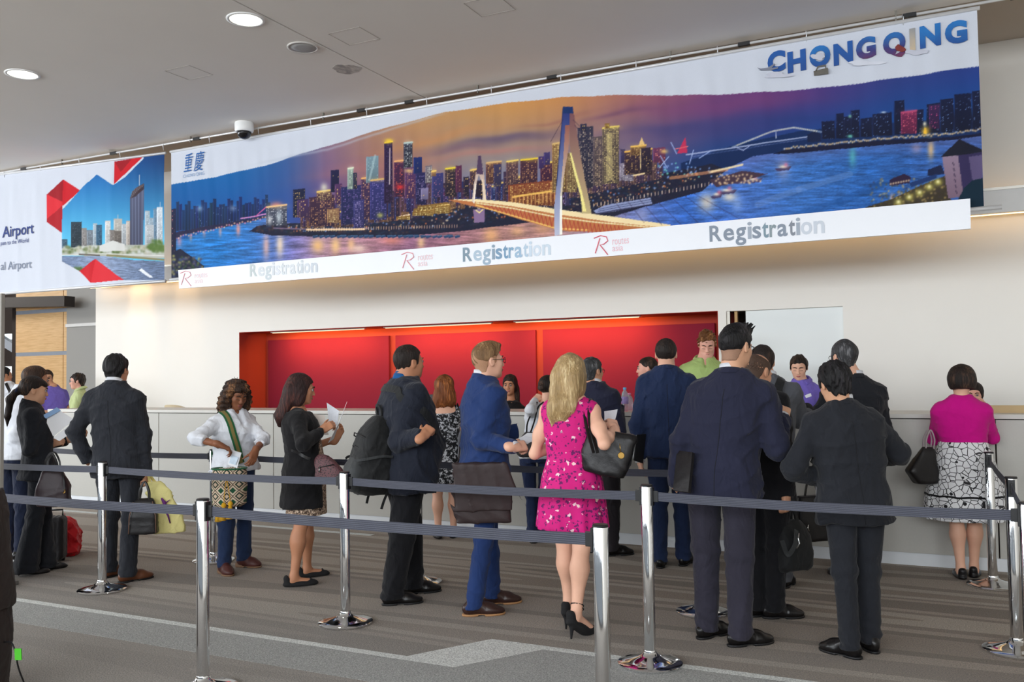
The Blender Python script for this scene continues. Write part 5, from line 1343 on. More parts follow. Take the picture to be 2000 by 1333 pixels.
        for d in (1, -1):
            F.cone(s.neck+[d*.03, 0, -.036*s.k], s.sh[d]+[0, 0, -.008], .036*s.k*sc, .046*s.k*sc, .05)
            if d not in bare_arms:
                F.cone(s.sh[d], s.el[d], .050*s.k, .038*s.k, .03); F.cone(s.el[d], s.wr[d], .038*s.k, .026*s.k, .02)
            if not bare_legs:
                hp, kn, an = s.leg(d); F.cone(hp, kn, .070*s.k, .050*s.k, .03); F.cone(kn, an, .048*s.k, .030*s.k, .02)
        parts.append(F.mesh())
        for d in (1, -1):
            if d in bare_arms:
                a, b, c = s.sh[d], s.el[d], s.wr[d]; P = np.array([a, b, c]); f = .82 if s.fem else 1.0
                G = Field(P.min(0)-.09, P.max(0)+.09, .0085)
                G.ell(a+[0, 0, -.01], np.array((.056, .056, .062))*s.k*f, 0); G.cone(a, b, .050*s.k*f, .041*s.k*f, .03); G.ell(a*.45+b*.55, np.array([.046, .046, .046])*s.k*f, .05)
                G.cone(b, b*.6+c*.4, .041*s.k*f, .042*s.k*f, .02); G.cone(b*.6+c*.4, c, .041*s.k*f, .027*s.k, .02)
                parts.append(G.mesh())
            if d in hands:
                hh = s.hand[d]; fa = nrm(s.wr[d]-s.el[d]); dr = hh.get('dir', fa); n = hh.get('n', np.array([d, 0, 0.0]))
                dr = np.asarray(dr, float); n = np.asarray(n, float)
                if hh.get('world'): dr = s.R.T@nrm(dr); n = s.R.T@nrm(n)
                parts.append(hand_piece(s.wr[d], dr, n, d, hh.get('curl', (22, 28, 20)), s.k*(.93 if s.fem else 1.0), hh.get('spread', 0.05), hh.get('thumb', (.75, .62, -.25)), s.wr[d]-fa*.10, .030*s.k))
            if bare_legs:
                hp, kn, an = s.leg(d); P = np.array([hp, kn, an, s.ft[0 if d == 1 else 1][0]])
                G = Field(np.r_[P[:, :2].min(0)-.17, -.02], np.r_[P[:, :2].max(0)+.17, .46*s.h], .0095)
                kk = s.k; G.cone(kn+(hp-kn)*.75, kn, .078*kk, .053*kk, .02); G.cone(kn, kn*.68+an*.32, .050*kk, .052*kk, .03); G.ell(kn*.66+an*.34+np.array([0, -.018, 0]), np.array([.047, .05, .10])*kk, .04); G.cone(kn*.6+an*.4, an, .050*kk, .0325*kk, .04)
                fp, fy = s.ft[0 if d == 1 else 1]; fv = np.array([-math.sin(fy), math.cos(fy), 0]); lz = s.lift
                G.cone(an, an*[1, 1, 0]+fv*-.025+np.array([0, 0, .035+lz]), .032*kk, .030*kk, .02); G.cone(an*[1, 1, 0]+np.array([0, 0, .045+lz*.85]), an*[1, 1, 0]+fv*.12+np.array([0, 0, .025+lz*.06]), .030*kk, .026*kk, .03)
                parts.append(G.mesh())
        v, q = join(parts)
        me = np_mesh('person', v, q); s.obj = link('person', me, s.skinm, None, tuple(s.B), s.yaw)
        tag(s.obj, s.label, 'person', 'people at the registration desk'); return s
    def leg(s, d):
        f = s.ft[0 if d == 1 else 1][0]; hp = np.array([s.pel[0]+d*.088*s.k*s.w**.5, s.pel[1]-.005, .50*s.h]); an = np.array([f[0], f[1]-.005, .052*s.h+s.lift])
        kn = (hp*.46+an*.54)+np.array([0, .022*s.k, 0]); kn[2] = .285*s.h+s.lift*.5; return hp, kn, an
    def add(s, name, piece, mat, keep=None, smooth=1, parent=None):
        v, q = piece
        if smooth: v = relax(v, q, smooth, .4)
        o = link(name, np_mesh(name, v, q), mat, parent or s.obj)
        if keep: s.bv.append((v, q)); s.parts[keep] = o
        return o
    def tree(s):
        v, q = join(s.bv); return BVHTree.FromPolygons(v.tolist(), q.tolist())
    # ---------------- clothing
    def top(s, name, mat, hem=.47, grow=.018, sleeve=1.0, rs=(.076, .062, .049), amp=.006, res=.0112, neckz=.848, flare=0.0, k_arm=.022, extra=None, cuff=True):
        P = np.array([s.neck, s.pel, *s.sh.values(), *s.el.values(), *s.wr.values()])
        F = Field(np.r_[P[:, :2].min(0)-.27, min(hem*s.h, P[:, 2].min())-.05], np.r_[P[:, :2].max(0)+.27, s.neck[2]+.07], res)
        T = s.table(grow, 1.0, hem, neckz)
        if flare: T[0][3] += flare; T[0][4] += flare; T[0][5] += flare
        F.loft(T, .02, 2.35)
        kk = s.k*(1 if not s.fem else .90)
        for d in (1, -1):
            F.cone(s.neck+[d*.040*s.k, -.008, -.034*s.k], s.sh[d]+[-d*.01, 0, .0], .040*kk+grow*.4, rs[0]*kk*.80, .06)
            if sleeve is None: continue
            F.ell(s.sh[d]+[d*.004, 0, -.012], np.array((rs[0]*.92, rs[0]*.98, rs[0]*.88))*kk, .04)
            G = Field(np.minimum(np.minimum(s.sh[d], s.el[d]), s.wr[d])-.13, np.maximum(np.maximum(s.sh[d], s.el[d]), s.wr[d])+.13, res)
            sl0 = min(1.0, max(sleeve, .0))
            upto = s.el[d] if sleeve >= 0 else s.sh[d]+(s.el[d]-s.sh[d])*(1+sleeve)
            G.cone(s.sh[d], upto, rs[0]*kk, (rs[1] if sleeve >= 0 else rs[0]*.95)*kk, .02)
            if sleeve >= 0:
                end = s.el[d]+(s.wr[d]-s.el[d])*sl0; G.cone(s.el[d], end, rs[1]*kk*1.02, (rs[1]+(rs[2]-rs[1])*sl0)*kk, .03)
                dd = nrm(s.wr[d]-s.el[d])
                G.disp(lambda X, Y, Z, c=s.el[d]: .006*np.sin(((X-c[0])*nrm(s.wr[d]-s.sh[d])[0]+(Y-c[1])*nrm(s.wr[d]-s.sh[d])[1]+(Z-c[2])*nrm(s.wr[d]-s.sh[d])[2])*95)*np.exp(-((X-c[0])**2+(Y-c[1])**2+(Z-c[2])**2)/.006))
            else: end = upto; dd = nrm(s.el[d]-s.sh[d])
            G.plane(end, dd, end-.085, end+.085)
            # merge the sleeve grid into the trunk grid
            o = np.round((G.lo-F.lo)/res).astype(int); G2 = G.V
            F2 = F; shift = (G.lo-F.lo)/res-o
            sl = []; gs = []
            for i in range(3):
                a = max(0, o[i]); b = min(F.n[i], o[i]+G.n[i]); sl.append(slice(a, b)); gs.append(slice(a-o[i], b-o[i]))
            F.put(tuple(sl), G2[tuple(gs)], k_arm)
        F.disp(folds(s.seed, amp), None, None)
        F.plane((0, 0, hem*s.h), (0, 0, -1), (P[:, 0].min()-.3, P[:, 1].min()-.3, hem*s.h-.2), (P[:, 0].max()+.3, P[:, 1].max()+.3, hem*s.h+.01)) if False else None
        if extra: extra(F)
        return s.add(name, F.mesh(), mat, name)
    def trousers(s, name, mat, wid=1.0, hem=.045, flare=1.0, amp=.007, waist=.60, rise=True):
        P = np.array([s.pel, s.leg(1)[2], s.leg(-1)[2], s.leg(1)[1], s.leg(-1)[1]])
        F = Field(np.r_[P[:, :2].min(0)-.22, 0], np.r_[P[:, :2].max(0)+.22, waist*s.h+.03], .0115)
        F.loft([r for r in s.table(.006, .96, .475, waist+.001)], .03)
        for d in (1, -1):
            hp, kn, an = s.leg(d); kk = s.k*wid*(.5+.5*s.w); e = an.copy(); e[2] = hem
            G = Field(np.minimum(np.minimum(hp, kn), e)-.16, np.maximum(np.maximum(hp, kn), e)+.16, .0115)
            G.cone(hp, kn, .094*kk, .070*kk, .0); G.cone(kn, e, .070*kk, .063*kk*flare, .03)
            def crs(X, Y, Z, kn=kn, e=e, d=d):
                a = .006*np.sin((Z-e[2])*85+np.arctan2(Y-e[1], X-e[0])*2+d)*np.exp(-((Z-e[2]-.03)/.09)**2)
                return a+.005*np.sin((Z-kn[2])*62+3*(Y-kn[1])*9+d)*np.exp(-((Z-kn[2]+.02)/.10)**2)
            G.disp(crs)
            o = np.round((G.lo-F.lo)/.0115).astype(int); sl = []; gs = []
            for i in range(3):
                a = max(0, o[i]); b = min(F.n[i], o[i]+G.n[i]); sl.append(slice(a, b)); gs.append(slice(a-o[i], b-o[i]))
            F.put(tuple(sl), G.V[tuple(gs)], .015)
        F.disp(folds(s.seed+9, amp, (1, 1, .45)))
        F.plane((0, 0, hem), (0, 0, -1))
        return s.add(name, F.mesh(), mat, name)
    def skirt(s, name, mat, rows, pleat=None, res=.0105, amp=.002, top_k=.02, p=2.2):
        """rows: height fraction, half width, front depth, back depth in metres"""
        T = []
        for zf, a, b, c in rows:
            z = zf*s.h; cx, cy = s.axis(z); T.append([z, cx, cy, a, b, c])
        W = max(r[3] for r in T)*1.2+.05
        F = Field((s.pel[0]-W-.1, s.pel[1]-W-.1, T[-1][0]-.03 if T[-1][0] < T[0][0] else T[0][0]-.03), (s.pel[0]+W+.1, s.pel[1]+W+.1, max(T[0][0], T[-1][0])+.03), res)
        F.loft(T, top_k, p, pleat); F.disp(folds(s.seed+5, amp, (1, 1, .3)))
        return s.add(name, F.mesh(), mat, name)
    def shoes(s, kind, mat, sole=None, L=None, name='shoe'):
        L = L or (.245 if s.fem else .285)*s.k
        for i in (0, 1):
            p, y = s.ft[i]; M = rotm(math.degrees(y))
            if kind in ('oxford', 'boot'):
                u, so = shoe_pieces(kind, L); o = s.add(name, xf(u, M, p), mat, None, 1); s.add('sole', xf(so, M, p), sole or M_BLK, None, 0, o)
            else: s.add(name, xf(flat_shoe(s.lift if kind == 'pump' else 0.0, L), M, p), mat, None, 1)
    def collar(s, name, mat, r=.060, h=.040, gap=.25, tilt=.012, dz=0.0, drop=.02, out=.010, dy=0.0):
        c = s.neck+np.array([0, dy-.004, dz]); k = s.k*(.86 if s.fem else 1)
        return ring_band(c, r*k, (r+.004)*k, [(.004, -.012), (0, h*.5), (-.002, h), (.003, h+.003), (out, h*.4), (out+.002, h*.05)], mat, name, s.obj, gap, 44, (0, -tilt), lambda th: -drop*(.5+.5*math.cos(th))**2)
    def cuff(s, d, mat, r=.038, ext=.016):
        dd = nrm(s.wr[d]-s.el[d]); a = s.wr[d]-dd*.03; b = s.wr[d]+dd*ext
        return MB().tube([a, b], [r*s.k, r*s.k*.97], 20).build('shirt_cuff', mat, s.obj, True)
    def seam(s, pts, mat, r=.0016, name='seam', tree=None):
        t = tree or s.tree(); P = []
        for p in catmull(pts, 6):
            l, n, i, d = t.find_nearest(Vector(p)); P.append(np.array(l)+np.array(n)*.0006)
        return MB().tube(P, r, 5).build(name, mat, s.obj, True)
    def strap(s, pts, width, mat, name='strap', parent=None, tree=None, off=.007, thick=.004):
        return ribbon(name, pts, width, mat, parent or s.obj, conform=tree or s.tree(), off=off, thick=thick)
    def back_seam(s, mat, lo=.49, hi=.80):
        t = s.tree(); pts = []
        for zf in np.linspace(hi, lo, 9):
            cx, cy = s.axis(zf*s.h); l, n, i, d = t.ray_cast(Vector((cx, cy-.5, zf*s.h)), Vector((0, 1, 0)))
            if l is not None: pts.append(l)
        if len(pts) > 2: s.seam(pts, mat, .0018, 'back_seam', t)
    # ---------------- hair and face
    def hair(s, mat, line='short', name='hair', **kw):
        if line == 'short': kw.setdefault('taper', .10)
        if line in ('short', 'bob'): kw.setdefault('nape', True)
        return s.add(name, xf(hair_piece(line, s=s.hs, **kw), s.hR, s.hc), mat, None, 1)
    def face(s, brow=None, lips=(168, 96, 88), closed=False, eyes=True):
        bm_ = plain('brow_hair_%d' % s.seed, brow or srgb(44, 30, 22), .8); lm = plain('lip_%d_%d_%d' % lips, srgb(*lips), .45)
        for sx in (-1, 1):
            if eyes and not closed:
                b = MB(); c = s.H((sx*.031, .0865, .004)); n = 12; v = []; f = []
                o = MB().lathe([(.0125*math.sin(PI*i/8)*s.hs+1e-5, -.0125*math.cos(PI*i/8)*s.hs) for i in range(9)], 14).build('eye', M_EYEW, s.obj, True)
                o.location = c
                f_ = s.H((sx*.0315, .0968, .0035))
                io = MB().lathe([(.0058*math.sin(PI*i/6)*s.hs+1e-5, -.0042*math.cos(PI*i/6)*s.hs) for i in range(7)], 10).build('iris', M_IRIS, o, True)
                io.location = np.array(f_)-np.array(c)
            dz = -.004 if closed else .009
            MB().tube([s.H(p) for p in ((sx*.017, .0965, dz-.002), (sx*.030, .1005, dz+.0015), (sx*.046, .090, dz-.002))], .0019, 6).build('eyelashes', bm_, s.obj, True)
            MB().tube([s.H(p) for p in ((sx*.012, .1015, .024), (sx*.030, .0985, .031), (sx*.050, .083, .026))], [.0038, .0042, .0018], 6).build('eyebrow', bm_, s.obj, True)
        MB().tube([s.H(p) for p in ((-.0215, .0965, -.0605), (-.008, .1035, -.0565), (0, .1040, -.0580), (.008, .1035, -.0565), (.0215, .0965, -.0605))], [.0018, .0042, .004, .0042, .0018], 8).build('upper_lip', lm, s.obj, True)
        MB().tube([s.H(p) for p in ((-.019, .0965, -.0630), (-.008, .1015, -.0670), (.008, .1015, -.0670), (.019, .0965, -.0630))], [.0018, .0048, .0048, .0018], 8).build('lower_lip', lm, s.obj, True)
    def glasses(s, mat, r=.021):
        g = empty('glasses'); g.parent = s.obj
        b = MB()
        for sx in (-1, 1):
            ring = [s.H((sx*.032+r*math.cos(a), .113-abs(math.cos(a)*.004)-(.006 if math.cos(a)*sx > .7 else 0), .002+r*.85*math.sin(a))) for a in np.linspace(0, 2*PI, 17)]
            MB().tube(ring, .0018, 6, False).build('rim', mat, g, True)
            MB().tube([s.H((sx*.053, .106, .006)), s.H((sx*.078, .06, .008)), s.H((sx*.083, -.005, .010)), s.H((sx*.082, -.022, -.006))], .0018, 6).build('temple', mat, g, True)
        MB().tube([s.H((-.011, .114, .004)), s.H((.011, .114, .004))], .0018, 6).build('bridge', mat, g, True)
        return g
def suit(p, mat, tmat, shirt=None, hem=.47, w=1.0, shoe=None, sole=None, seam=None, amp=.0085, cuffs=(), trw=1.0, thr=.045, name='suit_jacket', collar=True, flare=1.0, rs=(.076, .062, .049), grow=.018):
    p.top(name, mat, hem=hem, amp=amp, rs=rs, grow=grow)
    if seam: p.back_seam(seam, hem+.01, .80)
    p.collar('jacket_collar', mat, .067, .032, .55, .010, -.012, .07, .012)
    if collar: p.collar('shirt_collar', shirt or M_SHIRT, .0585, .047, .22, .012, -.006, .03, .006)
    for d in cuffs: p.cuff(d, shirt or M_SHIRT)
    p.trousers('trousers', tmat, trw, thr, flare)
    if shoe: p.shoes('oxford', shoe, sole)
M_SHIRT = fabric('white_shirt_cotton', srgb(228, 230, 236), .8, .2, 400, .04)
# ------------------------------------------------------------------ cloth, leather and hair colours
BLACKW = fabric('black_suit_wool', srgb(30, 32, 38)); CHARCOAL = fabric('charcoal_pinstripe_wool', srgb(37, 39, 45), stripe=34.0)
CHARC2 = fabric('charcoal_wool', srgb(33, 35, 41)); NAVY = fabric('navy_suit_wool', srgb(36, 38, 58)); PLUM = fabric('plum_grey_trousers', srgb(48, 46, 58))
BLUE = fabric('royal_blue_wool', srgb(32, 54, 102)); NAVY2 = fabric('mid_navy_wool', srgb(30, 44, 76)); INK = fabric('ink_navy_blazer', srgb(30, 34, 46)); INKB = fabric('black_trousers', srgb(20, 20, 24))
JEANS = fabric('dark_blue_denim', srgb(34, 50, 82), .9, .4); BLACKK = fabric('black_knit', srgb(24, 23, 25), .95, .3); CREAM = fabric('white_cotton_shirt', srgb(226, 229, 236), .8, .45, 300, .05)
PURPLE = fabric('violet_shirt_cotton', srgb(120, 104, 196), .8, .4); LIME = fabric('lime_green_shirt_cotton', srgb(172, 196, 120), .8, .4); PINK = fabric('magenta_cardigan_knit', srgb(206, 14, 136), .95, .25)
GREYS = fabric('grey_suit_wool', srgb(84, 86, 92)); TEAL = fabric('teal_shirt', srgb(24, 84, 140))
SHB = leather('black_shoe_leather', srgb(20, 18, 18), .28); SHBR = leather('brown_shoe_leather', srgb(96, 58, 38), .35); SHDB = leather('dark_brown_shoe_leather', srgb(52, 34, 30), .3); SUEDE = plain('black_suede', srgb(20, 19, 21), .9); BOOT = leather('oxblood_boot_leather', srgb(74, 40, 36), .45)
TANS = plain('tan_sole_edge', srgb(168, 124, 82), .6); LBLK = leather('black_bag_leather', srgb(24, 22, 23), .35); LBRN = leather('espresso_bag_leather', srgb(50, 39, 39), .5); LPLM = leather('plum_black_leather', srgb(46, 34, 38), .45); NYL = fabric('black_nylon', srgb(26, 27, 28), .7, .4, 500); NYL2 = fabric('charcoal_nylon', srgb(52, 54, 55), .65, .3, 500)
HBK = hairmat('black_hair', srgb(16, 14, 16), srgb(58, 54, 58)); HDB = hairmat('dark_brown_hair', srgb(34, 24, 20), srgb(86, 62, 48)); HBR = hairmat('brown_hair', srgb(62, 42, 30), srgb(128, 92, 64)); HAU = hairmat('auburn_hair', srgb(120, 66, 30), srgb(190, 116, 60)); HBL = hairmat('blonde_hair', srgb(176, 146, 100), srgb(236, 214, 168), .4, 120); HGR = hairmat('grey_hair', srgb(58, 58, 60), srgb(150, 150, 152)); HSA = hairmat('sandy_hair', srgb(128, 96, 64), srgb(190, 156, 112)); HGI = hairmat('ginger_curly_hair', srgb(112, 70, 38), srgb(176, 124, 76)); HCB = hairmat('curly_brown_hair', srgb(52, 34, 24), srgb(150, 104, 66)); HRB = hairmat('red_brown_hair', srgb(46, 24, 22), srgb(104, 58, 48))
def stub(name, c): return plain(name, srgb(*c), .8, var=.15, scale=160)
M_SEAM = plain('seam_thread', srgb(16, 17, 22), .9); M_FRAME = plain('dark_spectacle_frame', srgb(22, 18, 18), .3); M_STEEL = plain('bright_steel', srgb(190, 190, 188), .25, .9); M_GOLD = plain('gold_metal', srgb(190, 150, 80), .3, .9)
PAPER = plain('white_paper', srgb(232, 234, 238), .7, var=.03); PAPERG = plain('printed_paper', srgb(214, 216, 222), .7, var=.10, scale=60)
def prop(name, label, cat, P, group=None, rz=0.0):
    r = empty(name, tuple(P), rz); return tag(r, label, cat, group)
def rel(r, p): return np.asarray(p, float)-np.array(r.location)
def sheet(name, P, mat, parent, t=.0015, bend=0.0):
    """thin curved sheet through four corner points (world) of parent's frame"""
    a, b, c, d = [rel(parent, p) for p in P]; n = nrm(np.cross(b-a, d-a)); v = []; f = []; N = 8
    for i in range(N+1):
        u = i/N
        for w in (0, 1):
            p = (a*(1-u)+b*u)*(1-w)+(d*(1-u)+c*u)*w+n*bend*math.sin(PI*u)
            v += [p, p+n*t]
    for i in range(N):
        k = i*4; f += [(k, k+4, k+6, k+2), (k+1, k+3, k+7, k+5), (k, k+1, k+5, k+4), (k+2, k+6, k+7, k+3)]
    f += [(0, 2, 3, 1), (N*4, N*4+1, N*4+3, N*4+2)]
    return MB().add(v, f).build(name, mat, parent, auto=.9)
def soft_bag(rows, res=.009, p=4.0, amp=.003, seed=1, pleat=None):
    """rows z, half width, half depth, x shift"""
    T = [[z, cx, 0, a, b, b] for z, a, b, cx in rows]; W = max(r[3] for r in T)+.05; D = max(r[4] for r in T)+.05
    F = Field((-W-.1, -D, min(r[0] for r in T)-.03), (W+.1, D, max(r[0] for r in T)+.03), res)
    F.loft(T, .01, p, pleat); F.disp(folds(seed, amp)); v, q = F.mesh(); return relax(v, q, 2, .5), q
def bag_object(name, label, P, yawv, rows, mat, body='bag_body', tilt=None, **kw):
    """a bag standing at P (base centre); yawv: world direction of its width"""
    rz = math.atan2(yawv[1], yawv[0]); r = prop(name, label, 'bag', P, 'bags carried by the people', rz)
    v, q = soft_bag(rows, **kw)
    if tilt is not None: v = (v@np.asarray(rotm(*tilt)).T).astype(f32)
    link(body, np_mesh(body, v, q), mat, r); return r
def local_of(r, P):
    c, s = math.cos(-r.rotation_euler[2]), math.sin(-r.rotation_euler[2]); d = np.asarray(P, float)-np.array(r.location)
    return np.array([c*d[0]-s*d[1], s*d[0]+c*d[1], d[2]])
VIEWR = np.array([math.cos(YAW), math.sin(YAW), 0]); VIEWF = DH
def vdir(deg):
    """horizontal direction, 0 to image right, 90 away from the camera"""
    a = math.radians(deg); return VIEWR*math.cos(a)+VIEWF*math.sin(a)

# ================================================================== the queue, left to right
# --- man in white shirt, mostly hidden behind the ponytail woman
p = Person('man in a white shirt and dark jeans half hidden behind the ponytail woman', (70, 714), 62, [(40, 1095, 60), (16, 1092, 60)], skinc='tan', neck=(46, 766, .05), headpx=(70, 742), head=(-18, 10, 0), seed=21)
p.arm(1, (30, 850, -1), (60, 905, 1)); p.body(); p.top('white_shirt', CREAM, hem=.52, rs=(.072, .060, .045), grow=.022, amp=.008); p.collar('shirt_collar', CREAM, .062, .03)
p.trousers('dark_jeans', fabric('navy_denim', srgb(26, 34, 56))); p.shoes('oxford', SHB, plain('white_rubber', srgb(200, 200, 200), .7)); p.hair(HBR, 'short', infl=.013, noise=.004, seed=3); p.face()
# --- ponytail woman in black trouser suit
p = Person('woman in a black trouser suit with a ponytail, reading a folder', (64, 731), 84, [(52, 1124, 85), (88, 1114, 80)], fem=True, skinc='east', neck=(60, 792), headpx=(66, 763), head=(0, 8, 0), seed=22, lift=.035, w=1.02)
p.arm(1, (58, 882, -1), (98, 868, 1), curl=(35, 45, 30), n=(.9, .1, .4), dir=(.05, 1, .25)); p.arml(-1, (-.05, .35, -.9), (.25, .95, .15), curl=(30, 35, 25), n=(-.6, .2, -.7))
PT = p; p.body(); p.top('black_blazer', BLACKW, hem=.475, rs=(.072, .060, .052), sleeve=.82, flare=.02); p.collar('blazer_collar', BLACKW, .066, .03, .7, .012, -.01, .09, .012)
p.trousers('wide_trousers', BLACKW, 1.0, .022, 1.75); p.shoes('pump', LBLK)
p.hair(HDB, 'back', infl=.011, noise=.002, seed=5, strand=.0015, bounds=((-.1, -.24, -.37), (.1, .14, .16)), extra=(('ell', (0, -.110, -.012), (.034, .03, .036), .02), ('cone', (0, -.138, -.03), (0, -.165, -.10), .028, .034, .02), ('cone', (0, -.165, -.10), (0, -.165, -.24), .034, .024, .02), ('cone', (0, -.165, -.24), (0, -.155, -.33), .024, .006, .02), ('ell', (0, .066, .055), (.055, .034, .03), .02)))
F = Field((-.05, -.17, -.06), (.05, -.09, .04), .005)
for a in np.linspace(0, 2*PI, 11)[:-1]: F.ell((.020*math.cos(a), -.132+.008*math.sin(a), -.018+.020*math.sin(a)), (.015, .014, .013), .004)
p.add('hair_scrunchie', xf((lambda m_: (m_[0]*p.hs, m_[1]))(F.mesh()), p.hR, p.hc), fabric('navy_satin', srgb(22, 30, 62), .5)); p.face(lips=(170, 96, 90))
hp = p.world(p.wr[1])
r = prop('document_folder', 'open folder of white printed pages held by the ponytail woman', 'folder', hp+[0, 0, .05], 'papers held in the queue')
A = lambda x, y, o: at_depth(x, y, PT.D+o)
sheet('page', [A(84, 811, -.06), A(110, 798, .03), A(145, 820, .03), A(104, 853, -.08)], PAPER, r, .002, .008); sheet('page', [A(104, 856, -.09), A(146, 822, .02), A(148, 840, .0), A(116, 862, -.10)], PAPER, r, .002); sheet('cover', [A(83, 812, -.065), A(111, 796, .025), A(119, 802, .025), A(90, 818, -.07)], plain('pale_blue_card', srgb(140, 176, 220), .6), r, .002)
r = bag_object('handbag', 'soft plum-black leather handbag hanging from the ponytail woman arm', at_depth(105, 990, PT.D-.18), vdir(8), [(0, .125, .055, 0), (.03, .135, .065, 0), (.16, .125, .055, -.005), (.28, .085, .03, -.012), (.305, .06, .014, -.014)], LPLM, seed=4, amp=.004)
for s_ in (-1, 1): ribbon('handle', [(-.05, .02*s_, .29), (-.055, .03*s_, .36), (-.01, .03*s_, .43), (.03, .03*s_, .36), (.04, .02*s_, .28)], .014, LBLK, r, (0, 1, 0), .006)
MB().tube([(.10, -.062, .14), (.108, -.068, .12), (.10, -.068, .11), (.092, -.062, .12)], .004, 6).build('buckle', M_GOLD, r, True); ribbon('bag_strap', [(.07, -.03, .28), (.09, -.055, .22), (.10, -.064, .14)], .012, LBLK, r, (.3, -1, 0))
# --- luggage on the floor behind her
g = ground(128, 1078); r = bag_object('duffel_bag', 'bright red soft bag standing on the carpet behind the ponytail woman', ground(137, 1084), vdir(20), [(0, .075, .13, 0), (.05, .085, .15, 0), (.20, .08, .14, 0), (.30, .055, .10, -.01), (.335, .02, .05, -.02)], fabric('red_nylon', srgb(196, 20, 30), .6, .5), seed=8, amp=.012)
ribbon('handle', [(-.03, -.06, .28), (-.04, -.05, .36), (-.05, .05, .35), (-.04, .06, .27)], .02, fabric('red_webbing', srgb(170, 14, 22), .7), r, (1, 0, 0))
r = prop('cabin_suitcase', 'dark grey cabin suitcase next to the bright red bag', 'suitcase', ground(103, 1098)); r.rotation_euler = (0, 0, YAW+.2)
F = Field((-.15, -.12, .0), (.15, .12, .40), .01); F.box((0, 0, .205), (.10, .085, .185), .03); F.disp(lambda X, Y, Z: .003*np.sin(X*160)); v, q = F.mesh(); link('shell', np_mesh('shell', v, q), fabric('dark_grey_nylon', srgb(40, 38, 40), .7), r)
MB().tube([(-.07, .03, .38), (-.07, .03, .44), (.07, .03, .44), (.07, .03, .38)], .008, 8).build('handle', M_BLK, r, True)
for a in (-1, 1): MB().tube([(a*.07-.012, .05, .02), (a*.07+.012, .05, .02)], .02, 14).build('wheel', M_BLK, r, True)
r = bag_object('carrier_bag', 'blue carrier bag with white print on the floor at the far left', ground(38, 1062), vdir(10), [(0, .08, .05, 0), (.02, .085, .055, 0), (.2, .085, .05, 0), (.27, .08, .02, 0)], fabric('blue_plastic', srgb(28, 50, 140), .4, .3), seed=3)
for dx_ in (-.03, .03): MB().lathe([(.022, 0), (.022, .002)], 16).build('printed_dot', PAPER, r).matrix_local = Matrix.Translation((dx_, -.056, .09))@Matrix.Rotation(PI/2, 4, 'X')
# --- pinstripe suit man with two bags
p = Person('man in a charcoal pinstripe suit carrying a briefcase and a yellow bag', (224, 693), 24, [(250, 1137, 66), (213, 1128, 55)], skinc='tan', neck=(224, 757), headpx=(224, 722, 1), head=(-6, 2, 0), seed=23)
p.arm(-1, (146, 846, 1), (172, 905, 1)); p.arm(1, (280, 850, 1), (286, 926, 1), curl=(70, 80, 45), n=(1, -.2, 0), dir=(0, .05, -1))
PS = p; p.body(hands=(1,)); suit(p, CHARCOAL, CHARCOAL, hem=.455, shoe=SHBR, sole=M_BLK, seam=M_SEAM, cuffs=(1,), amp=.0085)
p.hair(HBK, 'short', infl=.013, noise=.006, seed=7, freq=(90, 90, 50))
wv = p.world(p.wr[1]); 
r = bag_object('briefcase', 'black leather briefcase with tan piping hanging from the pinstripe man hand', at_depth(281, 1043, p.D-.10), vdir(10), [(0, .105, .055, 0), (.012, .108, .058, 0), (.14, .10, .05, .0), (.25, .075, .035, .005), (.275, .06, .018, .008)], LBLK, seed=5, p=6, amp=.002)
for s_ in (-1, 1):
    ribbon('handle', [(-.035, .02*s_, .26), (-.03, .02*s_, .33), (.005, .01*s_, .40), (.035, .02*s_, .33), (.04, .02*s_, .26)], .012, LBLK, r, (0, 1, 0), .006); MB().tube([(s_*.10, -.055, .01), (s_*.095, -.05, .14), (s_*.07, -.035, .25)], .004, 6).build('piping', leather('brown_piping', srgb(110, 84, 70)), r, True)
r = bag_object('yellow_bag', 'pale yellow conference tote bag with a purple emblem held by the pinstripe man', at_depth(321, 1042, p.D+.02), vdir(18), [(0, .115, .03, .045), (.02, .12, .038, .04), (.18, .125, .032, .0), (.34, .09, .022, -.045), (.41, .04, .012, -.075)], fabric('pale_yellow_canvas', srgb(232, 222, 150), .8, .5), seed=9, amp=.004)
ribbon('handle', [(-.10, -.01, .38), (-.11, -.005, .43), (-.115, 0, .48), (-.09, .01, .43), (-.05, .01, .38)], .022, fabric('pale_yellow_web', srgb(224, 208, 130), .8), r, (0, 1, 0))
EMB = plain('purple_print', srgb(96, 30, 110), .7); MB().tube([(-.02, -.036, .28), (.005, -.042, .24), (.0, -.045, .20), (.03, -.046, .14), (.045, -.044, .08)], [.006, .016, .009, .007, .004], 8).build('printed_emblem', EMB, r, True)
for a, b in (((.0, -.042, .235), (.045, -.040, .265)), ((.0, -.042, .235), (-.02, -.040, .21)), ((.0, -.044, .20), (.05, -.042, .215))): MB().tube([a, b], [.007, .002], 6).build('printed_emblem', EMB, r, True)
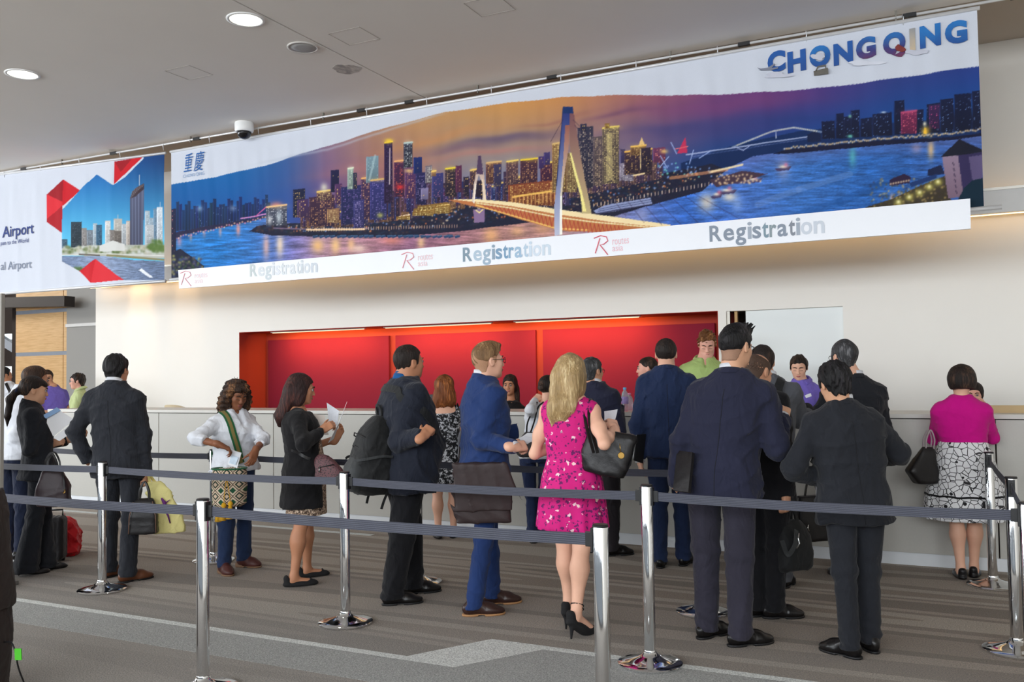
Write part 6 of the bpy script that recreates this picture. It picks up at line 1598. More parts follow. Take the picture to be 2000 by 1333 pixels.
# --- woman in white shirt with the woven bag
w = Person('woman in a white shirt and jeans looking down into her woven bag', (469, 735), 146, [(437, 1121, 158), (476, 1108, 118)], fem=True, skinc='brown', neck=(455, 806), headpx=(462, 771), head=(-6, 26, 0), seed=24, w=1.12, noff=-.02)
w.arm(1, (380, 856, -1), (430, 870, -1), curl=(40, 40, 30), n=(.2, .2, 1), dir=(-.9, .4, -.45)); w.arm(-1, (514, 858, -1), (498, 884, -1), curl=(35, 40, 30), n=(-.3, .5, .6), dir=(.55, .35, -.8))
WW = w; w.body(chest=True); w.top('white_shirt', CREAM, hem=.515, sleeve=.42, rs=(.074, .066, .050), grow=.03, amp=.009, extra=lambda F: F.cone(w.neck+[0, .07, .04], w.neck+[0, .16, -.13], .048, .016, .004, op='c')); w.collar('shirt_collar', CREAM, .072, .028, .75, .01, -.022, .05, .018)
w.trousers('jeans', JEANS, .98, .05, 1.0); w.shoes('boot', BOOT, plain('boot_sole', srgb(120, 90, 66), .7))
w.hair(HCB, 'long', infl=.020, noise=.010, freq=(70, 70, 60), seed=8, bounds=((-.18, -.18, -.26), (.18, .15, .17)), side=.014, strand=.003, extra=(('ell', (-.092, .0, -.085), (.056, .068, .125), .03), ('ell', (.092, .0, -.085), (.056, .068, .125), .03), ('ell', (0, -.07, -.09), (.10, .07, .13), .04), ('ell', (0, .055, .078), (.052, .032, .022), .03), ('cut', (0, .125, -.055), (.060, .085, .115), .01))); w.face(lips=(130, 66, 58), closed=True, brow=srgb(26, 16, 12))
tr = w.tree(); STRG = fabric('green_woven_strap', srgb(34, 92, 58), .9, .2); STRO = fabric('olive_woven_stripe', srgb(122, 108, 62), .9, .2)
L = w.loc
pth = [L(434, 801, -.02), L(444, 824, -.1), L(456, 850, -.16), L(466, 880, -.16), L(474, 905, -.14)]
w.strap(pth, .055, STRG, 'bag_strap', tree=tr, off=.008); w.strap(pth, .024, STRO, 'strap_stripe', tree=tr, off=.012)
w.strap([L(418, 858, .02), L(417, 880, -.02), L(420, 908, -.06)], .045, STRG, 'bag_strap', tree=tr, off=.012)
def mochila():
    t = NT('diamond_woven_pattern'); sep = t.node('ShaderNodeSeparateXYZ'); t.link(t.coords(), sep.inputs[0])
    u = t.math('MULTIPLY', sep.outputs[0], 11.0); v = t.math('MULTIPLY', sep.outputs[2], 11.0)
    def tri(x): return t.math('ABSOLUTE', t.math('SUBTRACT', t.math('FRACT', x), .5))
    d = t.math('ADD', tri(t.math('ADD', u, 50.0)), tri(v))
    c = t.ramp(d, [(0, srgb(30, 84, 56)), (.22, srgb(24, 66, 46)), (.26, srgb(224, 206, 180)), (.40, srgb(224, 206, 180)), (.44, srgb(70, 44, 40)), (.52, srgb(222, 200, 172)), (.62, srgb(222, 196, 170)), (.66, srgb(40, 60, 48)), (.8, srgb(216, 190, 164))], 'CONSTANT')
    n = t.noise(t.coords(), 220, 2); t.col(t.mix(t.math('MULTIPLY', n.outputs[0], .4), c, (0, 0, 0, 1))); t.bump(n.outputs[0], .6, .004); t.set(Roughness=.95); return t.m
r = bag_object('woven_bag', 'woven bucket bag with green diamond pattern and yellow tassels', at_depth(448, 990, w.D-.26), vdir(6), [(0, .09, .07, 0), (.02, .125, .095, 0), (.15, .135, .10, 0), (.28, .128, .095, 0), (.30, .125, .09, 0)], mochila(), p=2.4, seed=6, amp=.004)
ribbon('rim', [(.128*math.sin(a), .095*math.cos(a), .30) for a in np.linspace(0, 2*PI, 17)], .02, STRG, r, (0, 0, 1), .01)
TAS = fabric('mustard_yarn', srgb(206, 156, 34), .95, .3, 120)
for k_, (x, z) in enumerate(((-.02, .01), (.03, .02))):
    MB().tube([(.0, -.102, .24), (x*.6, -.112, .14), (x, -.108, z+.03)], .003, 6).build('cord', TAS, r, True)
    MB().tube([(x, -.108, z+.035), (x, -.11, z+.015), (x, -.11, z), (x-.005, -.11, z-.05), (x-.008, -.11, z-.10)], [.010, .021, .013, .024, .027], 14).build('tassel', TAS, r, True)
MB().tube([(-.055, -.095, .0), (-.06, -.10, -.03), (-.065, -.10, -.10)], [.014, .022, .026], 12).build('tassel', TAS, r, True)
r = prop('travel_wallet', 'small white printed wallet held over the woven bag', 'wallet', at_depth(456, 898, w.D-.30), 'papers held in the queue'); A = lambda x, y, o: at_depth(x, y, WW.D+o)
sheet('card', [A(444, 908, -.30), A(452, 880, -.33), A(471, 886, -.33), A(463, 915, -.30)], PAPER, r, .012); sheet('printed_panel', [A(447, 905, -.312), A(453, 890, -.332), A(466, 894, -.332), A(460, 909, -.312)], plain('blue_print', srgb(206, 222, 236), .6, var=.3, scale=40), r, .002)
for x_, y_ in ((421, 868), (425, 869)): pass
MB().tube([w.wr[1]+nrm(w.el[1]-w.wr[1])*.02+np.array([.030*math.cos(a)*0, 0, 0])+.031*w.k*(np.array([0, 1, 0])*math.cos(a)+np.array([0, 0, 1])*math.sin(a)) for a in np.linspace(0, 2*PI, 15)], .005, 6, False).build('bracelet', leather('dark_beads', srgb(60, 36, 30)), w.obj, True)
# --- woman in black cardigan reading papers
p = Person('woman in a long black cardigan and patterned skirt reading papers', (583, 721), 86, [(576, 1146, 84), (601, 1128, 80)], fem=True, skinc='olive', neck=(580, 797), headpx=(588, 760), head=(0, 10, 0), seed=25, w=1.10, lift=.0)
p.arm(1, (590, 868, -1), (630, 840, 1), curl=(45, 50, 30), n=(.9, -.1, .5), dir=(-.1, .9, .5)); p.arml(-1, (-.15, .35, -.9), (.22, .92, .35), curl=(40, 45, 30), n=(-.5, .2, -.8), dir=(.1, .5, .85))
PC = p; p.body(bare_legs=True, chest=True); 
def snake():
    t = NT('snake_print_cloth'); v = t.node('ShaderNodeTexVoronoi'); v.feature = 'DISTANCE_TO_EDGE'; v.inputs['Scale'].default_value = 42; n = t.noise(t.coords(), 20, 3)
    vec = t.mix(.12, t.coords(), n.outputs[1]); t.link(vec, v.inputs['Vector']); t.col(t.ramp(v.outputs['Distance'], [(.03, srgb(46, 36, 34)), (.12, srgb(170, 140, 116)), (.3, srgb(214, 194, 172))])); t.set(Roughness=.9); return t.m
p.skirt('patterned_dress', snake(), [(.70, .145, .150, .10), (.60, .148, .165, .10), (.50, .160, .165, .12), (.38, .170, .165, .125), (.318, .178, .168, .135)], (9, .05, .33*p.h, .55*p.h, 1))
p.top('black_cardigan', BLACKK, hem=.356, grow=.030, flare=.02, sleeve=.95, rs=(.072, .062, .050), amp=.006, neckz=.83, extra=lambda F: F.box(p.axis(.5*p.h).tolist()[:1]+[p.axis(.5*p.h)[1]+.235, .50*p.h], (.30, .10, .24*p.h), .03, .015, op='c'))
p.shoes('flat', SUEDE)
for i in (0, 1):
    q, y = p.ft[i]; t_ = q+np.array([-math.sin(y), math.cos(y), 0])*.115; MB().tube([t_+[-.018, 0, .048], t_+[0, .006, .042], t_+[.018, 0, .048]], [.008, .004, .008], 8).build('bow', SUEDE, p.obj, True)
p.hair(HRB, 'long', infl=.015, noise=.002, strand=.002, seed=9, bounds=((-.15, -.19, -.34), (.15, .15, .17)), extra=(('cone', (.04, -.075, -.03), (.03, -.105, -.24), .06, .05, .05), ('cone', (-.04, -.075, -.03), (-.03, -.105, -.24), .06, .05, .05), ('cone', (.0, -.11, -.24), (.0, -.115, -.31), .06, .02, .04), ('ell', (.075, -.01, -.06), (.028, .055, .09), .03), ('ell', (-.075, -.01, -.06), (.028, .055, .09), .03), ('cut', (0, .115, -.05), (.06, .06, .10), .01))); p.face(lips=(150, 84, 78))
tr = p.tree(); L = p.loc
p.strap([L(560, 868, .0), L(572, 880, -.16), L(590, 890, -.18), L(606, 899, -.14)], .022, LBLK, 'bag_strap', tree=tr, off=.01)
def mott(n_, a, b):
    t = NT(n_); v = t.node('ShaderNodeTexVoronoi'); v.inputs['Scale'].default_value = 90; t.link(t.coords(), v.inputs['Vector']); t.col(t.ramp(v.outputs['Distance'], [(.2, srgb(*a)), (.5, srgb(*b))])); t.set(Roughness=.6); return t.m
r = bag_object('crossbody_bag', 'speckled pink and black crossbody bag against the patterned skirt', at_depth(641, 944, p.D-.12), vdir(-6), [(0, .10, .04, -.0), (.02, .125, .05, 0), (.10, .125, .048, -.01), (.18, .075, .03, -.035), (.215, .03, .012, -.05)], mott('speckled_bag_cloth', (22, 17, 19), (100, 60, 64)), seed=12, p=3, amp=.003)
MB().tube([(-.06, -.045, .12), (.06, -.052, .145)], .004, 6).build('zipper', M_BLK, r, True); MB().tube([(-.05, -.052, .12), (-.05, -.055, .085)], .005, 6).build('zip_pull', M_STEEL, r, True)
r = prop('loose_papers', 'white form and leaflet held open by the cardigan woman', 'papers', at_depth(655, 830, p.D), 'papers held in the queue'); A = lambda x, y, o: at_depth(x, y, PC.D+o)
sheet('page', [A(641, 866, -.05), A(663, 825, -.10), A(678, 785, -.06), A(652, 858, .06)], PAPER, r, .0015); sheet('page', [A(638, 787, .06), A(662, 803, .02), A(659, 832, .04), A(642, 822, .08)], PAPERG, r, .0015); sheet('page', [A(610, 808, .08), A(634, 812, .10), A(642, 850, .04), A(630, 850, .04)], plain('cream_card', srgb(222, 212, 204), .7), r, .0015)
# --- heavy-set man with the backpack
p = Person('heavy-set man in a dark blazer with a black backpack on his back', (802, 675), 70, [(768, 1182, 82), (808, 1160, 78)], skinc='olive', neck=(792, 748), headpx=(803, 708, 1), head=(12, 0, 0), seed=26, w=1.42, belly=.09)
p.arm(1, (778, 868, -1), (826, 852, -1), curl=(75, 80, 40), n=(.7, -.2, .6), dir=(-.35, .8, .6)); p.arml(-1, (-.25, .15, -1), (.2, .8, -.3))
PB = p; p.body(hands=(1,), fat=.014, neck_r=.068); suit(p, INK, INKB, TEAL, hem=.43, shoe=SHB, sole=M_BLK, amp=.009, trw=1.08, name='blazer', grow=.02, rs=(.086, .072, .052)); p.collar('open_collar', TEAL, .068, .038, .35, .012, -.01, .03, .012)
p.hair(HDB, 'short', infl=.010, noise=.003, seed=11, freq=(110, 110, 60)); p.face()
tr = p.tree(); L = p.loc
p.strap([L(757, 765, .10), L(786, 770, -.12), L(806, 790, -.16), L(824, 820, -.15), L(834, 846, -.12)], .05, NYL, 'backpack_strap', tree=tr, off=.010, thick=.012)
MB().obox(L(854, 905, -.2)*0+p.axis(.54*p.h).tolist()[0:0]+np.array([.0, 0, 0]), ((1, 0, 0), (0, 1, 0), (0, 0, 1)), (.001, .001, .001)) if False else None
r = prop('backpack', 'bulging black and charcoal backpack worn by the heavy-set man', 'bag', at_depth(742, 970, p.D), 'bags carried by the people'); r.rotation_euler = (0, 0, p.yaw)
bc = p.world([p.axis(.66*p.h)[0]+.0, p.axis(.66*p.h)[1]-.235, .425*p.h]); r.location = tuple(bc); r.scale = (1, 1, .87)
F = Field((-.25, -.25, -.05), (.25, .20, .70), .011); F.loft([[0, 0, 0, .13, .10, .12], [.05, 0, 0, .165, .12, .16], [.30, 0, 0, .17, .115, .155], [.48, 0, .01, .15, .10, .11], [.58, 0, .03, .10, .07, .06], [.62, 0, .04, .05, .03, .03]], .02, 3.2); F.disp(folds(31, .006)); v, q = F.mesh(); link('main_compartment', np_mesh('main_compartment', relax(v, q, 1), q), NYL, r)
F = Field((-.22, -.30, 0), (.22, .0, .36), .010); F.loft([[.03, 0, -.13, .10, .05, .05], [.07, 0, -.135, .13, .06, .07], [.22, 0, -.13, .13, .06, .065], [.30, 0, -.11, .09, .05, .04], [.33, 0, -.10, .04, .03, .02]], .02, 3); v, q = F.mesh(); link('front_pocket', np_mesh('front_pocket', relax(v, q, 1), q), NYL2, r)
for z_, h_ in ((.36, .14), (.46, .13)): MB().tube([(-h_, -.02, z_-.06), (-h_*.8, -.105, z_), (0, -.145+.12*(z_-.36), z_+.03), (h_*.8, -.105, z_), (h_, -.02, z_-.06)], .005, 6).build('zipper', M_BLK, r, True)
ribbon('grab_handle', [(-.04, .05, .60), (-.045, .04, .67), (0, .03, .70), (.045, .04, .67), (.04, .05, .60)], .022, NYL, r, (0, 1, 0), .01)
for a in (-1, 1): ribbon('compression_strap', [(a*.175, .08, .30), (a*.19, .0, .31), (a*.16, -.12, .29), (a*.11, -.165, .28)], .02, NYL2, r, (a, -.3, 0)); ribbon('loose_webbing', [(a*.15, .06, .05), (a*.165, .02, -.03), (a*.16, 0, -.10)], .018, NYL, r, (a, 0, 0))
for a in (-1, 1): ribbon('shoulder_strap', [(a*.08, .06, .58), (a*.10, .12, .60), (a*.12, .17, .585)], .055, NYL, r, (0, 0, 1), .012)
# --- blue suit man with messenger bag
p = Person('man in a royal blue suit with a messenger bag and cropped sandy hair', (952, 673), 66, [(926, 1203, 84), (962, 1181, 80)], skinc='fair', neck=(946, 746), headpx=(953, 706), head=(2, -2, 0), seed=27, w=1.0)
p.arm(1, (938, 860, -1), (1004, 873, -1), curl=(55, 60, 35), n=(.8, -.1, .6), dir=(-.15, 1, .02)); p.arml(-1, (-.1, .2, -1), (.1, .9, .1))
PBL = p; p.body(hands=(1,)); suit(p, BLUE, BLUE, hem=.468, shoe=SHDB, sole=TANS, amp=.009, cuffs=(1,), trw=.93)
p.hair(HSA, 'fade', infl=.006, top=.018, noise=.004, seed=12, freq=(120, 120, 60), extra=(('ell', (0, .055, .105), (.055, .045, .022), .02),)); p.hair(stub('cropped_sandy_stubble', (170, 128, 98)), 'short', 'cropped_sides', infl=.003, noise=.0006, seed=3, taper=.05); p.face(); p.glasses(M_FRAME)
tr = p.tree(); L = p.loc
p.strap([L(896, 905, .05), L(903, 850, .12), L(914, 800, .15), L(930, 764, .18), L(946, 752, .22)], .03, LBRN, 'messenger_strap', tree=tr, off=.008)
p.seam([L(935, 915, -.1), L(952, 905, -.16), L(975, 903, -.16)], BLUE, .006, 'pocket_flap', tr)
r = bag_object('messenger_bag', 'dark brown leather messenger bag hanging at the blue suit man hip', at_depth(943, 1022, p.D-.24), vdir(4), [(0, .17, .045, .015), (.015, .185, .055, .012), (.20, .185, .055, .0), (.36, .170, .042, -.01), (.385, .165, .030, -.012)], LBRN, p=7, seed=13, amp=.005)
v, q = soft_bag([(.08, .186, .010, .006), (.20, .187, .012, .0), (.36, .172, .012, -.01), (.39, .165, .010, -.012)], p=7, seed=14, amp=.004); v = v+np.array([0, -.058, 0], f32); link('flap', np_mesh('flap', v, q), LBRN, r)
r = prop('loose_papers', 'folded white sheet in the hand of the blue suit man', 'papers', at_depth(1035, 856, p.D-.1), 'papers held in the queue'); A = lambda x, y, o: at_depth(x, y, PBL.D+o)
sheet('page', [A(1008, 858, -.16), A(1030, 846, -.05), A(1058, 847, -.08), A(1042, 864, -.18)], PAPER, r, .0015, .006); sheet('page', [A(1010, 861, -.17), A(1026, 852, -.12), A(1045, 858, -.16), A(1030, 868, -.2)], PAPERG, r, .0015)
# --- woman in floral black and white dress at the counter
def mono():
    t = NT('black_white_floral'); n = t.noise(t.coords(), 34, 4, .75); t.col(t.ramp(n.outputs[0], [(.47, srgb(18, 18, 22)), (.52, srgb(60, 62, 70)), (.56, srgb(205, 208, 214))])); t.set(Roughness=.9); return t.m
p = Person('auburn-haired woman in a black and white floral dress at the counter', (868, 732), 2, [(886, 1050, 12), (856, 1052, -8)], fem=True, skinc='fair', neck=(868, 790), headpx=(868, 757), head=(0, 4, 0), seed=28, w=1.1)
p.arml(1, (.25, .05, -.95), (-.2, .45, .8)); p.arml(-1, (-.25, .05, -.95), (.2, .45, .8))
PF = p; p.body(bare_arms=(1, -1), bare_legs=True, chest=True, hands=()); M_ = mono(); p.top('floral_dress_bodice', M_, hem=.55, sleeve=None, grow=.01, amp=.004, neckz=.80); p.skirt('floral_dress_skirt', M_, [(.62, .15, .12, .115), (.52, .185, .135, .15), (.42, .205, .15, .165), (.34, .215, .16, .17)], (8, .04, .3*p.h, .6*p.h, 2)); p.shoes('flat', LBLK)
p.hair(HAU, 'long', infl=.018, noise=.005, strand=.003, freq=(60, 60, 30), seed=13, side=.01, bounds=((-.16, -.19, -.26), (.16, .15, .17)), extra=(('ell', (0, -.07, -.09), (.105, .065, .12), .04), ('ell', (.07, -.05, -.12), (.05, .05, .10), .03), ('ell', (-.07, -.05, -.12), (.05, .05, .10), .03), ('cut', (0, .115, -.05), (.06, .06, .10), .01)))
r = bag_object('shoulder_bag', 'grey leather shoulder bag hanging by the floral dress', p.world([.20, -.10, .50*p.h]), vdir(70), [(0, .11, .045, 0), (.02, .12, .05, 0), (.22, .11, .04, 0), (.26, .10, .02, 0)], leather('grey_bag_leather', srgb(84, 86, 92), .4), seed=15, p=5)
wp = [local_of(r, p.world(q_)) for q_ in ([.21, -.10, .66*p.h], [.165, -.085, .74*p.h], [.125, -.02, .825*p.h], [.15, .08, .74*p.h], [.20, -.06, .66*p.h])]
ribbon('strap', wp, .018, LBLK, r, (1, 0, 0))
# --- blonde woman in the magenta dress
def magenta():
    t = NT('magenta_floral_print'); co = t.coords()
    n = t.noise(co, 55, 3); warp = t.mix(.04, co, n.outputs[1])
    v = t.node('ShaderNodeTexVoronoi'); v.inputs['Scale'].default_value = 26; t.link(warp, v.inputs['Vector']); v2 = t.node('ShaderNodeTexVoronoi'); v2.inputs['Scale'].default_value = 46; t.link(warp, v2.inputs['Vector'])
    m1 = t.noise(co, 7.0, 2); base = t.mix(t.noise(co, 5, 2).outputs[0], srgb(186, 8, 104), srgb(214, 20, 128))
    sepc = t.node('ShaderNodeSeparateColor'); t.link(v.outputs['Color'], sepc.inputs[0]); sepd = t.node('ShaderNodeSeparateColor'); t.link(v2.outputs['Color'], sepd.inputs[0])
    dark = t.math('MULTIPLY', t.math('LESS_THAN', v2.outputs['Distance'], .42), t.math('GREATER_THAN', t.math('ADD', sepd.outputs[0], t.math('MULTIPLY', m1.outputs[0], .8)), .86))
    lite = t.math('MULTIPLY', t.math('LESS_THAN', v.outputs['Distance'], .27), t.math('GREATER_THAN', sepc.outputs[1], .60))
    c = t.mix(t.math('MULTIPLY', dark, .85), base, srgb(62, 16, 82)); c = t.mix(lite, c, srgb(236, 196, 206)); c = t.mix(t.math('MULTIPLY', t.math('LESS_THAN', v.outputs['Distance'], .09), lite), c, srgb(236, 206, 150)); t.col(c)
    t.bump(t.noise(t.coords((1, 1, .3)), 12, 2).outputs[0], .3, .02); t.set(Roughness=.85); return t.m
p = Person('blonde woman in a sleeveless magenta floral dress with a black tote', (1118, 686), 16, [(1128, 1246, 40), (1112, 1226, 20)], fem=True, skinc='fair', neck=(1113, 775), headpx=(1115, 730), head=(-8, 4, 2), seed=29, lift=.085, w=1.02)
p.arm(1, (1180, 868, -1), (1200, 838, 1), curl=(60, 60, 35), n=(.6, -.7, .3), dir=(-.3, .6, .5)); p.arml(-1, (-.35, .1, -1), (.5, .8, .2))
PG = p; p.body(bare_arms=(1, -1), bare_legs=True, chest=True, hands=(1,)); MG = magenta(); p.top('magenta_dress_bodice', MG, hem=.60, sleeve=None, grow=.008, amp=.003, neckz=.815)
p.skirt('magenta_dress_skirt', MG, [(.65, .152, .125, .115), (.62, .150, .12, .112), (.55, .185, .15, .15), (.46, .205, .17, .175), (.37, .22, .18, .19)], (11, .055, .36*p.h, .64*p.h, .6)); p.shoes('pump', SUEDE)
for i in (0,): 
    q, y = p.ft[i]; hp_, kn_, an_ = p.leg(1)
    for dz_ in (.0, .02): MB().tube([an_+np.array([.036*math.cos(a), .036*math.sin(a)+.012, -.004+dz_-.02*math.sin(a)]) for a in np.linspace(0, 2*PI, 15)], .0045, 6, False).build('ankle_strap', SUEDE, p.obj, True)
p.hair(HBL, 'long', infl=.014, noise=.002, strand=.0028, seed=14, bounds=((-.16, -.2, -.36), (.16, .15, .17)), extra=(('cone', (-.05, -.07, -.03), (-.055, -.085, -.25), .055, .045, .05), ('cone', (.05, -.07, -.03), (.03, -.085, -.22), .055, .045, .05), ('cone', (-.055, -.09, -.22), (-.07, -.09, -.33), .045, .010, .04), ('cone', (0, -.085, -.2), (0, -.09, -.27), .06, .03, .04), ('ell', (.072, -.01, -.06), (.03, .055, .09), .03), ('ell', (-.072, -.01, -.06), (.03, .055, .09), .03), ('cut', (0, .115, -.05), (.06, .06, .10), .01)))
r = bag_object('tote_bag', 'large black leather tote with gold charm on the blonde woman shoulder', at_depth(1178, 928, p.D-.10), vdir(-8), [(0, .12, .06, .0), (.015, .13, .07, .0), (.13, .15, .06, .0), (.24, .145, .04, -.0), (.27, .14, .025, -.0)], LBLK, seed=16, p=5, amp=.004, tilt=(0, 0, 12))
v0 = p.sh[1]+np.array([-.012, 0, .052])
for o_ in (-.03, .03):
    P_ = [local_of(r, p.world(v0+np.array([.05, -.10, -.30]))), local_of(r, p.world(v0+np.array([.0, -.085, -.12]))), local_of(r, p.world(v0+np.array([-.01, -.035, .0]))), local_of(r, p.world(v0+np.array([.0, .05, -.02]))), local_of(r, p.world(v0+np.array([.06, .12, -.2])))]
    ribbon('strap', [q_+np.array([o_*.4, 0, 0]) for q_ in P_], .018, LBLK, r, tuple(local_of(r, np.array(r.location)+p.R@np.array([.6, -.6, .2]))), .006)
MB().lathe([(.018, 0), (.020, .003), (.018, .006)], 18).build('charm', M_GOLD, r).matrix_local = Matrix.Translation((.11, -.06, .12))@Matrix.Rotation(PI/2, 4, 'X'); MB().tube([(.10, -.04, .20), (.108, -.058, .14)], .003, 6).build('chain', M_GOLD, r, True)
r = prop('loose_papers', 'white leaflet held in front of the blonde woman', 'papers', at_depth(1195, 825, p.D+.1), 'papers held in the queue'); A = lambda x, y, o: at_depth(x, y, PG.D+o)
sheet('page', [A(1178, 834, .16), A(1180, 804, .2), A(1206, 800, .12), A(1196, 832, .1)], PAPERG, r, .0015, .006)
# --- white-blouse woman at the counter, partly hidden by the blonde
p = Person('woman in a white blouse and navy trousers with a hand to her face', (1072, 730), 8, [(1060, 1058, 10), (1042, 1060, 0)], fem=True, skinc='fair', neck=(1064, 796), headpx=(1071, 757), head=(-30, 0, 0), seed=30)
p.arm(-1, (1034, 800, -1), (1044, 782, 1), curl=(60, 50, 30), n=(-.4, -.8, .2), dir=(.5, .5, .6)); p.arml(1, (.2, -.1, -1), (-.3, .2, .9)); 
p.body(); p.top('white_blouse', CREAM, hem=.50, grow=.016, rs=(.066, .056, .044), amp=.006); p.trousers('navy_trousers', fabric('navy_cotton', srgb(36, 48, 82)), .92, .05); p.shoes('oxford', SHBR, None, .25); p.hair(HDB, 'back', infl=.011, seed=15, strand=.0015, noise=.001, extra=(('ell', (0, -.115, .0), (.04, .035, .04), .02),))
PWB = p; r = bag_object('hobo_bag', 'grey slouchy bag hanging from the white-blouse woman arm', at_depth(1031, 893, p.D-.16), vdir(10), [(0, .085, .05, 0), (.03, .11, .06, 0), (.12, .105, .055, 0), (.20, .06, .03, .01), (.23, .03, .015, .015)], leather('charcoal_bag_leather', srgb(62, 60, 62), .5), seed=17, p=3, amp=.006)
for x_ in (-.02, .04): ribbon('strap', [(x_*.5, 0, .20), (x_+.02, -.02, .32), (x_*.5+.08, -.01, .45), (x_+.12, .02, .50)], .014, LBLK, r, (0, 1, 0))
# --- grey-haired man at the counter
p = Person('grey-haired man in a dark suit at the counter behind the blonde woman', (1155, 696), 26, [(1196, 1086, 70), (1160, 1078, 30)], skinc='tan', neck=(1162, 757), headpx=(1157, 725), head=(-15, 2, 0), seed=31)
p.arml(1, (.25, .0, -1), (-.2, .5, .7)); p.arml(-1, (-.2, .0, -1), (.2, .5, .7)); p.body(hands=()); suit(p, NAVY, fabric('dark_maroon_grey_trousers', srgb(40, 36, 40)), shoe=SHB); p.hair(HGR, 'short', infl=.010, noise=.003, seed=16, freq=(110, 110, 60)); p.glasses(M_FRAME)
# --- navy suit man talking with the clerk
p = Person('man in a mid-navy suit standing straight at the counter', (1301, 660), 1, [(1336, 1104, 18), (1290, 1108, 2)], skinc='fair', neck=(1302, 727), headpx=(1301, 692), head=(0, 2, 0), seed=32, w=1.02)
p.arm(-1, (1242, 838, 1), (1250, 900, -1), curl=(45, 50, 30), n=(-1, -.2, 0)); p.arml(1, (.25, .05, -1), (-.2, .5, .7))
PN = p; p.body(hands=(-1,)); suit(p, NAVY2, NAVY2, hem=.48, shoe=SHB, seam=M_SEAM, cuffs=(-1,), trw=.95); p.hair(HDB, 'mid', infl=.010, noise=.002, seed=17, freq=(120, 120, 70))
r = prop('document_folder', 'black folder with white pages held by the mid-navy suit man', 'folder', at_depth(1246, 880, p.D-.1), 'papers held in the queue'); A = lambda x, y, o: at_depth(x, y, PN.D+o)
sheet('cover', [A(1238, 900, -.16), A(1244, 850, -.16), A(1262, 848, -.08), A(1256, 906, -.08)], M_BLK, r, .008); sheet('page', [A(1236, 896, -.155), A(1242, 852, -.155), A(1247, 852, -.14), A(1241, 898, -.14)], PAPER, r, .004)
# --- tall man in navy suit
p = Person('tall man in a navy suit with swept-up black hair, back turned', (1439, 631), 12, [(1446, 1262, 62), (1381, 1246, 42)], skinc='east', neck=(1428, 737), headpx=(1437, 678), head=(-24, 10, 0), seed=33, w=1.08, hat=.02)
p.arm(-1, (1331, 868, 1), (1322, 955, 1)); p.arm(1, (1516, 876, 1), (1528, 816, 1), curl=(40, 40, 30), n=(.3, -.9, .2))
PTN = p; p.body(hands=(1,)); suit(p, NAVY, PLUM, hem=.452, shoe=SHB, seam=M_SEAM, amp=.010, cuffs=(1,), trw=1.03)
p.hair(HBK, 'mid', infl=.0095, top=.014, noise=.0025, seed=4, taper=.06, freq=(190, 190, 90), res=.005, extra=tuple([('ell', (0, .04, .112), (.055, .06, .028), .02)]+[('cone', (x_, y_, .098), (x_*1.25+.01, y_*1.1+.018, .134+z_), .014, .005, .008) for x_, y_, z_ in [(-.045,.06,0),(-.02,.075,.006),(.01,.08,.008),(.038,.065,.004),(-.05,.03,.004),(-.025,.04,.012),(.005,.045,.014),(.032,.035,.01),(.05,.02,.002),(-.04,0,.008),(-.01,.01,.012),(.02,.0,.01),(.045,-.01,.002),(-.03,-.03,.002),(.01,-.035,.004)]])); p.hair(stub('cropped_black_stubble', (150, 114, 92)), 'short', 'cropped_sides', infl=.003, noise=.0006, seed=3, taper=.05); p.glasses(M_FRAME)
r = prop('document_case', 'flat black document case under the tall navy man arm', 'case', at_depth(1330, 940, p.D-.05)); A = lambda x, y, o: at_depth(x, y, PTN.D+o)
sheet('case_body', [A(1314, 958, -.05), A(1322, 880, .05), A(1352, 884, -.10), A(1344, 962, -.16)], LBLK, r, .02)
# --- balding man with tablet and laptop bag
p = Person('balding man in black bent over a tablet beside the tall navy man', (1482, 690), 28, [(1512, 1208, 72), (1478, 1204, 60)], skinc='tan', neck=(1476, 762), headpx=(1480, 728), head=(-10, 24, 0), seed=34, hat=.004)
p.arm(1, (1530, 880, -1), (1536, 990, 1), curl=(70, 80, 40), n=(1, 0, 0), dir=(0, .1, -1)); p.arml(-1, (-.2, .2, -1), (.3, .9, .2))
PBD = p; p.body(hands=(1,)); suit(p, fabric('black_overcoat', srgb(24, 24, 28)), INKB, hem=.44, shoe=SHB, collar=False); p.hair(stub('cropped_brown_fringe', (78, 58, 46)), 'short', infl=.0035, noise=.0008, seed=5, taper=.04, bald=(.062, .075, .062))
r = bag_object('laptop_bag', 'black nylon laptop bag with steel clip hanging from the balding man hand', at_depth(1547, 1112, p.D-.02), vdir(25), [(0, .115, .07, 0), (.02, .13, .085, 0), (.18, .13, .08, 0), (.27, .11, .055, -.005), (.31, .08, .03, -.01)], NYL, seed=18, p=4, amp=.005)
for s_ in (-1, 1): ribbon('handle', [(-.05, .03*s_, .29), (-.045, .02*s_, .35), (-.01, .01*s_, .375), (.02, .02*s_, .35), (.03, .03*s_, .28)], .02, NYL, r, (0, 1, 0), .008)
MB().tube([(-.02, -.09, .24), (-.035, -.10, .21), (-.03, -.105, .18), (-.05, -.10, .15)], .005, 6).build('clip', M_STEEL, r, True); ribbon('shoulder_strap', [(-.03, -.08, .26), (-.07, -.11, .18), (-.12, -.10, .12), (-.13, -.06, .2)], .035, NYL2, r, (0, -1, 0))
r = prop('tablet', 'white-edged tablet between the tall navy man and the balding man', 'tablet', at_depth(1518, 806, PTN.D+.30)); A = lambda x, y, o: at_depth(x, y, PTN.D+o)
sheet('case_body', [A(1502, 810, .36), A(1506, 800, .44), A(1533, 802, .40), A(1526, 812, .32)], plain('white_plastic', srgb(230, 230, 232), .3), r, .008); sheet('screen', [A(1505, 809, .362), A(1508, 802, .43), A(1529, 804, .395), A(1524, 810, .33)], plain('dark_glass', srgb(20, 20, 24), .1), r, .011)
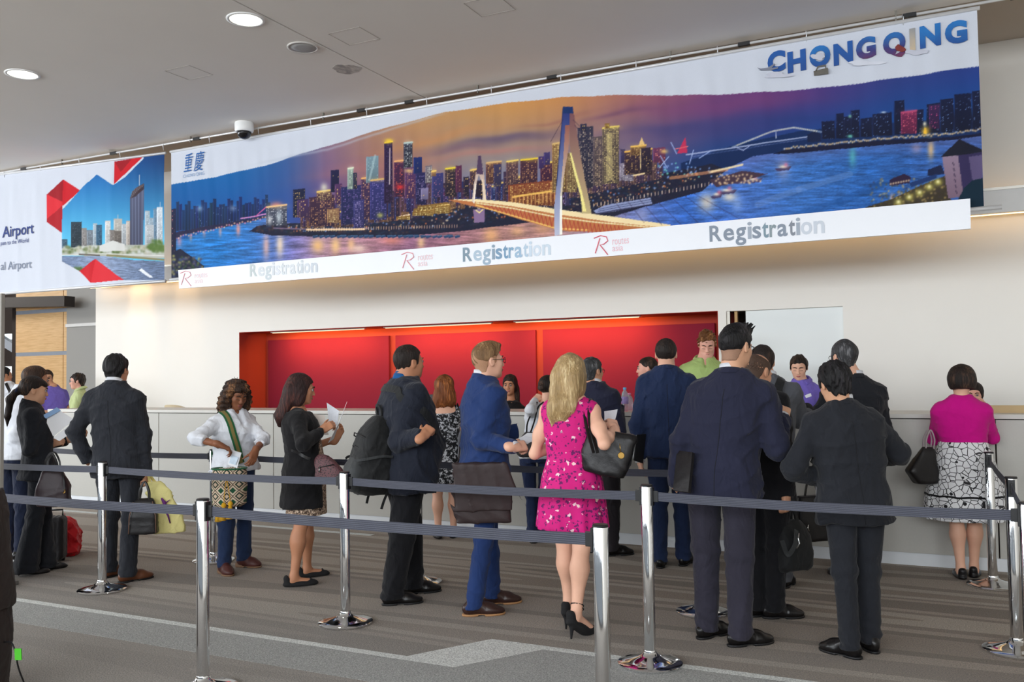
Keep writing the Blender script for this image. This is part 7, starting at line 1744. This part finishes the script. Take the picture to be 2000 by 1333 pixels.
# --- man in grey suit with backpack straps at the counter
b_ = onY(1500, 900, 6.7); p = Person('dark-haired man in a grey suit with a black backpack strap at the counter', (1490, 677), 6, base=(b_[0], b_[1]), skinc='tan', neck=(1500, 745), headpx=(1489, 707), head=(10, 8, 0), seed=35, w=1.0)
p.arm(1, (1562, 822, 1), (1580, 810, 1)); p.arml(-1, (-.2, .2, -1), (.2, .9, .2)); p.body(hands=()); suit(p, GREYS, GREYS, hem=.48, shoe=SHB); p.hair(HDB, 'short', infl=.011, noise=.003, seed=18, freq=(110, 110, 60)); tr = p.tree(); L = p.loc
p.strap([L(1514, 742, .12), L(1516, 752, -.02), L(1521, 775, -.15), L(1524, 815, -.16)], .06, NYL, 'backpack_strap', tree=tr, off=.012, thick=.012)
F = Field((-.2, -.30, 0), (.2, .05, .55), .011); F.loft([[.02, 0, -.1, .12, .06, .10], [.1, 0, -.1, .15, .07, .13], [.34, 0, -.1, .15, .07, .12], [.44, 0, -.09, .10, .05, .06], [.47, 0, -.08, .05, .03, .03]], .02, 3.2); v, q = F.mesh()
r = prop('backpack', 'black backpack on the grey suit man, mostly hidden by the tall navy man', 'bag', p.world([p.axis(.6*p.h)[0]-.02, p.axis(.6*p.h)[1]-.08, .50*p.h]), 'bags carried by the people', p.yaw); link('main_compartment', np_mesh('main_compartment', relax(v, q, 1), q), NYL, r)
# --- grey-haired man at the counter on the right
b_ = onY(1668, 900, 7.2); p = Person('silver-haired man in a black suit at the counter beside the white door', (1648, 664), -22, base=(b_[0], b_[1]), skinc='fair', neck=(1668, 745), headpx=(1647, 697), head=(14, 6, 0), seed=36, w=1.08)
p.arm(-1, (1592, 832, 1), (1572, 800, 1)); p.arml(1, (.25, .2, -1), (-.2, .9, .1)); p.body(hands=()); suit(p, BLACKW, BLACKW, hem=.47, shoe=SHB); p.hair(HGR, 'short', infl=.013, noise=.005, seed=19, freq=(110, 110, 60)); p.glasses(M_FRAME)
r = bag_object('document_bag', 'black document bag with a white folder sticking out, behind the short suited man', at_depth(1587, 1058, 5.95), vdir(15), [(0, .11, .04, 0), (.015, .115, .05, 0), (.24, .115, .045, 0), (.30, .10, .03, 0)], LBLK, seed=19, p=6, amp=.003)
MB().box((.02, -.035, .10), (.07, -.02, .42)).build('white_folder', PAPER, r); ribbon('handle', [(-.05, 0, .29), (-.03, 0, .38), (.0, 0, .44), (.03, 0, .38), (.05, 0, .29)], .014, LBLK, r, (0, 1, 0), .006)
MB().tube([(-.06, -.05, .12), (-.07, -.055, .10), (-.06, -.055, .08)], .005, 6).build('buckle', M_STEEL, r, True)
# --- short man in charcoal suit
p = Person('short man in a charcoal suit with glossy black hair, head bowed', (1627, 704), -18, [(1700, 1272, -30), (1660, 1284, -58)], skinc='east', neck=(1644, 797), headpx=(1631, 749), head=(8, 16, -4), seed=37, w=1.06, hs=1.0)
p.arm(-1, (1547, 920, 1), (1598, 936, 1)); p.arm(1, (1757, 888, 1), (1712, 905, 1)); p.body(hands=()); PSH = p
suit(p, CHARC2, CHARC2, hem=.445, shoe=SHB, seam=M_SEAM, amp=.010, trw=1.0); p.hair(HBK, 'short', infl=.014, top=.008, noise=.006, seed=20, freq=(120, 120, 60), strand=.002)
# --- woman in magenta cardigan and patterned skirt
def leaves():
    t = NT('leaf_outline_print'); co = t.coords(); n = t.noise(co, 5, 2); w_ = t.mix(.03, co, n.outputs[1])
    v = t.node('ShaderNodeTexVoronoi'); v.feature = 'DISTANCE_TO_EDGE'; v.inputs['Scale'].default_value = 24; t.link(w_, v.inputs['Vector'])
    v2 = t.node('ShaderNodeTexVoronoi'); v2.inputs['Scale'].default_value = 12; t.link(w_, v2.inputs['Vector'])
    c = t.ramp(v.outputs['Distance'], [(.035, srgb(34, 32, 36)), (.06, srgb(226, 226, 228))]); c = t.mix(t.math('LESS_THAN', v2.outputs['Distance'], .15), c, srgb(24, 22, 26)); t.col(c); t.set(Roughness=.85); return t.m
p = Person('woman in a magenta cardigan and white leaf-print skirt leaning on the counter', (1878, 705), -4, [(1903, 1127, 5), (1877, 1130, -12)], fem=True, skinc='fair', neck=(1877, 782), headpx=(1878, 745), head=(6, 8, 0), seed=38, w=1.16)
p.arm(-1, (1823, 858, 1), (1838, 806, 1)); p.arm(1, (1937, 856, 1), (1926, 806, 1)); PP = p; p.body(bare_legs=True, hands=(1, -1))
p.skirt('leaf_print_skirt', leaves(), [(.63, .165, .13, .13), (.56, .20, .16, .16), (.46, .245, .20, .20), (.36, .275, .225, .225), (.27, .285, .235, .235)], (10, .05, .26*p.h, .6*p.h, .4)); p.top('magenta_cardigan', PINK, hem=.585, grow=.014, rs=(.070, .058, .048), sleeve=.75, amp=.006)
zb_ = .40*p.h; tr = BVHTree.FromPolygons(p.bv[0][0].tolist(), p.bv[0][1].tolist()); cx_, cy_ = p.axis(zb_); p.strap([(cx_+.4*math.cos(a), cy_+.4*math.sin(a), zb_) for a in np.linspace(-PI, 0, 13)], .014, BLACKK, 'skirt_band', tree=tr, off=.003)
p.shoes('flat', LBLK); p.hair(HDB, 'bob', infl=.020, noise=.0015, strand=.0012, seed=21, side=.006, extra=(('pre', 'ell', (0, -.03, -.02), (.098, .092, .085), .04), ('cut', (0, .12, -.06), (.06, .06, .09), .01)))
r = bag_object('handbag', 'black structured handbag hanging beside the leaf-print skirt', at_depth(1800, 946, p.D-.02), vdir(5), [(0, .075, .05, .03), (.012, .085, .06, .03), (.10, .115, .055, 0), (.24, .06, .035, .05), (.275, .045, .02, .06)], LBLK, seed=22, p=6, amp=.002)
for s_ in (-1, 1): ribbon('handle', [(.03, .02*s_, .26), (.04, .02*s_, .34), (.075, .015*s_, .40), (.10, .02*s_, .33), (.09, .02*s_, .26)], .010, leather('mauve_grey_handle', srgb(150, 136, 140)), r, (0, 1, 0), .006)
# ================================================================== staff behind the counter and people at the far left
def clerk(label, top, headpx, phi, Yp, neck, skinc, head, fem, mat, hair, hairkw, seed, w=1.0, line='short', lips=(178, 104, 98), closed=False, z0=.12, arms=True, hs=1.0, collar=True):
    b = onY(neck[0], 760, Yp); p = Person(label, top, phi, base=(b[0], b[1]), z0=z0, fem=fem, skinc=skinc, neck=neck, headpx=headpx, head=head, seed=seed, w=w, hs=hs)
    for d in (1, -1): p.arml(d, (d*.2, .25, -.95), (-d*.15, .95, .05))
    p.body(hands=(), chest=True); p.top('shirt', mat, hem=.50, rs=(.072, .062, .048), amp=.006, sleeve=-.3 if not fem else 0.2, grow=.014, extra=(lambda F: F.cone(p.neck+[0, .065, .05], p.neck+[0, .15, -.08], .034, .010, .004, op='c')) if collar else None)
    if collar: p.collar('shirt_collar', mat, .088 if fem else .080, .034, .62, .01, .004, .05, .024)
    p.trousers('trousers', INKB); p.shoes('oxford', SHB); p.hair(hair, line, seed=seed, **hairkw); p.face(lips=lips, closed=closed); return p
clerk('curly-haired clerk in a lime green shirt looking down behind the counter', (1380, 628), (1381, 672), 176, 8.95, (1376, 708), 'pink', (-4, 28, 0), False, LIME, HGI, dict(infl=.016, top=.012, noise=.010, freq=(150, 150, 150), taper=.1), 41, 1.0, closed=True)
p = clerk('short-haired clerk in a violet shirt with a name badge, looking down', (1560, 684), (1560, 718), 188, 8.9, (1566, 749), 'fair', (4, 18, 0), True, PURPLE, HDB, dict(infl=.014, noise=.004, freq=(90, 90, 50)), 42, 1.05, closed=True)
tr = p.tree(); p.strap([p.loc(1573, 772, -.2), p.loc(1580, 771, -.2), p.loc(1589, 770, -.2)], .030, PAPER, 'name_badge', tree=tr, off=.004)
p.strap([p.loc(1566, 770, -.2), p.loc(1567, 785, -.2), p.loc(1567, 800, -.2)], .02, PURPLE, 'placket', tree=tr, off=.002)
p = clerk('clerk in profile with tied-back brown hair behind the mid-navy suit man', (1262, 692), (1264, 720), -86, 8.75, (1270, 766), 'pink', (0, 4, 0), True, LIME, HDB, dict(infl=.009, noise=.001, strand=.0014, extra=(('ell', (0, -.11, -.005), (.035, .032, .036), .02),)), 43, 1.0, line='back')
p = clerk('dark-haired clerk in a black sleeveless top with a red lanyard', (995, 722), (996, 752), 205, 8.75, (998, 789), 'olive', (10, 8, 0), True, BLACKK, HDB, dict(infl=.014, strand=.002, noise=.002, bounds=((-.15, -.18, -.30), (.15, .15, .17)), extra=(('cone', (.06, -.03, -.05), (.07, .0, -.24), .04, .035, .04), ('cone', (-.06, -.04, -.05), (-.07, -.03, -.26), .045, .035, .04), ('cut', (0, .115, -.05), (.056, .06, .10), .01))), 44, line='long', collar=False)
tr = p.tree(); p.strap([p.loc(985, 787, -.2), p.loc(982, 800, -.2), p.loc(978, 815, -.2)], .012, fabric('red_lanyard', srgb(190, 24, 40)), 'lanyard', tree=tr, off=.004)
p = clerk('clerk half hidden behind the magenta cardigan woman', (1902, 738), (1903, 770), 184, 8.8, (1900, 800), 'pink', (0, 10, 0), True, BLACKK, HDB, dict(infl=.012, strand=.002, extra=(('cut', (0, .115, -.05), (.058, .06, .10), .01),)), 45, line='long')
p = clerk('older woman in a pale green blouse with short dark hair facing left', (150, 725), (151, 745), -82, 8.9, (156, 764), 'pink', (0, 6, 0), True, fabric('pale_green_cotton', srgb(196, 208, 150), .8), HDB, dict(infl=.014, noise=.008, freq=(110, 110, 90)), 46); p.glasses(plain('silver_frame', srgb(150, 150, 150), .3, .6))
p = clerk('person in a violet shirt at the far end of the counter', (92, 718), (92, 738), 160, 9.2, (104, 760), 'tan', (-20, 10, 0), False, PURPLE, HBR, dict(infl=.012), 47)
# far-left visitor behind the pillar
b_ = onY(14, 900, 8.6); p = Person('dark-haired visitor in a white shirt with a black strap at the left frame edge', (8, 712), 60, base=(b_[0], b_[1]), skinc='olive', neck=(14, 752), headpx=(8, 733), seed=48)
p.body(hands=(1, -1)); p.top('white_shirt', CREAM, hem=.50, grow=.02, amp=.008, rs=(.07, .06, .045)); p.trousers('trousers', INKB); p.shoes('oxford', SHB); p.hair(HBK, 'short', infl=.012, seed=22); p.face(); tr = p.tree(); L = p.loc
p.strap([L(12, 750, -.1), L(18, 765, -.2), L(26, 790, -.15)], .04, LBLK, 'bag_strap', tree=tr)

# ------------------------------------------------------------------ things on and behind the counter
c_ = onY(1221, 806, YC+.22); b = prop('water_bottle', 'clear plastic water bottle with a blue cap on the counter', 'bottle', (c_[0], YC+.22, 1.20))
t = NT('clear_bottle_plastic'); t.col((.75, .85, .95, 1)); t.set(Roughness=.08); t.b.inputs['Transmission Weight'].default_value = .75; t.b.inputs['IOR'].default_value = 1.2
MB().lathe([(.030, 0), (.033, .006), (.033, .07), (.030, .08), (.033, .09), (.033, .145), (.026, .175), (.013, .195), (.013, .205)], 28).build('bottle_body', t.m, b, True); MB().lathe([(.0335, .07), (.034, .072), (.034, .135), (.0335, .137)], 28).build('bottle_label', plain('pink_blue_label', srgb(150, 130, 190), .5, var=.5, scale=50), b, True); MB().lathe([(.015, .203), (.0155, .205), (.0155, .222), (.014, .224)], 20).build('cap', plain('blue_cap', srgb(90, 170, 220), .4), b, True)
c_ = onY(1230, 800, YC+.45); b = prop('water_bottle', 'second water bottle partly hidden behind the clear bottle', 'bottle', (c_[0], YC+.45, 1.20)); MB().lathe([(.030, 0), (.033, .006), (.033, .09), (.026, .125), (.013, .14), (.013, .15)], 24).build('bottle_body', t.m, b, True); MB().lathe([(.015, .148), (.0155, .165), (.014, .167)], 20).build('cap', plain('pink_cap', srgb(200, 120, 160), .4), b, True)
# chair behind the counter on the left, only its curved back shows
b0 = onY(334, 790, 8.75); ch = prop('staff_chair', 'pale wooden chair back just showing above the counter', 'chair', (b0[0], 8.75, .12)); M_OAK = plain('pale_oak', srgb(206, 186, 150), .5)
zt_ = onY(334, 788, 8.75)[2]-.12
n_ = 12; v = []; f = []
for i in range(n_+1):
    a = -.9+1.8*i/n_
    for z_ in (zt_-.25, zt_-.02-.05*abs(a)**2.5):
        for rr in (.23, .245): v.append((rr*math.sin(a)*1.0, .22-rr*math.cos(a), z_))
for i in range(n_):
    k = i*4; f += [(k, k+4, k+6, k+2), (k+1, k+3, k+7, k+5), (k+2, k+6, k+7, k+3), (k, k+1, k+5, k+4)]
f += [(0, 2, 3, 1), (n_*4, n_*4+1, n_*4+3, n_*4+2)]; MB().add(v, f).build('backrest', M_OAK, ch, auto=.6)
MB().box((-.2, 0, .62), (.2, .38, .66)).build('seat', M_OAK, ch, bevel=.01)
for sx in (-.17, .17):
    for y_ in (.02, .34): MB().tube([(sx, y_, 0), (sx, y_, .62)], .015, 8).build('leg', plain('chair_steel', srgb(140, 140, 140), .3, .8), ch, True)
    MB().tube([(sx, .02, .62), (sx, .04, zt_-.1)], .012, 8).build('back_post', plain('chair_steel', srgb(140, 140, 140), .3, .8), ch, True)
# screen between the blazer man and the floral dress, tray at the right end
m_ = onY(833, 776, YC+.35); r = prop('computer_screen', 'dark computer screen seen from behind on the counter', 'screen', (m_[0], YC+.35, 1.20)); zz_ = onY(833, 771, YC+.35)[2]-1.2
MB().box((-.16, -.012, .03), (.16, .012, max(.12, zz_))).build('screen_back', M_BLK, r, bevel=.004); MB().box((-.03, .0, 0), (.03, .03, .06)).box((-.08, -.05, 0), (.08, .06, .008)).build('stand', M_BLK, r)
m_ = onY(1985, 806, YC+.4); r = prop('cardboard_tray', 'low tan cardboard tray at the right end of the counter', 'tray', (m_[0], YC+.40, 1.20)); z_ = onY(1985, 800, YC+.35)[2]-1.2; M_CB = plain('tan_cardboard', srgb(196, 170, 128), .8)
for lo_, hi_ in (((-.26, -.14, 0), (.3, -.13, max(.05, z_))), ((-.26, .13, 0), (.3, .14, max(.05, z_))), ((-.26, -.13, 0), (-.25, .13, max(.05, z_))), ((.29, -.13, 0), (.3, .13, max(.05, z_)))): MB().box(lo_, hi_).build('tray_side', M_CB, r)
MB().box((-.25, -.13, 0), (.29, .13, .006)).build('tray_base', M_CB, r)
# ------------------------------------------------------------------ draped stand and its power cord at the left frame edge
q0 = ground(2, 1330); DD = (q0-CO)@DH
r = prop('draped_stand', 'dark brown cloth-covered equipment stand cut by the left frame edge', 'stand', ground(-70, 1360)); DD = (np.array(r.location)-CO)@DH; M_DRP = fabric('dark_brown_cloth', srgb(52, 42, 38), .9, .4)
def edge(y): 
    P = at_depth(0, y, DD); return P[2]
W0 = (np.array(r.location)-CO)@VIEWR
def wat(x, y): return ((at_depth(x, y, DD)-CO)@VIEWR)-W0
rows = [(edge(1330), wat(4, 1330)), (edge(1290), wat(10, 1290)), (edge(1245), wat(13, 1245)), (edge(1205), wat(9, 1205))]
rows2 = [(edge(1190), wat(18, 1190)), (edge(1150), wat(17, 1150)), (edge(1100), wat(11, 1100)), (edge(1050), wat(5, 1050)), (edge(1000), wat(1, 1000)), (edge(960), wat(-12, 960))]
for nm, R_ in (('lower_cover', rows+[(rows2[1][0], rows[-1][1]-.01)]), ('upper_cover', rows2)):
    T = [[z, 0, 0, a, .18, .18] for z, a in R_]
    if nm == 'lower_cover': T.insert(0, [.0, 0, 0, rows[0][1]-.005, .18, .18])
    F = Field((-.5, -.3, -.02), (.5, .3, max(t_[0] for t_ in T)+.05), .012); F.loft(T, .01, 2.6); F.disp(folds(50, .004)); v, q = F.mesh(); o = link(nm, np_mesh(nm, relax(v, q, 1), q), M_DRP, r)
r.rotation_euler = (0, 0, YAW)
cp = [at_depth(8, 1255, DD-.02), at_depth(22, 1256, DD-.08), at_depth(30, 1275, DD-.12), at_depth(36, 1305, DD-.10), at_depth(48, 1336, DD-.05), at_depth(60, 1365, DD)]
cp = [q_ if q_[2] > .006 else np.array([q_[0], q_[1], .006]) for q_ in cp]
r2 = prop('power_cord', 'black power cord with a green test tag hanging beside the brown cloth', 'cord', (cp[-1][0], cp[-1][1], 0))
MB().tube([rel(r2, q_) for q_ in catmull(cp, 8)], .0042, 8).build('cable', M_BLK, r2, True)
tg = [at_depth(x, y, DD-.13) for x, y in ((28, 1268), (41, 1268), (42, 1290), (29, 1290))]; MB().prism([rel(r2, q_) for q_ in tg], tuple(VIEWF*.006)).build('test_tag', plain('green_tag', srgb(70, 180, 30), .5), r2)
